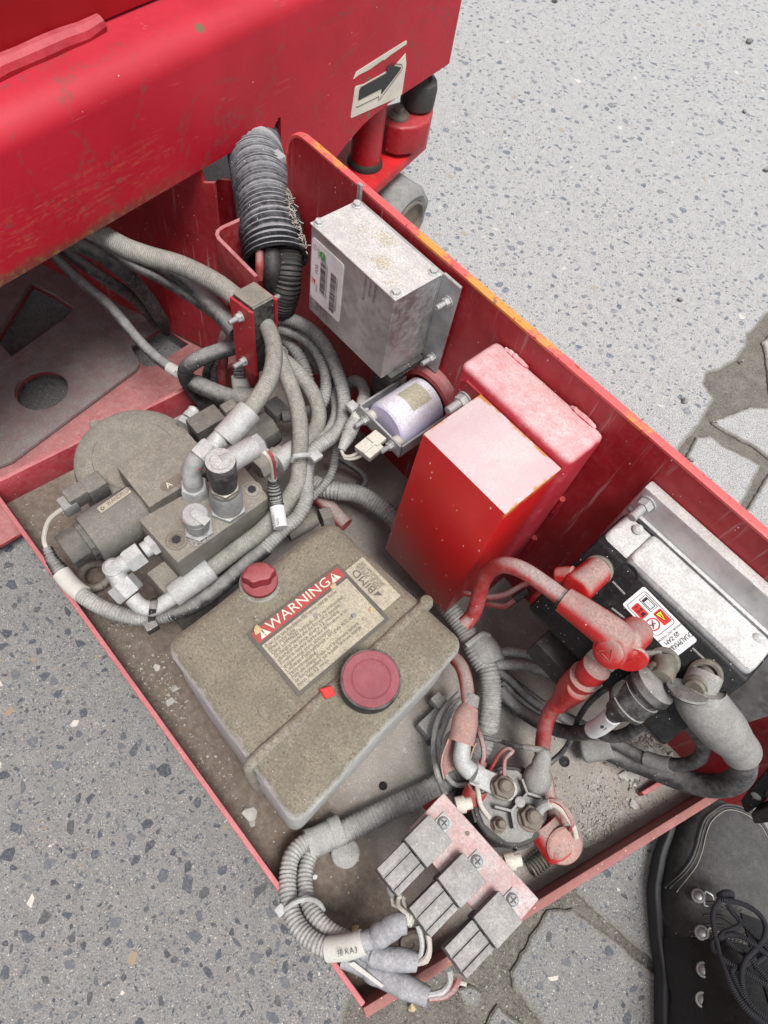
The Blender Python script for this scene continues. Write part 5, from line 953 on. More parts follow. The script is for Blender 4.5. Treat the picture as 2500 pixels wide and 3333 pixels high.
for i in range(len(P)-1):
    for k in range(m_): fs.append((i*m_+k,i*m_+(k+1)%m_,(i+1)*m_+(k+1)%m_,(i+1)*m_+k))
fs+= [tuple(range(m_)),tuple((len(P)-1)*m_+k for k in range(m_))]
mb.add(vs,fs); part(mb,'split_sleeve',M['terracotta'],pc)
mb=MB(); mb.tube([(0.0183,0.1803,0.1860),(0.0241,0.1739,0.1840),(0.0291,0.1686,0.1820),(0.0357,0.1670,0.1810),(0.0432,0.1683,0.1800)],lambda u:.0072+.0010*u,18); part(mb,'cable_end',M['zincb'],pc)
mb=MB(); a_,b_=V((0.0448,0.1700,0.1760)),V((0.0760,0.1858,0.1700)); d_=(b_-a_).normalized(); d_.z=0; d_.normalize(); q_=V((-d_.y,d_.x,0)); L_=(b_-a_).length
pts=[]
for k in range(9):
    an=math.radians(-90+180*k/8); pts.append(V((b_.x,b_.y,0))+d_*.0085*math.cos(an)+q_*.0095*math.sin(an))
w0=[V((a_.x,a_.y,0))+q_*.0085,V((a_.x,a_.y,0))-q_*.0085]; mb.prism([p+V((0,0,.1670)) for p in pts+w0],(0,0,.0040),.0008,1)
part(mb,'lug',M['zincb'],pc)
mb=MB(); mb.tube([V((0.0446,0.1710,0.1765)),V((0.0503,0.1742,0.1745))],.0088,20); mb.v=[(p[0],p[1],.1722+(p[2]-.1722)*.62) for p in mb.v]; part(mb,'lug_crimp',M['zincb'],pc)
# small ring wires on the contactor
mb=MB(); mb.tube([(0.0665,0.1888,0.1740),(0.0598,0.1934,0.1800),(0.0547,0.1976,0.1860),(0.0544,0.2022,0.1900),(0.0543,0.2063,0.1900),(0.0503,0.2055,0.1880),(0.0489,0.2005,0.1820),(0.0510,0.1944,0.1720),(0.0546,0.1873,0.1600)],.0019,8); solo(mb,'ring_wire',M['cab_red'],'pinkish wire hooked up from the lug nut of the contactor','wire')
mb=MB(); mb.tube([(0.0452,0.1842,0.1650),(0.0413,0.1894,0.1700),(0.0344,0.1947,0.1720),(0.0262,0.1998,0.1700),(0.0186,0.2060,0.1600)],.0024,8); t=solo(mb,'sense_wire',M['cab_red'],'dusty wire rising from a small pink boot beside the zinc lug','wire'); mb=MB(); mb.tube([(0.0464,0.1831,0.1630),(0.0448,0.1845,0.1660)],.0046,12); part(mb,'wire_boot',M['boot_red'],t)
t=thing('bullet_cap','short open red rubber sleeve with a wire beside the relay plate','sleeve',(0.0615,0.1622,0.1500))
mb=MB(); a_,b_=V((0.0567,0.1676,0.1650)),V((0.0630,0.1544,0.1500)); mb.lathe(a_,b_-a_,[(.003,.0078),(0,.0082),(0,.0098),((b_-a_).length*.6,.0100),((b_-a_).length,.0078),((b_-a_).length+.003,.005)],24); part(mb,'sleeve',M['boot_red'],t)
mb=MB(); mb.tube([(0.0590,0.1631,0.1630),(0.0566,0.1649,0.1700),(0.0608,0.1619,0.1720),(0.0669,0.1583,0.1700),(0.0731,0.1574,0.1680),(0.0815,0.1572,0.1660)],.0022,8); part(mb,'wire',M['wire'],t)
# pear shaped cap and its lead
t=thing('terminal_cover','grey pear shaped rubber cap tilted over the edge of the contactor','rubber cap',(0.0833,0.2197,0.1650))
a_,b_=V((0.0891,0.2117,0.1660)),V((0.0738,0.2306,0.1860)); L_=(b_-a_).length; mb=MB()
mb.lathe(a_,b_-a_,[(-.010,.006),(-.0075,.0100),(-.001,.0128),(.006,.0128),(L_*.35,.0110),(L_*.48,.0086),(L_*.60,.0086),(L_*.9,.0066),(L_,.0055),(L_+.002,.003)],28); part(mb,'cap',M['heat'],t)
mb=MB(); mb.tube([(0.0727,0.2303,0.1860),(0.0682,0.2271,0.1840),(0.0608,0.2218,0.1780),(0.0522,0.2179,0.1660),(0.0434,0.2164,0.1520),(0.0345,0.2113,0.1460),(0.0275,0.2083,0.1400)],.0022,8); part(mb,'lead',M['hosed'],t); mb=MB(); mb.tube([(0.0719,0.2294,0.1855),(0.0664,0.2255,0.1830),(0.0602,0.2218,0.1770)],.0029,8); part(mb,'lead_sleeve',M['heat'],t)
t=thing('jumper_wires','pink and cream wire pair arching over to the terracotta end cover','wires',(0.1180,0.2132,0.1700))
mb=MB(); mb.tube([(0.1067,0.1954,0.1720),(0.1046,0.1987,0.1780),(0.1055,0.2045,0.1860),(0.1118,0.2073,0.1900),(0.1220,0.2067,0.1880),(0.1313,0.2056,0.1800),(0.1356,0.2041,0.1720)],.0026,8); part(mb,'pink_wire',M['cab_red'],t)
mb=MB(); mb.tube([(0.1070,0.1940,0.1720),(0.1060,0.1982,0.1800),(0.1088,0.2028,0.1860),(0.1161,0.2044,0.1880),(0.1255,0.2049,0.1840),(0.1358,0.2057,0.1760),(0.1432,0.2041,0.1680)],.0024,8); part(mb,'cream_wire',M['wire'],t)
mb=MB(); mb.tube([(0.1064,0.1916,0.1700),(0.1053,0.1953,0.1750),(0.1051,0.1986,0.1810),(0.1067,0.2017,0.1850)],.0044,10); part(mb,'wire_sleeve',M['zincb'],t)
t=thing('rubber_plug','large pale disc shaped rubber plug lying under the wire pair','plug',(0.1231,0.2137,0.1350)); mb=MB(); capsule(mb,(0.1177,0.2133,0.1350),(0.1323,0.2134,0.1380),.013,.014); part(mb,'cap',M['terracotta'],t)
# ------------------------------------------------------------------ relay plate and three relays
rp=thing('relay_bracket','tilted pink dusted steel bracket plate carrying three grey relays','bracket',(0.1044,0.1300,0.1200))
mb=MB(); mb.prism([(0.0372,0.1327,0.2010),(0.1446,0.1362,0.2010),(0.1445,0.1129,0.2010),(0.1146,0.0916,0.2010),(0.0766,0.0893,0.2010),(0.0412,0.0894,0.2010),(0.0392,0.0917,0.2010),(0.0384,0.0945,0.2010)],(0,0,-.0030),.0006,1); part(mb,'plate',M['rplate'],rp)
mb=MB(); mb.prism([(0.0379,0.1326,0.1975),(0.0345,0.1182,0.1700),(0.0367,0.1180,0.1650),(0.0452,0.1376,0.1600)],(.0025,.0005,0)); part(mb,'side_flange',M['red'],rp)
for c in (V((0.0547,0.1402,0.1860)),V((0.1131,0.1408,0.1860))):
    mb=MB(); mb.lathe(c,V((.5,.8,.1)),[(-.004,.007),(.004,.0072),(.0045,.0052),(.010,.005)],16); part(mb,'grommet',M['ivory'],rp)
mb=MB(); mb.lathe(V((0.0725,0.1260,0.2011)),zz,[(-.001,.0020),(.0002,.0020)],14); part(mb,'rivet_hole',M['rusty'],rp)
mb=MB(); mb.prism([V((.060,.118,.104)),V((.120,.118,.104)),V((.120,.118,.198)),V((.060,.118,.198))],(0,.003,0)); part(mb,'leg',M['red_dusty'],rp)
s1,s2,s3=V((0.0538,0.1161,0.2030)),V((0.0920,0.1170,0.2030)),V((0.1300,0.1193,0.2030))
rel=thing('relay','uppermost grey relay on the pink bracket plate, cream wires below','relay',tuple(s1),'relays on the pink bracket')
o=ORG[rel.name]
def RB(lo,hi,bev=.0008): b=MB(); b.box(o+V(lo),o+V(hi),bev); return b
part(RB((-.0062,-.0075,-.0019),(.0062,.0065,-.0004),.0003),'mount_tab',M['zincb'],rel)
b=MB(); b.lathe(o-zz*.0004,zz,[(0,.0050),(.0014,.0049),(.0030,.0036),(.0034,.0012)],22); b2=part(b,'screw',M['zinc'],rel)
b=MB(); b.box(o+V((-.0030,-.0005,.0028)),o+V((.0030,.0005,.0033))); b.box(o+V((-.0005,-.0030,.0028)),o+V((.0005,.0030,.00332))); part(b,'cross_slot',M['ink'],b2)
part(RB((-.0135,-.0340,-.0120),(.0135,-.0060,.0110),.0010),'relay_case',M['relay'],rel)
sk=part(RB((-.0115,-.0640,-.0125),(.0125,-.0346,.0042),.0008),'socket',M['relay'],rel)
for x0_,x1_ in ((-.0122,-.0050),(-.0030,.0065),(.0080,.0132)):
    part(RB((x0_,-.0638,.0036),(x1_,-.0350,.0062),.0007),'socket_rib',M['relay'],sk)
for x in (-.0085,.0040):
    part(RB((x-.0022,-.0365,-.004),(x+.0022,-.0330,.0052),.0003),'socket_latch',M['black'],rel)
clone(rel,s2,math.radians(-1.5),'middle grey relay on the pink bracket plate, between its two neighbours')
clone(rel,s3,math.radians(-2.5),'lowest grey relay on the pink bracket plate, overhanging the tray end lip')
# ------------------------------------------------------------------ ribbed harness on the tray floor
hz=thing('wiring_harness','thick dusty ribbed wiring conduit crossing the tray and splitting into three taped tails','harness',(0.0200,0.0821,0.1000))
RC=ribs(.0036,.045)
def hp(name,path,r,m='conduit',n=18,rf=RC,ds=.0009,par=None): b=MB(); b.tube(path,r,n,ds,rf); return part(b,name,M[m],par or hz)
hp('trunk',[(-0.2832,0.2555,0.1500),(-0.2689,0.2582,0.1580),(-0.2544,0.2680,0.1620),(-0.2423,0.2803,0.1600),(-0.2258,0.2892,0.1560),(-0.2077,0.2949,0.1520),(-0.1888,0.2947,0.1500)]+[(-0.1091,0.2763,0.1480),(-0.0855,0.2727,0.1480),(-0.0638,0.2706,0.1480),(-0.0465,0.2669,0.1480),(-0.0313,0.2611,0.1480),(-0.0164,0.2582,0.1480)],.0102)
mb=MB(); mb.tube([(-0.0415,0.2715,0.1480),(-0.0338,0.2701,0.1480),(-0.0206,0.2680,0.1480),(-0.0128,0.2655,0.1480)],lambda u:.0135+.003*math.sin(u*3.1),20,.002); part(mb,'tape_wrap',M['tape'],hz)
mb=MB(); mb.tube([(-0.0425,0.2531,0.1615),(-0.0417,0.2634,0.1640),(-0.0403,0.2745,0.1630),(-0.0356,0.2797,0.1580)],.0032,8); part(mb,'tape_end',M['tape'],hz)
hp('branch',[(-0.0178,0.2624,0.1480),(-0.0065,0.2556,0.1480),(0.0059,0.2458,0.1450),(0.0180,0.2338,0.1400),(0.0270,0.2242,0.1340)]+[(0.0263,0.2259,0.1300),(0.0339,0.2141,0.1260),(0.0396,0.1984,0.1210),(0.0398,0.1804,0.1180),(0.0370,0.1627,0.1180),(0.0314,0.1418,0.1190),(0.0259,0.1195,0.1200)]+[(0.0346,0.1471,0.1190),(0.0225,0.1145,0.1190),(0.0136,0.0850,0.1190),(0.0082,0.0670,0.1190),(0.0050,0.0541,0.1190)],.0102)
hp('side_branch',[(-0.0205,0.2672,0.1500),(-0.0135,0.2848,0.1500),(0.0015,0.3008,0.1480),(0.0172,0.3113,0.1500),(0.0224,0.3206,0.1600)],.0050,n=12)
hp('side_branch',[(-0.0128,0.2626,0.1480),(-0.0043,0.2767,0.1460),(0.0088,0.2918,0.1440),(0.0245,0.3033,0.1440),(0.0404,0.3128,0.1420),(0.0575,0.3208,0.1400)],.0055,n=12)
hp('side_branch',[(-0.0066,0.2684,0.1380),(0.0088,0.2744,0.1320),(0.0293,0.2769,0.1280),(0.0496,0.2815,0.1260),(0.0661,0.2902,0.1240)],.0045,n=12,m='hosed')
mb=MB(); mb.lathe(V((0.0008,0.0528,0.1190))-V((0,0,0)),V((0.0038,0.0574,0.1190))-V((0.0015,0.0505,0.1190)),[(-.0055,.0128),(-.005,.0134),(.005,.0134),(.0055,.0128)],32); part(mb,'collar',M['tape'],hz)
mb=MB(); mb.lathe(V((0.0198,0.0485,0.1060)),zz,[(-.005,.0130),(.002,.0132),(.003,.012)],28); part(mb,'pipe_clip',M['tape'],hz)
mb=MB(); mb.tube([(0.0033,0.0556,0.1190),(-0.0016,0.0443,0.1190),(-0.0047,0.0338,0.1190),(-0.0084,0.0251,0.1200)],lambda u:.0122+.0012*u,20,.002); part(mb,'tape_wrap',M['tape'],hz)
hp('tail',[(-0.0091,0.0308,0.1240),(-0.0116,0.0211,0.1260),(-0.0100,0.0095,0.1300),(-0.0019,-0.0008,0.1340),(0.0102,-0.0102,0.1400),(0.0237,-0.0168,0.1460),(0.0378,-0.0183,0.1520),(0.0513,-0.0150,0.1580),(0.0622,-0.0089,0.1630)],.0075,n=16)
hp('tail',[(-0.0023,0.0297,0.1200),(0.0014,0.0204,0.1220),(0.0071,0.0115,0.1260),(0.0179,0.0024,0.1320),(0.0312,-0.0030,0.1390),(0.0447,-0.0033,0.1460),(0.0570,0.0001,0.1510),(0.0657,0.0043,0.1550),(0.0753,0.0096,0.1580)],.0070,n=16)
mb=MB(); mb.tube([(0.0615,-0.0102,0.1620),(0.0665,-0.0032,0.1660),(0.0720,0.0054,0.1690),(0.0757,0.0144,0.1720)],.0092,20,.002); part(mb,'tag',M['tagw'],hz,label='white tag lettered KA3')
f0=V((0.0698,-0.0053,0.1765)); f1=V((0.0755,0.0033,0.1785)); fr=Frame(f0,f1-f0,zz.cross(f1-f0)); tx=MB(); letters(tx,fr,'KA3',.0040,.0002,.0056,h=.0022); letters(tx,fr,'接',-.0020,.0002,.0052,h=.0022); part(tx,'tag_print',M['ink'],hz)
for pth,r in (([(0.0752,0.0139,0.1720),(0.0788,0.0219,0.1760),(0.0812,0.0326,0.1820),(0.0830,0.0417,0.1880),(0.0877,0.0470,0.1900)],.0094),([(0.0751,0.0096,0.1600),(0.0866,0.0132,0.1620),(0.0953,0.0187,0.1660),(0.1031,0.0270,0.1700),(0.1096,0.0326,0.1720),(0.1138,0.0363,0.1720)],.0090),([(0.0754,-0.0053,0.1500),(0.0860,0.0011,0.1520),(0.0974,0.0067,0.1550),(0.1080,0.0126,0.1590),(0.1187,0.0179,0.1640),(0.1289,0.0236,0.1680),(0.1372,0.0281,0.1710)],.0090)):
    mb=MB(); mb.tube(pth,lambda u,r=r:r*(.82 if u<.3 else 1.0-.22*max(0,(u-.75)/.25)),20,.0025,lambda L:1+.07*noise.noise(V((L*160,r*900,0)))); part(mb,'taped_end',M['tape2'],hz)
mb=MB(); mb.prism([(0.0795,-0.0043,0.1640),(0.1084,0.0048,0.1680),(0.1083,0.0073,0.1680),(0.0814,-0.0001,0.1640)],(0,0,.0008)); part(mb,'paper_tag',M['tagw'],hz)
mb=MB(); mb.tube([(0.0188,-0.0217,0.1420),(0.0174,-0.0167,0.1520),(0.0197,-0.0070,0.1560),(0.0248,0.0006,0.1530),(0.0324,0.0047,0.1460),(0.0396,0.0043,0.1380)],.0022,8,flat=1); mb.box(V((0.0155,-0.0220,0.1460))-V((.004,.004,.003)),V((0.0155,-0.0220,0.1460))+V((.004,.004,.004)),.0008); part(mb,'cable_tie',M['zincb'],hz)
wr=thing('relay_wires','cream and pink wires looping from the taped tails up into the relay sockets','wires',(0.0986,0.0432,0.1700))
for pth,m,r in (([(0.0877,0.0470,0.1900),(0.0854,0.0530,0.1920),(0.0788,0.0519,0.1860),(0.0717,0.0484,0.1800),(0.0666,0.0524,0.1800),(0.0649,0.0575,0.1860)],'wire',.0020),([(0.0863,0.0473,0.1900),(0.0818,0.0511,0.1960),(0.0747,0.0495,0.1920),(0.0705,0.0531,0.1880),(0.0703,0.0569,0.1900)],'wire',.0018),([(0.0896,0.0472,0.1900),(0.0877,0.0534,0.1880),(0.0798,0.0542,0.1900),(0.0741,0.0554,0.1900),(0.0727,0.0577,0.1900)],'wire',.0020),([(0.0567,0.0551,0.1900),(0.0611,0.0522,0.1840),(0.0679,0.0519,0.1800),(0.0752,0.0503,0.1800),(0.0819,0.0505,0.1840)],'heat',.0022),
    ([(0.1129,0.0372,0.1720),(0.1110,0.0431,0.1780),(0.1046,0.0491,0.1800),(0.0944,0.0531,0.1840)],'zincb',.0022),([(0.1143,0.0359,0.1720),(0.1157,0.0431,0.1800),(0.1117,0.0500,0.1840),(0.1038,0.0545,0.1880)],'wire',.0021),([(0.1154,0.0363,0.1720),(0.1183,0.0427,0.1760),(0.1140,0.0487,0.1820),(0.1067,0.0539,0.1860)],'wire',.0018),
    ([(0.1359,0.0283,0.1710),(0.1419,0.0385,0.1720),(0.1407,0.0467,0.1760),(0.1324,0.0514,0.1840)],'zincb',.0026),([(0.1377,0.0277,0.1710),(0.1455,0.0390,0.1720),(0.1449,0.0481,0.1780),(0.1408,0.0538,0.1860)],'cab_red',.0026),([(0.1371,0.0282,0.1710),(0.1442,0.0389,0.1700),(0.1431,0.0490,0.1740),(0.1504,0.0556,0.1760)],'wire',.0018)):
    mb=MB(); mb.tube(pth,r,8); part(mb,'wire',M[m],wr)
mb=MB(); P=spl([(0.1067,0.0432,0.1030),(0.1102,0.0512,0.1030),(0.1168,0.0564,0.1030)],.002); mb.tube(P,.0055,10,spline=False); mb.lathe(V((0.1123,0.0450,0.1020)),zz,[(0,.0085),(.005,.0085),(.0052,.004),(.003,.0035)],20); solo(mb,'pipe_clamp',M['rusty'],'rusty clamp lying on the tray floor beneath the relay wires','clamp')
mb=MB(); pts=[]; a_,b_=V((0.1449,0.1683,0.1090)),V((0.1484,0.1900,0.1090)); d_=(b_-a_); ln=d_.length; x_,y_,z_=basis(d_)
for k in range(121): u=k/120; an=u*2*math.pi*6.5; pts.append(a_+d_*u+(x_*math.cos(an)+y_*math.sin(an))*.0075)
mb.tube(pts,.0012,6,spline=False); solo(mb,'coil_spring',M['spring'],'small dark coil spring lying beside the terracotta end cover','spring')
# connector body left of the wire loops, thin grey wires by the tank
mb=MB(); mb.box(V((-0.0228,0.2052,0.1250))-V((.007,.006,.012)),V((-0.0228,0.2052,0.1250))+V((.007,.006,.004)),.0012); mb.box(V((-0.0117,0.1912,0.1180))-V((.009,.017,.016)),V((-0.0117,0.1912,0.1180))+V((.009,.017,.004)),.002); solo(mb,'wire_connector',M['heat'],'grey rectangular wire connector lying against the tank side','connector')
for i,pth in enumerate(([(-0.0148,0.2245,0.1300),(-0.0141,0.2076,0.1350),(-0.0105,0.1903,0.1400),(-0.0033,0.1774,0.1400),(0.0078,0.1657,0.1380),(0.0197,0.1579,0.1340),(0.0331,0.1520,0.1300),(0.0440,0.1490,0.1280)],[(-0.0085,0.2210,0.1350),(-0.0069,0.2011,0.1400),(-0.0007,0.1855,0.1450),(0.0044,0.1751,0.1430),(0.0161,0.1667,0.1400),(0.0313,0.1627,0.1370)],[(0.0070,0.1916,0.1400),(0.0091,0.1780,0.1450),(0.0184,0.1646,0.1430),(0.0330,0.1582,0.1400),(0.0450,0.1602,0.1400),(0.0502,0.1673,0.1450)])):
    mb=MB(); mb.tube(pth,.0030-.0003*i,9); solo(mb,'sense_wire',M['hosed' if i==9 else 'conduit'],['outermost of three grey wires looping around the terracotta sleeve','middle of three grey wires looping around the terracotta sleeve','innermost grey wire curling under the terracotta sleeve'][i],'wire')
mb=MB(); mb.tube([(0.0359,0.1631,0.1200),(0.0522,0.1620,0.1180),(0.0597,0.1626,0.1180)],.0022,8); mb.tube([(0.0365,0.1981,0.1250),(0.0532,0.2018,0.1200),(0.0609,0.2024,0.1200)],.0022,8); 

# ------------------------------------------------------------------ clamp block on the strap
cl=thing('hose_clamp','black hose clamp block between red side cheeks with four zinc bolts','clamp',(-0.4714,0.3141,0.2450))
p0,p1,p2,p3=V((-0.4071,0.2471,0.3350)),V((-0.3814,0.2512,0.3350)),V((-0.3818,0.2817,0.3350)),V((-0.4081,0.2782,0.3350))
zz=V((0,0,1)); ZL=.091
mb=MB(); e=(p2-p1).normalized(); mb.prism([p-zz*ZL for p in (p0+e*.0032,p1+e*.0032,p2-e*.0030,p3-e*.0030)],zz*ZL,.0014,2); part(mb,'clamp_block',M['blackc'],cl)
f_=(p1-p0).normalized()
mb=MB(); mb.prism([p0-zz*(ZL+.001)-f_*.001,p1-zz*(ZL+.001)+f_*.0012,p1-zz*.0025+f_*.0012,p0-zz*.0025-f_*.001],e*.0030,.0005,1); part(mb,'clamp_cheek',M['red'],cl)
mb=MB(); mb.prism([p3-zz*(ZL+.001)-e*.0030,p2-zz*(ZL+.001)+f_*.0012-e*.0030,p2-zz*.002+f_*.0012-e*.0030,p3-zz*.002-e*.0030],e*.0030,.0005,1); part(mb,'clamp_cheek',M['red'],cl)
mb=MB(); mb.prism([p0+zz*.0003+e*.003,p1+zz*.0003+e*.003-f_*.0015,p2+zz*.0003-e*.003-f_*.0015,p3+zz*.0003-e*.003],zz*.0012,.0004,1); part(mb,'top_shim',M['cast'],cl)
for pt in (V((-0.3985,0.2480,0.3212)),V((-0.3988,0.2480,0.2524))):
    pass
c0=p0.lerp(p1,.50)-zz*.0165; c1=p0.lerp(p1,.50)-zz*.0790
for c in (c0,c1): inst(sn,'stud_nut',M['zinc'],cl,c,-e,.3)
for c in (c0,): inst(sn,'stud_nut',M['zinc'],cl,c+e*((p2-p1).length),e,.3)
def hose(name,mat_,label,path,r,cat='hose',rf=None,n=16,ds=.004,tail=None):
    t=thing(name,label,cat,tuple(path[0])); b=MB(); b.tube(path,r,n,ds,rf); part(b,'jacket',M[mat_],t); return t
RH=.0072
t=hose('hydraulic_hose','hose','grey braided hose arching out of the clamp block front down to the upper zinc sleeve',[(-0.4060,0.2687,0.2960),(-0.3872,0.2698,0.3030),(-0.3632,0.2604,0.3120),(-0.3417,0.2475,0.3190),(-0.3242,0.2326,0.3230),(-0.3142,0.2201,0.3240),(-0.3075,0.2067,0.3220),(-0.3017,0.1891,0.3180)],.0079)
def crimp(b,a,c,r):
    a,c=V(a),V(c); L=(c-a).length; b.lathe(a,c-a,[(0,r*.95),(.001,r),(L*.97,r*1.02),(L,r*.97)],14); return b
mb=MB(); crimp(mb,(-0.3018,0.1913,0.3190),(-0.2966,0.1598,0.3090),.0115); mb.cyl((-0.2965,0.1604,0.3090),(-0.2976,0.1556,0.3070),.0068); part(mb,'crimp_sleeve',M['zincb'],t)
t=hose('hydraulic_hose','hose','longest grey braided hose, from the clamp block past the port block to the lower sleeve',[(-0.3945,0.2681,0.2680),(-0.3828,0.2725,0.2720),(-0.3669,0.2716,0.2720),(-0.3472,0.2653,0.2680),(-0.3291,0.2600,0.2620),(-0.3102,0.2518,0.2550),(-0.2923,0.2401,0.2480),(-0.2725,0.2230,0.2420)]+[(-0.2586,0.2100,0.2360),(-0.2488,0.1862,0.2300),(-0.2430,0.1582,0.2240),(-0.2437,0.1297,0.2180),(-0.2442,0.0980,0.2120),(-0.2447,0.0908,0.2100)],.0082)
mb=MB(); crimp(mb,(-0.2445,0.0991,0.2120),(-0.2467,0.0576,0.2050),.0112); part(mb,'crimp_sleeve',M['zincb'],t)
mb=MB(); mb.tube([(-0.2456,0.0622,0.2060),(-0.2465,0.0501,0.2030),(-0.2489,0.0376,0.2020),(-0.2565,0.0309,0.2040),(-0.2665,0.0294,0.2070)],.0072,18); part(mb,'bent_tube',M['zincb'],t)
t=hose('hydraulic_hose','hose','shorter grey braided hose bowing right of the long hose to the side sleeve',[(-0.3994,0.2709,0.2500),(-0.3874,0.2786,0.2520),(-0.3715,0.2831,0.2520),(-0.3564,0.2865,0.2480),(-0.3397,0.2887,0.2400),(-0.3228,0.2857,0.2340),(-0.3071,0.2758,0.2300),(-0.2967,0.2598,0.2280),(-0.2918,0.2442,0.2290),(-0.2909,0.2303,0.2310)],.0082)
mb=MB(); crimp(mb,(-0.2914,0.2348,0.2310),(-0.2890,0.2081,0.2330),.0110); part(mb,'crimp_sleeve',M['zincb'],t)
# hoses feeding the clamp from under the beam
hose('hydraulic_hose','hose','broad grey hose sweeping from under the red beam into the back of the clamp block',[(-0.5942,0.2026,0.3000),(-0.5721,0.2118,0.3000),(-0.5482,0.2197,0.3000),(-0.5257,0.2321,0.3000),(-0.5005,0.2468,0.3020),(-0.4744,0.2567,0.3040),(-0.4487,0.2642,0.3040),(-0.4295,0.2681,0.3020)],.0098)
hose('hydraulic_hose','hosed','darker flat hose beneath the broad grey hose behind the clamp block',[(-0.5999,0.2305,0.2620),(-0.5726,0.2439,0.2620),(-0.5433,0.2559,0.2620),(-0.5133,0.2611,0.2640),(-0.4809,0.2620,0.2660),(-0.4501,0.2612,0.2660),(-0.4227,0.2600,0.2640)],.0098)
hose('hydraulic_hose','hosed','thin dark hose running straight from the beam to the lower back of the clamp',[(-0.6575,0.2169,0.2500),(-0.6359,0.2205,0.2500),(-0.6040,0.2259,0.2500),(-0.5781,0.2340,0.2480),(-0.5474,0.2455,0.2480),(-0.5140,0.2549,0.2480),(-0.4791,0.2627,0.2480),(-0.4417,0.2680,0.2460)],.0052,n=12)
t=hose('motor_cable','hosed','long dark cable running from under the beam across the deck to a white tag',[(-0.7087,0.1866,0.2000),(-0.6903,0.1891,0.2000),(-0.6706,0.1938,0.1900),(-0.6473,0.1995,0.1820),(-0.6183,0.2066,0.1750),(-0.5873,0.2086,0.1700),(-0.5551,0.2080,0.1680),(-0.5261,0.2095,0.1680),(-0.4971,0.2131,0.1700)],.0062,'cable')
mb=MB(); mb.tube([(-0.4986,0.2130,0.1700),(-0.4819,0.2167,0.1720),(-0.4618,0.2212,0.1740)],.0066,16); part(mb,'tag',M['tagw'],t)
f0=V((-0.4822,0.2059,0.1780)); f1=V((-0.4622,0.2111,0.1780)); fr=Frame(f0,f1-f0,zz.cross(f1-f0)); tx=MB(); letters(tx,fr,'To M',.001,.0022,.0058,h=.0030); part(tx,'tag_print',M['ink'],t)
mb=MB(); mb.tube([(-0.4669,0.2203,0.1740),(-0.4620,0.2215,0.1745),(-0.4528,0.2241,0.1750),(-0.4367,0.2309,0.1760),(-0.4209,0.2380,0.1780),(-0.4068,0.2462,0.1820),(-0.3947,0.2556,0.1860),(-0.3881,0.2600,0.1880)],lambda u:.0085 if u<.06 else .0102,18,.003,lambda L:1+.04*noise.noise(V((L*90,2,0)))); part(mb,'heat_sleeve',M['hosed'],t)
mb=MB(); mb.tube([(-0.4099,0.2465,0.1860),(-0.3995,0.2503,0.1880),(-0.3932,0.2569,0.1880)],.0120,18); part(mb,'sleeve_bulge',M['heat'],t)
hose('hydraulic_hose','hosed','thick speckled black hose bending down from under the beam into the deck slot',[(-0.6724,0.2031,0.2300),(-0.6632,0.2129,0.2250),(-0.6483,0.2265,0.2150),(-0.6373,0.2409,0.1950),(-0.6346,0.2549,0.1650),(-0.6399,0.2688,0.1250),(-0.6508,0.2804,0.0850),(-0.6679,0.2932,0.0450),(-0.6871,0.3034,0.0100)],.0092)
hose('hydraulic_hose','hosed','darker black hose just left of the thick speckled hose entering the deck slot',[(-0.7045,0.2033,0.2000),(-0.6869,0.2096,0.1900),(-0.6675,0.2226,0.1750),(-0.6556,0.2376,0.1550),(-0.6566,0.2548,0.1250),(-0.6639,0.2691,0.0900),(-0.6786,0.2834,0.0500),(-0.6995,0.2972,0.0100)],.0075)
hose('hydraulic_hose','hosed','black hose bending round from behind the clamp block and dropping beside the pump',[(-0.4380,0.2678,0.2250),(-0.4432,0.2519,0.2240),(-0.4482,0.2359,0.2220),(-0.4533,0.2217,0.2160),(-0.4617,0.2153,0.2000),(-0.4683,0.2170,0.1750),(-0.4703,0.2235,0.1500),(-0.4603,0.2301,0.1300),(-0.4499,0.2359,0.1200)],.0085)
hose('hydraulic_hose','hosed','loop of thin black hose behind the clamp block, hanging towards the tray floor',[(-0.4554,0.2795,0.2150),(-0.4616,0.2695,0.2050),(-0.4686,0.2571,0.1900),(-0.4720,0.2480,0.1700),(-0.4731,0.2433,0.1450),(-0.4666,0.2428,0.1200)],.0055,n=12)
hose('control_cable','cab_red','dusty red cable rising along the wall behind the clamp block',[(-0.4966,0.3021,0.2000),(-0.4838,0.2848,0.2000),(-0.4707,0.2687,0.2000),(-0.4593,0.2619,0.1900),(-0.4567,0.2552,0.1650),(-0.4564,0.2541,0.1350)],.0055,'cable',n=12)
hose('control_cable','hosed','black ribbed cable beside the dusty red cable behind the clamp block',[(-0.4709,0.2839,0.1900),(-0.4661,0.2639,0.1850),(-0.4656,0.2527,0.1700),(-0.4634,0.2482,0.1450),(-0.4606,0.2488,0.1250)],.0050,'cable',ribs(.003,.05),12,.001)
t=hose('tagged_lead','hosed','dark ribbed lead with a white tag below the clamp block',[(-0.4269,0.2620,0.2050),(-0.4211,0.2583,0.2000),(-0.4159,0.2546,0.1900),(-0.4158,0.2561,0.1750),(-0.4206,0.2632,0.1500)],.0072,'cable',ribs(.003,.05),14,.001); mb=MB(); mb.tube([(-0.4202,0.2579,0.1990),(-0.4166,0.2553,0.1910),(-0.4157,0.2556,0.1790)],.0100,16); part(mb,'tag',M['tagw'],t)
hose('control_cable','cab_red','faded red cable below the clamp block beside the white tagged lead',[(-0.4193,0.2716,0.2100),(-0.4137,0.2686,0.2000),(-0.4155,0.2687,0.1800),(-0.4191,0.2717,0.1550)],.0080,'cable')
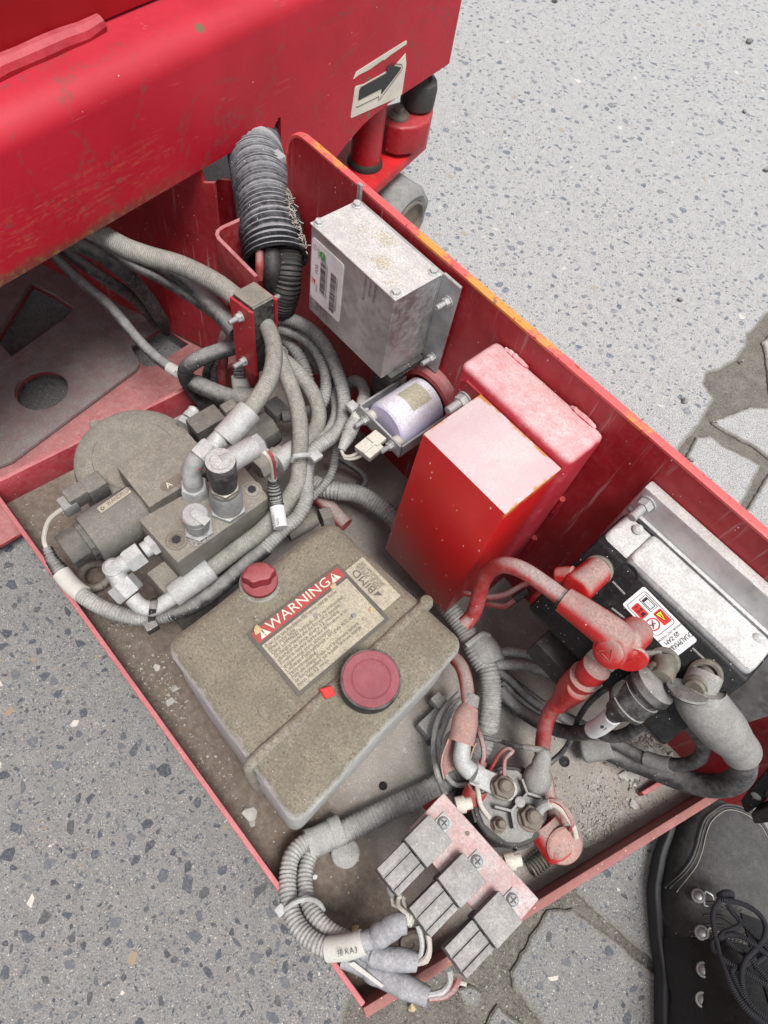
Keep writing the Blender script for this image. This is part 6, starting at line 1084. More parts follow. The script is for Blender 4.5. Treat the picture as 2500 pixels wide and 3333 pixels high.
# ------------------------------------------------------------------ ribbed leads from behind the clamp
RT=ribs(.0030,.05)
t=hose('wiring_loom','conduit','longest ribbed grey loom, from the clamp block round to the front coil plug',[(-0.4266,0.3135,0.2520),(-0.4196,0.3203,0.2520),(-0.4066,0.3276,0.2520),(-0.3855,0.3338,0.2500),(-0.3619,0.3327,0.2460),(-0.3382,0.3260,0.2400),(-0.3144,0.3145,0.2360),(-0.2946,0.2989,0.2340),(-0.2828,0.2821,0.2340),(-0.2787,0.2616,0.2360),(-0.2767,0.2466,0.2380),(-0.2707,0.2345,0.2380),(-0.2605,0.2225,0.2340)]+[(-0.2413,0.2066,0.2280),(-0.2344,0.1911,0.2220),(-0.2339,0.1746,0.2180),(-0.2325,0.1596,0.2140),(-0.2310,0.1476,0.2100)],.0072,'loom',RT,14,.0008)
mb=MB(); mb.tube([(-0.2312,0.1508,0.2110),(-0.2323,0.1357,0.2050),(-0.2326,0.1202,0.1990),(-0.2338,0.0974,0.1900),(-0.2368,0.0778,0.1810),(-0.2416,0.0615,0.1740),(-0.2501,0.0478,0.1680)],.0080,16,.003,lambda L:1+.06*noise.noise(V((L*120,7,0)))); part(mb,'taped_run',M['blackd'],t)
mb=MB(); mb.tube([(-0.2471,0.0516,0.1700),(-0.2543,0.0392,0.1660),(-0.2637,0.0267,0.1640),(-0.2759,0.0162,0.1630),(-0.2910,0.0075,0.1620),(-0.3067,0.0007,0.1610),(-0.3230,-0.0040,0.1600)],.0076,14,.0008,RT); part(mb,'front_run',M['conduit'],t)
mb=MB(); mb.tube([(-0.3196,-0.0022,0.1610),(-0.3287,-0.0042,0.1600),(-0.3411,-0.0058,0.1600),(-0.3509,-0.0061,0.1610)],.0088,18); part(mb,'tag',M['tagw'],t)
mb=MB(); mb.tube([(-0.3493,-0.0061,0.1610),(-0.3582,-0.0061,0.1620),(-0.3662,-0.0062,0.1640),(-0.3730,-0.0048,0.1660),(-0.3787,-0.0034,0.1680)],lambda u:.0082-.0035*u,16,.0012,ribs(.004,.06)); part(mb,'lead_boot',M['blackd'],t)
mb=MB(); mb.tube([(-0.3770,-0.0041,0.1680),(-0.3834,-0.0023,0.1720),(-0.3865,0.0034,0.1820),(-0.3865,0.0123,0.1960),(-0.3827,0.0202,0.2060),(-0.3782,0.0278,0.2140)],.0024,8); part(mb,'plug_wire',M['wire'],t)
mb=MB(); ba_=V((-0.2527,0.0461,0.1700))-V((-0.2612,0.0265,0.1700)); mb.ribbon([(-0.2565,0.0447,0.2000),(-0.2491,0.0412,0.2125),(-0.2439,0.0371,0.2135),(-0.2446,0.0341,0.2000),(-0.2460,0.0311,0.1840)],ba_,.0062,.0014); c=V((-0.2434,0.0290,0.1820)); mb.obb(c,((.1,.99,0),(.99,-.1,0),(0,0,1)),(.0058,.0050,.0055),.0010); part(mb,'cable_tie',M['blackd'],t)
hose('wiring_loom','conduit','second ribbed grey loom tucked under the long loom behind the hoses',[(-0.4273,0.3146,0.2350),(-0.4152,0.3221,0.2350),(-0.4003,0.3302,0.2330),(-0.3820,0.3319,0.2300),(-0.3641,0.3284,0.2260),(-0.3476,0.3199,0.2200),(-0.3358,0.3079,0.2120),(-0.3303,0.2949,0.2050),(-0.3222,0.2831,0.2000)],.0068,'loom',RT,14,.0008)
hose('wiring_loom','conduit','coarsely ribbed grey loom curling down behind the shorter braided hose',[(-0.4343,0.3204,0.2150),(-0.4233,0.3228,0.2150),(-0.4075,0.3234,0.2120),(-0.3918,0.3221,0.2060),(-0.3781,0.3179,0.2000),(-0.3702,0.3146,0.1920)],.0068,'loom',ribs(.0040,.08),14,.0009)
hose('wiring_loom','conduit','short smooth grey lead beside the coarsely ribbed loom',[(-0.4382,0.3342,0.1900),(-0.4191,0.3364,0.1950),(-0.4031,0.3389,0.1950),(-0.3908,0.3406,0.1920),(-0.3818,0.3403,0.1850)],.0060,'loom',None,12)
hose('wiring_loom','conduit','inner ribbed grey loom joining the long loom at the cable tie',[(-0.3612,0.3350,0.2000),(-0.3467,0.3294,0.2050),(-0.3234,0.3159,0.2120),(-0.3048,0.2991,0.2180),(-0.2904,0.2770,0.2250),(-0.2821,0.2563,0.2320),(-0.2756,0.2426,0.2360)],.0068,'loom',RT,14,.0008)
hose('wiring_loom','conduit','thin grey lead dropping below the cable tie to the tray floor',[(-0.2930,0.2840,0.2050),(-0.2857,0.2824,0.1980),(-0.2783,0.2761,0.1900),(-0.2709,0.2666,0.1800),(-0.2685,0.2554,0.1700),(-0.2695,0.2423,0.1600),(-0.2714,0.2279,0.1500)],.0046,'loom',RT,12,.0009)
hose('wiring_loom','hosed','thin dark lead curving over the tray floor to the thick conduit',[(-0.2982,0.2979,0.1500),(-0.2903,0.3058,0.1400),(-0.2796,0.3134,0.1320),(-0.2693,0.3158,0.1300),(-0.2600,0.3115,0.1320),(-0.2527,0.2992,0.1400),(-0.2473,0.2857,0.1500)],.0036,'loom',None,10)
mb=MB(); mb.tube([(-0.2678,0.2105,0.2620),(-0.2673,0.2131,0.2680),(-0.2641,0.2197,0.2680),(-0.2623,0.2285,0.2620)],.0026,8); mb.box(V((-0.2592,0.2314,0.2620))-V((.0055,.0055,.003)),V((-0.2592,0.2314,0.2620))+V((.0055,.0055,.0025)),.0012); solo(mb,'cable_tie',M['zincb'],'pale cable tie strapping the long braided hose to the ribbed loom','cable tie')
mb=MB(); mb.tube([(-0.2465,0.1882,0.1700),(-0.2442,0.2037,0.1700),(-0.2440,0.2214,0.1680)],.0085,18); mb.hexn(V((-0.2382,0.2256,0.1700)),V((.3,.9,0)),.022,.012); solo(mb,'return_fitting',M['castd'],'dark grey pipe fitting between the tank and the braided hoses','fitting')
mb=MB(); mb.tube([(-0.2840,0.2549,0.1350),(-0.2708,0.2555,0.1350),(-0.2556,0.2562,0.1350),(-0.2414,0.2557,0.1350),(-0.2286,0.2563,0.1350)],.0085,14); solo(mb,'return_hose',M['cab_red'],'faded pink hose passing behind the tank towards the cover box','hose')
mb=MB(); mb.box(V((-0.3866,0.2810,0.1600))-V((.012,.010,.012)),V((-0.3866,0.2810,0.1600))+V((.012,.010,.004)),.002); mb.cyl((-0.3729,0.2779,0.1600),(-0.3592,0.3088,0.1600),.0075); solo(mb,'loom_connector',M['heat'],'grey loom connector low on the tray floor behind the rear solenoid coil','connector')
# ------------------------------------------------------------------ big corrugated conduit
bcd=thing('corrugated_conduit','wide split corrugated grey conduit coming out of the lift with a torn dusty edge','conduit',(-0.4574,0.3352,0.3000))
pth=[(-0.8418,0.5425,0.2000),(-0.6890,0.4635,0.2850),(-0.6531,0.4500,0.2960),(-0.6253,0.4347,0.3020),(-0.5983,0.4151,0.3080),(-0.5689,0.3971,0.3140),(-0.5392,0.3801,0.3190),(-0.5078,0.3622,0.3230),(-0.4830,0.3481,0.3240),(-0.4611,0.3363,0.3210),(-0.4393,0.3245,0.3120)]
PT=spl(pth,.0009); r0=[0.0402,0.0301,0.0327]
per=.0052; vs=[];fs=[]; n=36; L=0
tot=sum((PT[i+1]-PT[i]).length for i in range(len(PT)-1)); x_=None
for i,p in enumerate(PT):
    t_=(PT[min(i+1,len(PT)-1)]-PT[max(i-1,0)]).normalized()
    if x_ is None: x_,_,_=basis(t_)
    x_=(x_-t_*x_.dot(t_)).normalized(); y_=t_.cross(x_)
    if i: L+=(p-PT[i-1]).length
    u=L/tot; R=(r0[0]*(1-u/.5)+r0[1]*u/.5) if u<.5 else (r0[1]*(1-(u-.5)/.5)+r0[2]*(u-.5)/.5)
    w=math.sin(2*math.pi*L/per); w=max(-1,min(1,w*1.7)); R=R*(1+.070*w)*.93
    for k in range(n): a=2*math.pi*k/n; vs.append(p+(x_*math.cos(a)+y_*math.sin(a))*R)
for i in range(len(PT)-1):
    for k in range(n): fs.append((i*n+k,i*n+(k+1)%n,(i+1)*n+(k+1)%n,(i+1)*n+k))
mb=MB(); mb.add(vs,fs); part(mb,'corrugated_wall',M['conduitb'],bcd,smooth=50)
i0=min(range(len(PT)),key=lambda i:(PT[i]-V((-0.5846,0.4067,0.3110))).length); c=PT[i0]; t_=(PT[i0+5]-PT[i0-5]).normalized(); Rb=max((V(vs[i0*n+k])-c).length for k in range(n)); Rb=max(Rb,max((V(vs[(i0+3)*n+k])-PT[i0+3]).length for k in range(n)))
mb=MB(); mb.lathe(c-t_*.005,t_,[(0,Rb*.97),(.0005,Rb*1.05),(.0105,Rb*1.05),(.011,Rb*.97),(0,Rb*.97)],40,False); tie=part(mb,'strap',M['strapg'],bcd)
hd=V((-0.5373,0.4018,0.3380)); mb=MB(); mb.box(hd-V((.008,.006,.008)),hd+V((.007,.006,.005)),.0015); part(mb,'strap_buckle',M['strapg'],bcd)
mb=MB(); rg=random.Random(9)
for q in spl([(-0.4807,0.3723,0.3500),(-0.4512,0.3533,0.3500),(-0.4352,0.3482,0.3460),(-0.4266,0.3488,0.3360),(-0.4250,0.3502,0.3220)],.0012):
    for k in range(2):
        d=V((rg.uniform(-1,1),rg.uniform(-1,1),rg.uniform(-1,1)))*.0028; mb.tube([q+d,q+d+V((rg.uniform(-1,1),rg.uniform(-1,1),rg.uniform(-1,1)))*.0035],.0004,4,spline=False)
part(mb,'torn_fibres',M['fibre'],bcd,stuff=True)
wires=(([(-0.4444,0.3081,0.3300),(-0.4372,0.3023,0.3200),(-0.4359,0.3005,0.3050)],'cab_red',.0042,'red wire hanging inside the mouth of the corrugated conduit'),([(-0.4423,0.3216,0.3250),(-0.4316,0.3132,0.3150),(-0.4288,0.3114,0.2950),(-0.4295,0.3151,0.2700),(-0.4301,0.3191,0.2500)],'black',.0098,'thick black cable dropping out of the corrugated conduit mouth'),([(-0.4389,0.3373,0.3200),(-0.4274,0.3293,0.3100),(-0.4212,0.3226,0.2950),(-0.4232,0.3191,0.2750),(-0.4304,0.3214,0.2550)],'black',.0150,'fat black ribbed cable on the wall side of the conduit mouth'))
for pth,m,r,lb in wires:
    mb=MB(); mb.tube(pth,r,14,.0012,ribs(.0035,.05) if r>.012 else None); solo(mb,'conduit_cable',M[m],lb,'cable')
mb=MB(); mb.tube([(-0.4316,0.3138,0.2680),(-0.4283,0.3179,0.2620),(-0.4254,0.3246,0.2680),(-0.4227,0.3236,0.2750)],.0030,8); solo(mb,'cable_tie',M['blackd'],'dark cable tie around the black cables under the conduit','cable tie')

t=thing('switch_lead','thin pink and cream leads from the pressure switch into a white tagged boot','cable',(-0.2669,0.1899,0.2200))
mb=MB(); mb.tube([(-0.2647,0.1758,0.3180),(-0.2605,0.1787,0.3180),(-0.2566,0.1806,0.3080),(-0.2567,0.1824,0.2900),(-0.2585,0.1829,0.2700)],.0018,7); part(mb,'pink_wire',M['cab_red'],t)
mb=MB(); mb.tube([(-0.2634,0.1748,0.3180),(-0.2592,0.1759,0.3170),(-0.2570,0.1787,0.3040),(-0.2580,0.1810,0.2840),(-0.2586,0.1819,0.2680)],.0018,7); part(mb,'cream_wire',M['wire'],t)
mb=MB(); mb.tube([(-0.2592,0.1820,0.2700),(-0.2570,0.1811,0.2620),(-0.2527,0.1788,0.2550),(-0.2475,0.1766,0.2490),(-0.2412,0.1732,0.2460)],lambda u:.0042+.0022*min(1,u*2.2),16,.0011,ribs(.0038,.06)); part(mb,'lead_boot',M['blackd'],t)
mb=MB(); mb.tube([(-0.2439,0.1746,0.2470),(-0.2355,0.1701,0.2450),(-0.2264,0.1653,0.2430)],.0068,16); part(mb,'tag',M['white'],t,label='white tag lettered To Pressure Switch')
f0=V((-0.2250,0.1603,0.2545)); f1=V((-0.2382,0.1674,0.2555)); fr=Frame(f0,f1-f0,zz.cross(f1-f0)); tx=MB(); letters(tx,fr,'To Pressure',-.001,.0010,.0034,h=.0004,sx=.72); letters(tx,fr,'Switch',.001,-.0026,.0034,h=.0004,sx=.8); part(tx,'tag_print',M['ink'],t)

# ------------------------------------------------------------------ lavender alarm in its bracket
al=thing('warning_alarm','lavender cylindrical alarm in a zinc bracket on the red side plate','alarm',(-.24,.33,.24))
ac=V((-.2430,.360,.2640)); 
mb=MB(); mb.lathe(ac,(0,-1,0),[(0,.0255),(.0500,.0255),(.0530,.0245),(.0545,.0225),(.0545,.001)],56); bd=part(mb,'alarm_body',M['lav'],al)
mb=MB(); P=[]
for k in range(7):
    a=math.radians(62+7*k); P.append(a)
for a0,a1 in zip(P[:-1],P[1:]):
    pass
r=.0257; vs=[];fs=[]
for i,a in enumerate([math.radians(60+8*k) for k in range(8)]):
    for y in (.352,.327): vs.append((ac.x+r*math.cos(a),y,ac.z+r*math.sin(a)))
for i in range(7): fs.append((2*i,2*i+1,2*i+3,2*i+2))
mb.add(vs,fs); part(mb,'rating_label',M['labeld'],al)
yb=.2965
mb=MB(); mb.box((-.2745,yb,.256),(-.2115,yb+.0022,.273),.0004,1); mb.box((-.2745,yb,.2560),(-.2723,.3600,.2730),.0004,1); mb.box((-.2137,yb,.2560),(-.2115,.3600,.2730),.0004,1); part(mb,'bracket',M['zinc'],al)
for x in (-.2610,-.2235):
    inst(sns if False else sn,'stud_nut',M['zinc'],al,(x,yb,.2645),(0,-1,0)); mb=MB(); mb.lathe((x,yb+.0022,.2645),(0,1,0),[(0,.0062),(.0115,.0055)],18); part(mb,'terminal_post',M['ivory'],al)
c=V((-0.2354,0.2800,0.2620)); X_=V((1,.2,-.1)).normalized(); Y_=V((0,1,.25)).normalized()
mb=MB(); mb.obb(V((-0.2345,0.2775,0.2620)),(X_,Y_,X_.cross(Y_)),(.0095,.0090,.0065),.0010); mb.obb(V((-0.2356,0.2867,0.2680)),(X_,Y_,X_.cross(Y_)),(.0070,.0060,.0055),.0010); part(mb,'plug',M['ivory'],al)
mb=MB(); mb.obb(V((-0.2320,0.2744,0.2690)),(X_,Y_,X_.cross(Y_)),(.0012,.0075,.0010),.0003); part(mb,'plug_ridge',M['ivory'],al)
ld=thing('alarm_lead','ribbed grey lead arching up beside the lavender alarm to its ivory plug','cable',(-0.3099,0.3312,0.2200))
mb=MB(); mb.tube([(-0.3353,0.3409,0.2000),(-0.3318,0.3392,0.2150),(-0.3239,0.3405,0.2280),(-0.3128,0.3382,0.2360),(-0.3008,0.3319,0.2400),(-0.2894,0.3198,0.2460)],.0062,14,.0009,RT); part(mb,'jacket',M['conduit'],ld)
mb=MB(); mb.tube([(-0.2903,0.3199,0.2460),(-0.2824,0.3104,0.2500),(-0.2764,0.2998,0.2520),(-0.2713,0.2920,0.2520)],.0064,14,.003); part(mb,'tag',M['tagw'],ld)
mb=MB(); mb.tube([(-0.2717,0.2928,0.2520),(-0.2684,0.2854,0.2510),(-0.2633,0.2763,0.2490),(-0.2595,0.2682,0.2470),(-0.2565,0.2621,0.2460)],lambda u:.0075-.0035*max(0,(u-.45)/.55),14,.001,ribs(.004,.05)); part(mb,'lead_boot',M['conduit'],ld)
for q in ([(-0.2569,0.2628,0.2460),(-0.2501,0.2605,0.2460),(-0.2449,0.2641,0.2480),(-0.2421,0.2696,0.2520),(-0.2403,0.2726,0.2560)],[(-0.2569,0.2628,0.2460),(-0.2480,0.2605,0.2440),(-0.2414,0.2663,0.2460),(-0.2372,0.2712,0.2520),(-0.2349,0.2747,0.2550)]):
    mb=MB(); mb.tube(q,.0016,6); part(mb,'wire',M['wire'],ld)
mb=MB(); mb.tube([(-0.2771,0.2988,0.2585),(-0.2752,0.3036,0.2610),(-0.2708,0.3080,0.2580)],.0028,8); mb.box(V((-0.2840,0.2987,0.2580))-V((.0055,.005,.0035)),V((-0.2840,0.2987,0.2580))+V((.0055,.005,.003)),.001); part(mb,'cable_tie',M['zincb'],ld)
# black latch block at the end of the side plate
la=thing('door_latch','black plastic latch block at the right end of the red side plate','latch',(0.2275,0.3450,0.1991))
mb=MB(); mb.prism([V(p) for p in [(0.2306,0.3500,0.1609),(0.2424,0.3500,0.1518),(0.2436,0.3500,0.1560),(0.2344,0.3500,0.1941),(0.2305,0.3500,0.1950),(0.2239,0.3500,0.2123),(0.1976,0.3500,0.2919),(0.1847,0.3500,0.2994)]],(0,.016,0),.001,1); part(mb,'latch_body',M['blackf'],la)
mb=MB(); mb.prism([V(p) for p in [(0.2398,0.3420,0.1717),(0.2490,0.3420,0.1638),(0.2504,0.3420,0.1709),(0.2485,0.3420,0.2151),(0.2323,0.3420,0.2358),(0.2350,0.3420,0.2041)]],(0,.014,0),.001,1); part(mb,'latch_arm',M['black'],la)
mb=MB(); mb.lathe(V((0.2275,0.3500,0.1904)),(0,-1,0),[(0,.0045),(.001,.0045),(.002,.003)],18); part(mb,'rivet',M['zinc'],la)

# ------------------------------------------------------------------ work boot standing at the tray end
BT=V((0.2676,0.4189,0.0000)); BL=V((0.3218,0.3231,0.0000)); ba=(BL-BT); ba.z=0; ba.normalize(); bq=V((-ba.y,ba.x,0))   # ba: toe to heel, bq: to the boot's outer side
if bq.dot(V((0.2713,0.2667,0.0000))-BL)<0: bq=-bq
boot=thing('work_boot','scuffed black leather work boot with loose dark laces, toe under the side plate','boot',tuple(BT+ba*.13))
def sm(a,b,x): t=max(0,min(1,(x-a)/(b-a))); return t*t*(3-2*t)
def interp(tb,x):
    for (a,p),(b,q) in zip(tb[:-1],tb[1:]):
        if x<=b: t=(x-a)/(b-a); t=max(0,min(1,t)); return p+(q-p)*(t*t*(3-2*t)*.5+t*.5)
    return tb[-1][1]
WL=[(0,.0),(.004,.019),(.012,.031),(.03,.046),(.055,.0575),(.09,.0645),(.12,.0655),(.16,.061),(.20,.053),(.25,.049),(.29,.043),(.315,.02),(.32,.0)]
HT=[(0,.034),(.012,.050),(.03,.058),(.06,.063),(.09,.067),(.115,.072),(.15,.086),(.19,.106),(.22,.125),(.26,.15),(.32,.16)]
LEAN=[(0,.0),(.06,.002),(.12,.003),(.2,-.004),(.32,-.010)]
def bp(u,v,z): return BT+ba*u+bq*(v+interp(LEAN,u))+V((0,0,z))
NS=[.0006,.002,.005,.009,.014,.02,.028]+[.036+.009*k for k in range(31)]
def upper_h(u,v):
    w=interp(WL,u)*.95; H=interp(HT,u); x=min(1,abs(v)/max(w,1e-4)); return .022+(H-.022)*max(0,(1-x**2.6))**.46
mb=MB(); vs=[];fs=[]; K=40
for u in NS:
    w=interp(WL,u)*.95+.0006
    for k in range(K+1):
        a=math.pi*k/K; c=math.cos(a); x=(abs(c)**.80)*(1 if c>0 else -1); v=w*x; z=upper_h(u,v)
        p=bp(u,v,z); crease=.0016*math.exp(-((u-.128)/.013)**2)*math.sin(v*120+1)+.0011*noise.noise(p*38)+.0005*noise.noise(p*120); p.z+=crease; vs.append(p)
for i in range(len(NS)-1):
    for k in range(K): fs.append((i*(K+1)+k,i*(K+1)+k+1,(i+1)*(K+1)+k+1,(i+1)*(K+1)+k))
mb.add(vs,fs); up_=part(mb,'upper',M['leathert'],boot,smooth=75)
def outline(k,g=0): 
    P=[]
    for u in NS: P.append((u,interp(WL,u)*k+g))
    return [(u,w) for u,w in P]+[(u,-w) for u,w in reversed(P)]
mb=MB(); o=outline(1.0,.0015); mb.prism([bp(u,v,.002) for u,v in o],(0,0,.022)); mb.v=[tuple(V(p)+V((0,0,.0))) for p in mb.v]; so=part(mb,'sole',M['sole'],boot,smooth=30)
mb=MB(); o=outline(1.0,.0030); o2=[bp(u-.0015,v,.0215) for u,v in o]; mb.prism(o2,(0,0,.0035),.0008,1); part(mb,'welt',M['sole'],so)
def on(u,v,h=.0006):
    p=bp(u,v,upper_h(u,v)+h); return p
def seam(pts,r,name,m,par=None,h=.0005,stuff=False):
    b=MB(); b.tube([on(u,v,h) for u,v in pts],r,6,.002); return part(b,name,M[m],par or boot,stuff=stuff)
def arcseam(off): return [(.0135+off+.062*(abs(t)**2.1),.052*t*(1 if abs(t)<.7 else 1)) for t in [(-1+k/12) for k in range(25)]]
seam([(u,v) for u,v in [(.118,.0600),(.100,.0520),(.088,.0470),(.072,.0425),(.055,.0395),(.040,.0345),(.029,.0270),(.021,.0170),(.0185,.0060),(.0190,-.0060),(.0225,-.0190),(.031,-.0310),(.043,-.0400),(.06,-.0470),(.085,-.052),(.105,-.058)]],.0011,'toe_seam','leathert')
seam([(u+.0022,v*.97) for u,v in [(.118,.0585),(.100,.0510),(.088,.0455),(.072,.0410),(.055,.0380),(.040,.0330),(.029,.0255),(.021,.0160),(.0185,.0055),(.0190,-.0060),(.0225,-.0180),(.031,-.0300),(.043,-.0390),(.06,-.0460),(.085,-.051)]],.0006,'toe_stitching','thread')
def stitches(pts,name,gap=.0034,ln=.0022,r=.00045,h=.0009):
    P=spl([on(u,v,h) for u,v in pts],.0004); b=MB(); L=0; seg=[]
    for i in range(1,len(P)):
        L+=(P[i]-P[i-1]).length
        if (L%gap)<ln: seg.append(P[i])
        elif len(seg)>2: b.tube([seg[0],seg[len(seg)//2],seg[-1]],r,5,spline=False); seg=[]
        else: seg=[]
    return part(b,name,M['thread'],boot,stuff=True)
for dv in (0,.0042): stitches([(.157+dv,.0560),(.150+dv,.045),(.1455+dv,.032),(.1435+dv,.019),(.143+dv,.008)],'vamp_stitching')
seam([(.118,.0615),(.100,.0540),(.088,.0490),(.072,.0445),(.055,.0415),(.040,.0365),(.029,.0290),(.019,.0185),(.0150,.0060),(.0155,-.0060),(.0195,-.0200),(.029,-.0330),(.042,-.0420)],.0016,'toe_welt','leathert')
for q_ in (.120,.131,.139): seam([(q_+.004,.040),(q_,.026),(q_+.003,.012),(q_-.002,.002)],.0011,'vamp_crease','leathert')
seam([(.1640,.0585),(.1560,.045),(.1515,.032),(.1495,.019),(.149,.008)],.0011,'vamp_seam','leathert')
for dv in (0,.005): stitches([(.275+dv,.043),(.252+dv,.033),(.240+dv,.022),(.232+dv,.010),(.230+dv,.0)],'quarter_stitching')
# dark quarter panel, tongue, eyelets, laces
def patch(name,rows,m,lift,par=None):
    b=MB(); n=len(rows[0]); vs=[on(u,v,lift) for r in rows for u,v in r]; fs=[]
    for i in range(len(rows)-1):
        for k in range(n-1): fs.append((i*n+k,i*n+k+1,(i+1)*n+k+1,(i+1)*n+k))
    b.add(vs,fs); bm=bmesh.new(); me=b.mesh('t'); bm.from_mesh(me); r=bmesh.ops.solidify(bm,geom=list(bm.faces),thickness=-.0018); q=MB().bm(bm); bpy.data.meshes.remove(me); return part(q,name,M[m],par or boot,smooth=60)
rows=[]
for i in range(14):
    u=.150+.0115*i; w=interp(WL,u)*.93; rows.append([(u+.012*(k/8)**2*(1 if i==0 else 1),.004+ (w-.004)*k/8) for k in range(9)])
patch('quarter_panel',rows,'leather',.0018)
rows=[[(.122+.010*i,-.016+ .022*k/6-.012*(i/16)) for k in range(7)] for i in range(17)]
patch('tongue',rows,'leather',.0012)
rows=[[(.140+.0115*i,-.020-.0025*i*.3-(interp(WL,.14+.0115*i)*.92-.026)*k/6) for k in range(7)] for i in range(15)]
patch('quarter_panel',rows,'leather',.0018)
EY=[(.128,.0185),(.1655,.0135),(.203,.0050),(.238,-.002)]
def uv(p): d=V(p)-BT; u=d.dot(ba); return u,d.dot(bq)-interp(LEAN,u)
for e_ in ((0.2852,0.2920,0.0660),(0.3031,0.2656,0.0760),(0.3201,0.2406,0.0880),(0.3335,0.2207,0.1000)):
    u,v=uv(e_); n_=V((bq.x*.45,bq.y*.45,1)).normalized(); c=on(u,v,.0042); b=MB(); b.lathe(c,n_,[(0,.0064),(.0008,.0068),(.0014,.0062),(.0015,.0048),(.0004,.0046),(.0012,.0035),(.0016,.001)],24); e=part(b,'eyelet',M['zincd'],boot)
    b=MB(); q=c-bq*.009+V((0,0,.0016)); b.tube([q+bq*.003+ba*.0062,q+ba*.0062,q-bq*.0045+ba*.0050,q-bq*.0062,q-bq*.0045-ba*.0050,q-ba*.0062,q+bq*.003-ba*.0062,q+bq*.003+ba*.0062],.0009,8,.0015); part(b,'d_ring',M['steelring'],e)
def lacepath(pts): return [bp(u,v,upper_h(u,v)+h) for u,v,h in pts]
lc=thing('boot_laces','loosely knotted dark laces with grey flecks lying over the boot tongue','laces',tuple(on(.17,-.02,.01)))
def lace(zs): b=MB(); b.tube(zs,.0024,10,.0025); part(b,'lace',M['lace'],lc)
lace([(0.2897,0.2973,0.0940),(0.2895,0.2915,0.0980),(0.2885,0.2819,0.1010),(0.2914,0.2739,0.1020),(0.2980,0.2660,0.1030),(0.3040,0.2592,0.1050),(0.3085,0.2514,0.1100),(0.3122,0.2436,0.1180),(0.3163,0.2367,0.1260),(0.3216,0.2320,0.1300),(0.3275,0.2282,0.1340),(0.3346,0.2260,0.1380),(0.3436,0.2267,0.1400),(0.3526,0.2289,0.1420)])
lace([(0.2892,0.2939,0.0960),(0.2920,0.2958,0.1000),(0.2991,0.3017,0.1020),(0.3074,0.3067,0.1030),(0.3152,0.3091,0.1050),(0.3222,0.3085,0.1070),(0.3281,0.3041,0.1090),(0.3305,0.2959,0.1110),(0.3296,0.2845,0.1140),(0.3264,0.2720,0.1170),(0.3241,0.2622,0.1200),(0.3244,0.2526,0.1230),(0.3269,0.2445,0.1260),(0.3308,0.2381,0.1290),(0.3364,0.2338,0.1320),(0.3435,0.2326,0.1350),(0.3514,0.2337,0.1380)])
lace([(0.3414,0.2835,0.1180),(0.3342,0.2820,0.1170),(0.3261,0.2808,0.1150),(0.3196,0.2800,0.1120),(0.3135,0.2776,0.1080),(0.3080,0.2719,0.1060),(0.3046,0.2652,0.1040),(0.3028,0.2590,0.1030),(0.3029,0.2539,0.1040),(0.3057,0.2507,0.1070),(0.3111,0.2493,0.1120),(0.3186,0.2504,0.1170),(0.3271,0.2538,0.1200),(0.3354,0.2560,0.1240),(0.3448,0.2581,0.1280)])
for a,b_ in (((.128,.010),(.163,-.036)),((.163,.006),(.130,-.034)),((.166,.006),(.203,-.040)),((.203,-.003),(.168,-.040)),((.205,-.003),(.238,-.040))):
    m_=((a[0]+b_[0])/2,(a[1]+b_[1])/2); lace([on(*a,.004),on(*m_,.006),on(*b_,.004)])
lace([(0.2967,0.2952,0.0980),(0.3049,0.2930,0.1000),(0.3137,0.2918,0.1040),(0.3223,0.2906,0.1080),(0.3306,0.2894,0.1120),(0.3392,0.2874,0.1160)])
lace([(0.3141,0.2935,0.1020),(0.3118,0.2855,0.1030),(0.3083,0.2776,0.1040),(0.3045,0.2692,0.1040),(0.3040,0.2621,0.1060)])
lace([(0.3099,0.2672,0.1060),(0.3178,0.2670,0.1100),(0.3258,0.2684,0.1140),(0.3330,0.2665,0.1180),(0.3414,0.2647,0.1220),(0.3504,0.2615,0.1260)])
lace([(0.3320,0.2726,0.1140),(0.3283,0.2623,0.1160),(0.3236,0.2535,0.1180),(0.3201,0.2449,0.1200),(0.3243,0.2401,0.1240),(0.3322,0.2349,0.1300),(0.3405,0.2327,0.1340)])
b=MB(); b.tube([(0.2897,0.2973,0.0920),(0.2894,0.3008,0.0970),(0.2927,0.3052,0.0980),(0.2971,0.3071,0.0940),(0.2959,0.3027,0.0920)],.0032,10,.0025); part(b,'knot',M['lace'],lc)

# ------------------------------------------------------------------ grit, flakes and pebbles
rg=random.Random(21)
def rock(b,c,r,flat=.6,n=9,rg=rg):
    c=V(c); bm=bmesh.new()
    for k in range(n):
        z=1-2*(k+.5)/n; a=k*2.399+rg.random(); q=math.sqrt(1-z*z); bm.verts.new(V((q*math.cos(a),q*math.sin(a),z*flat))*r*rg.uniform(.75,1.15))
    bmesh.ops.convex_hull(bm,input=list(bm.verts)); rot=Euler((rg.uniform(-.4,.4),rg.uniform(-.4,.4),rg.random()*6.28)).to_matrix()
    for v in bm.verts: v.co=c+rot@v.co
    b.bm(bm)
def grit(name,spots,m,z,label=None):
    b=MB()
    for (c,sx,sy,num,r0,r1) in spots:
        for _ in range(num):
            r=r0+(r1-r0)*rg.random()**3; x=c[0]+rg.gauss(0,sx); y=c[1]+rg.gauss(0,sy); zz_=z(x,y)
            if zz_ is None: continue
            rock(b,(x,y,zz_+r*.25),r,.6,8)
    return b
def onfloor(x,y):
    if -.49<x<.108+.25*(y+.015)*1.1 and -.009<y<.366 and not(-.20<x<-.02 and .02<y<.215): return .1002
    return None
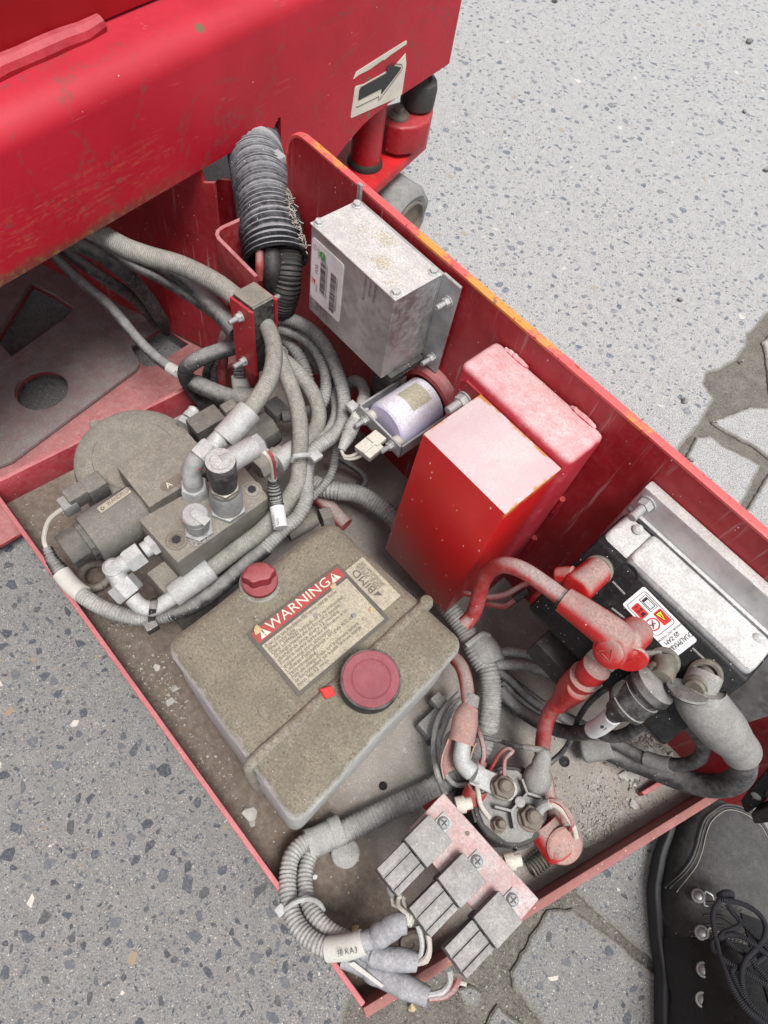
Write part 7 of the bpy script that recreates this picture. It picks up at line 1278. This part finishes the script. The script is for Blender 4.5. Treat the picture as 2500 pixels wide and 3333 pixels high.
spots=[((0.1561,0.3625,0.1000),.012,.012,220,.0007,.0040),((0.1592,0.3166,0.1000),.012,.012,110,.0006,.0048),((0.1821,0.2775,0.1000),.030,.020,800,.0005,.0022),((0.1721,0.2419,0.1000),.022,.016,700,.0005,.0020),((0.0893,0.2683,0.1000),.05,.05,260,.0004,.0013),((-0.0119,0.1294,0.1000),.05,.04,260,.0004,.0012),((-0.1711,-0.0005,0.1000),.06,.02,300,.0005,.0022),((0.1662,0.2099,0.1000),.018,.012,220,.0004,.0014),((0.1909,0.3294,0.1000),.020,.014,160,.0004,.0016),
 ((-0.2495,0.0036,0.1000),.030,.012,150,.0004,.0020),((-0.1950,0.0050,0.1000),.030,.010,160,.0004,.0020),((-0.0988,-0.0115,0.1000),.05,.012,160,.0004,.0014),((0.0380,-0.0103,0.1000),.03,.02,120,.0004,.0014),((-0.2907,0.0102,0.1000),.025,.012,120,.0004,.0022),((-0.2669,0.3458,0.1000),.03,.02,70,.0004,.0012)]
b=grit('grit',spots,None,onfloor); g=part(b,'floor_grit',M['gritm'],tray,stuff=True,smooth=15)
b=MB()
for c,s,num in (((-0.3201,0.3496,0.4125),.0055,240),((-0.3003,0.3288,0.4125),.0045,280),((-0.3360,0.3385,0.4125),.008,90),((-0.2798,0.3202,0.4125),.005,70),((-0.3212,0.3097,0.4125),.012,60)):
    for _ in range(num):
        x,y=c[0]+rg.gauss(0,s),c[1]+rg.gauss(0,s*.8)
        if -.368<x<-.265 and .312<y<.358: rock(b,(x,y,.4124),rg.uniform(.00025,.0008),.6,7)
part(b,'lid_grit',M['creamgrit'],ecu,stuff=True,smooth=15)
b=MB()
tc_=(A0+C0)/2
for _ in range(260):
    x=rg.uniform(-.195,-.03); y=rg.uniform(.030,.205)
    rock(b,(x,y,.2632),rg.uniform(.0003,.0009)*(1.6 if rg.random()<.06 else 1),.6,7)
part(b,'tank_grit',M['darkgrit'],tank,stuff=True,smooth=15)
def single(name,label,cat,c,r,m,flat=.55,group=None,n=14,rr=None):
    b=MB(); rock(b,V(c)+V((0,0,r*flat*.55)),r,flat,n,random.Random(rr or int(abs(c[0])*9999))); return solo(b,name,M[m],label,cat,group=group,smooth=25)
G='pale flakes lying in the tray'
single('flake','largest pale flake on the dark floor between tank and long lip','flake',(-0.0638,0.0032,0.1005),.0078,'flake',.25,G)
single('flake','small pale flake touching the largest one near the tank corner','flake',(-0.0566,-0.0003,0.1005),.0040,'flake',.3,G)
single('flake','pale chip below the tank corner beside the long red lip, uppermost of three','flake',(-0.2354,0.0131,0.1005),.0040,'flake',.3,G)
single('flake','pale chip in the middle of three between tank and long lip','flake',(-0.2057,0.0147,0.1005),.0045,'flake',.3,G)
single('flake','pale chip lowest of three between tank and long lip','flake',(-0.1979,0.0049,0.1005),.0052,'flake',.3,G)
single('flake','white flake on bare floor near the end lip','flake',(0.1788,0.2942,0.1005),.0058,'flake',.25,G)
single('flake','cream flake below the heavy black cable near the grit','flake',(0.1557,0.3081,0.1005),.0065,'flake',.3,G)
single('flake','grey flake between the rubber cap and the heavy black cable','flake',(0.1610,0.3153,0.1005),.0080,'flake',.3,G)
single('flake','pale flake beside the gravel under the red wall','flake',(0.1576,0.3469,0.1005),.0055,'flake',.3,G)
single('flake','small white scrap in front of the taped tails on the floor','flake',(0.0165,0.0154,0.1005),.0030,'white',.3,G)
single('pebble','tan pebble on the tray floor under the tagged tail','pebble',(0.0715,0.0169,0.1005),.0040,'tan',.7)
single('pebble','tan pebble on the left end of the red warning header','pebble',(-0.1548,0.0876,0.2655),.0042,'tan',.5)
single('pebble','tan pebble at the lower edge of the right warning triangle','pebble',(-0.1459,0.1592,0.2655),.0032,'tan',.5)
single('pebble','ochre husk on the right part of the warning label','pebble',(-0.1099,0.1703,0.2655),.0027,'tan',.5)
single('pebble','dark grey pebble on the warning label text','pebble',(-0.1151,0.1559,0.2655),.0028,'stone',.6)
single('pebble','slate pebble near the middle of the label text','pebble',(-0.1350,0.1315,0.2655),.0024,'stone',.6)
G='loose pebbles on the yard'
for (c,r,l) in (((-0.2521,1.0569,0.0010),.0085,'loose grey pebble out on the big slab, nearest above the plate edge'),((-0.1107,0.8762,0.0010),.0085,'round grey pebble on the slab beside the paver joint'),((-0.0362,0.7906,0.0010),.0070,'dark pebble in the joint right at the red plate edge'),((-0.1001,1.0318,0.0010),.0055,'small dark pebble at the sandy slab edge'),
    ((-1.0552,1.6268,0.0010),.0120,'dark pebble at the top edge of the yard'),((-0.6830,1.9501,0.0010),.0130,'grey pebble far out on the yard at the upper right'),((-0.5181,1.6769,0.0010),.0075,'tiny dark pebble right of the open slab'),((-0.3688,1.5356,0.0010),.0100,'grey pebble at the right border of the slab'),((0.1691,0.0179,0.0010),.0060,'tan pebble in the damp joint below the tray corner')):
    single('pebble',l,'pebble',c,r*.72,'tan' if 'tan' in l else 'stone',.75,G)
b=MB()
for _ in range(5200):
    x=rg.uniform(-.02,.42); y=rg.uniform(-.12,.62)
    if any(inside((x,y),P) for P in pavers): continue
    rock(b,(x,y,-.0048),rg.uniform(.0006,.0022)*(2.0 if rg.random()<.03 else 1),.7,6)
part(b,'joint_gravel',M['gritm'],ground,stuff=True,smooth=15)

b=MB()
for c,s_,num in (((-.165,.352,.39),.007,60),((-.135,.356,.39),.010,130),((-.112,.345,.39),.012,150),((-.10,.35,.39),.008,60)):
    for _ in range(num):
        x,y=c[0]+rg.gauss(0,s_),c[1]+rg.gauss(0,s_*.7)
        if -.190<x<-.083 and .332<y<.366: rock(b,(x,y,.3899),rg.uniform(.00025,.0008),.6,7)
part(b,'box_grit',M['creamgrit'],tray,stuff=True,smooth=15)
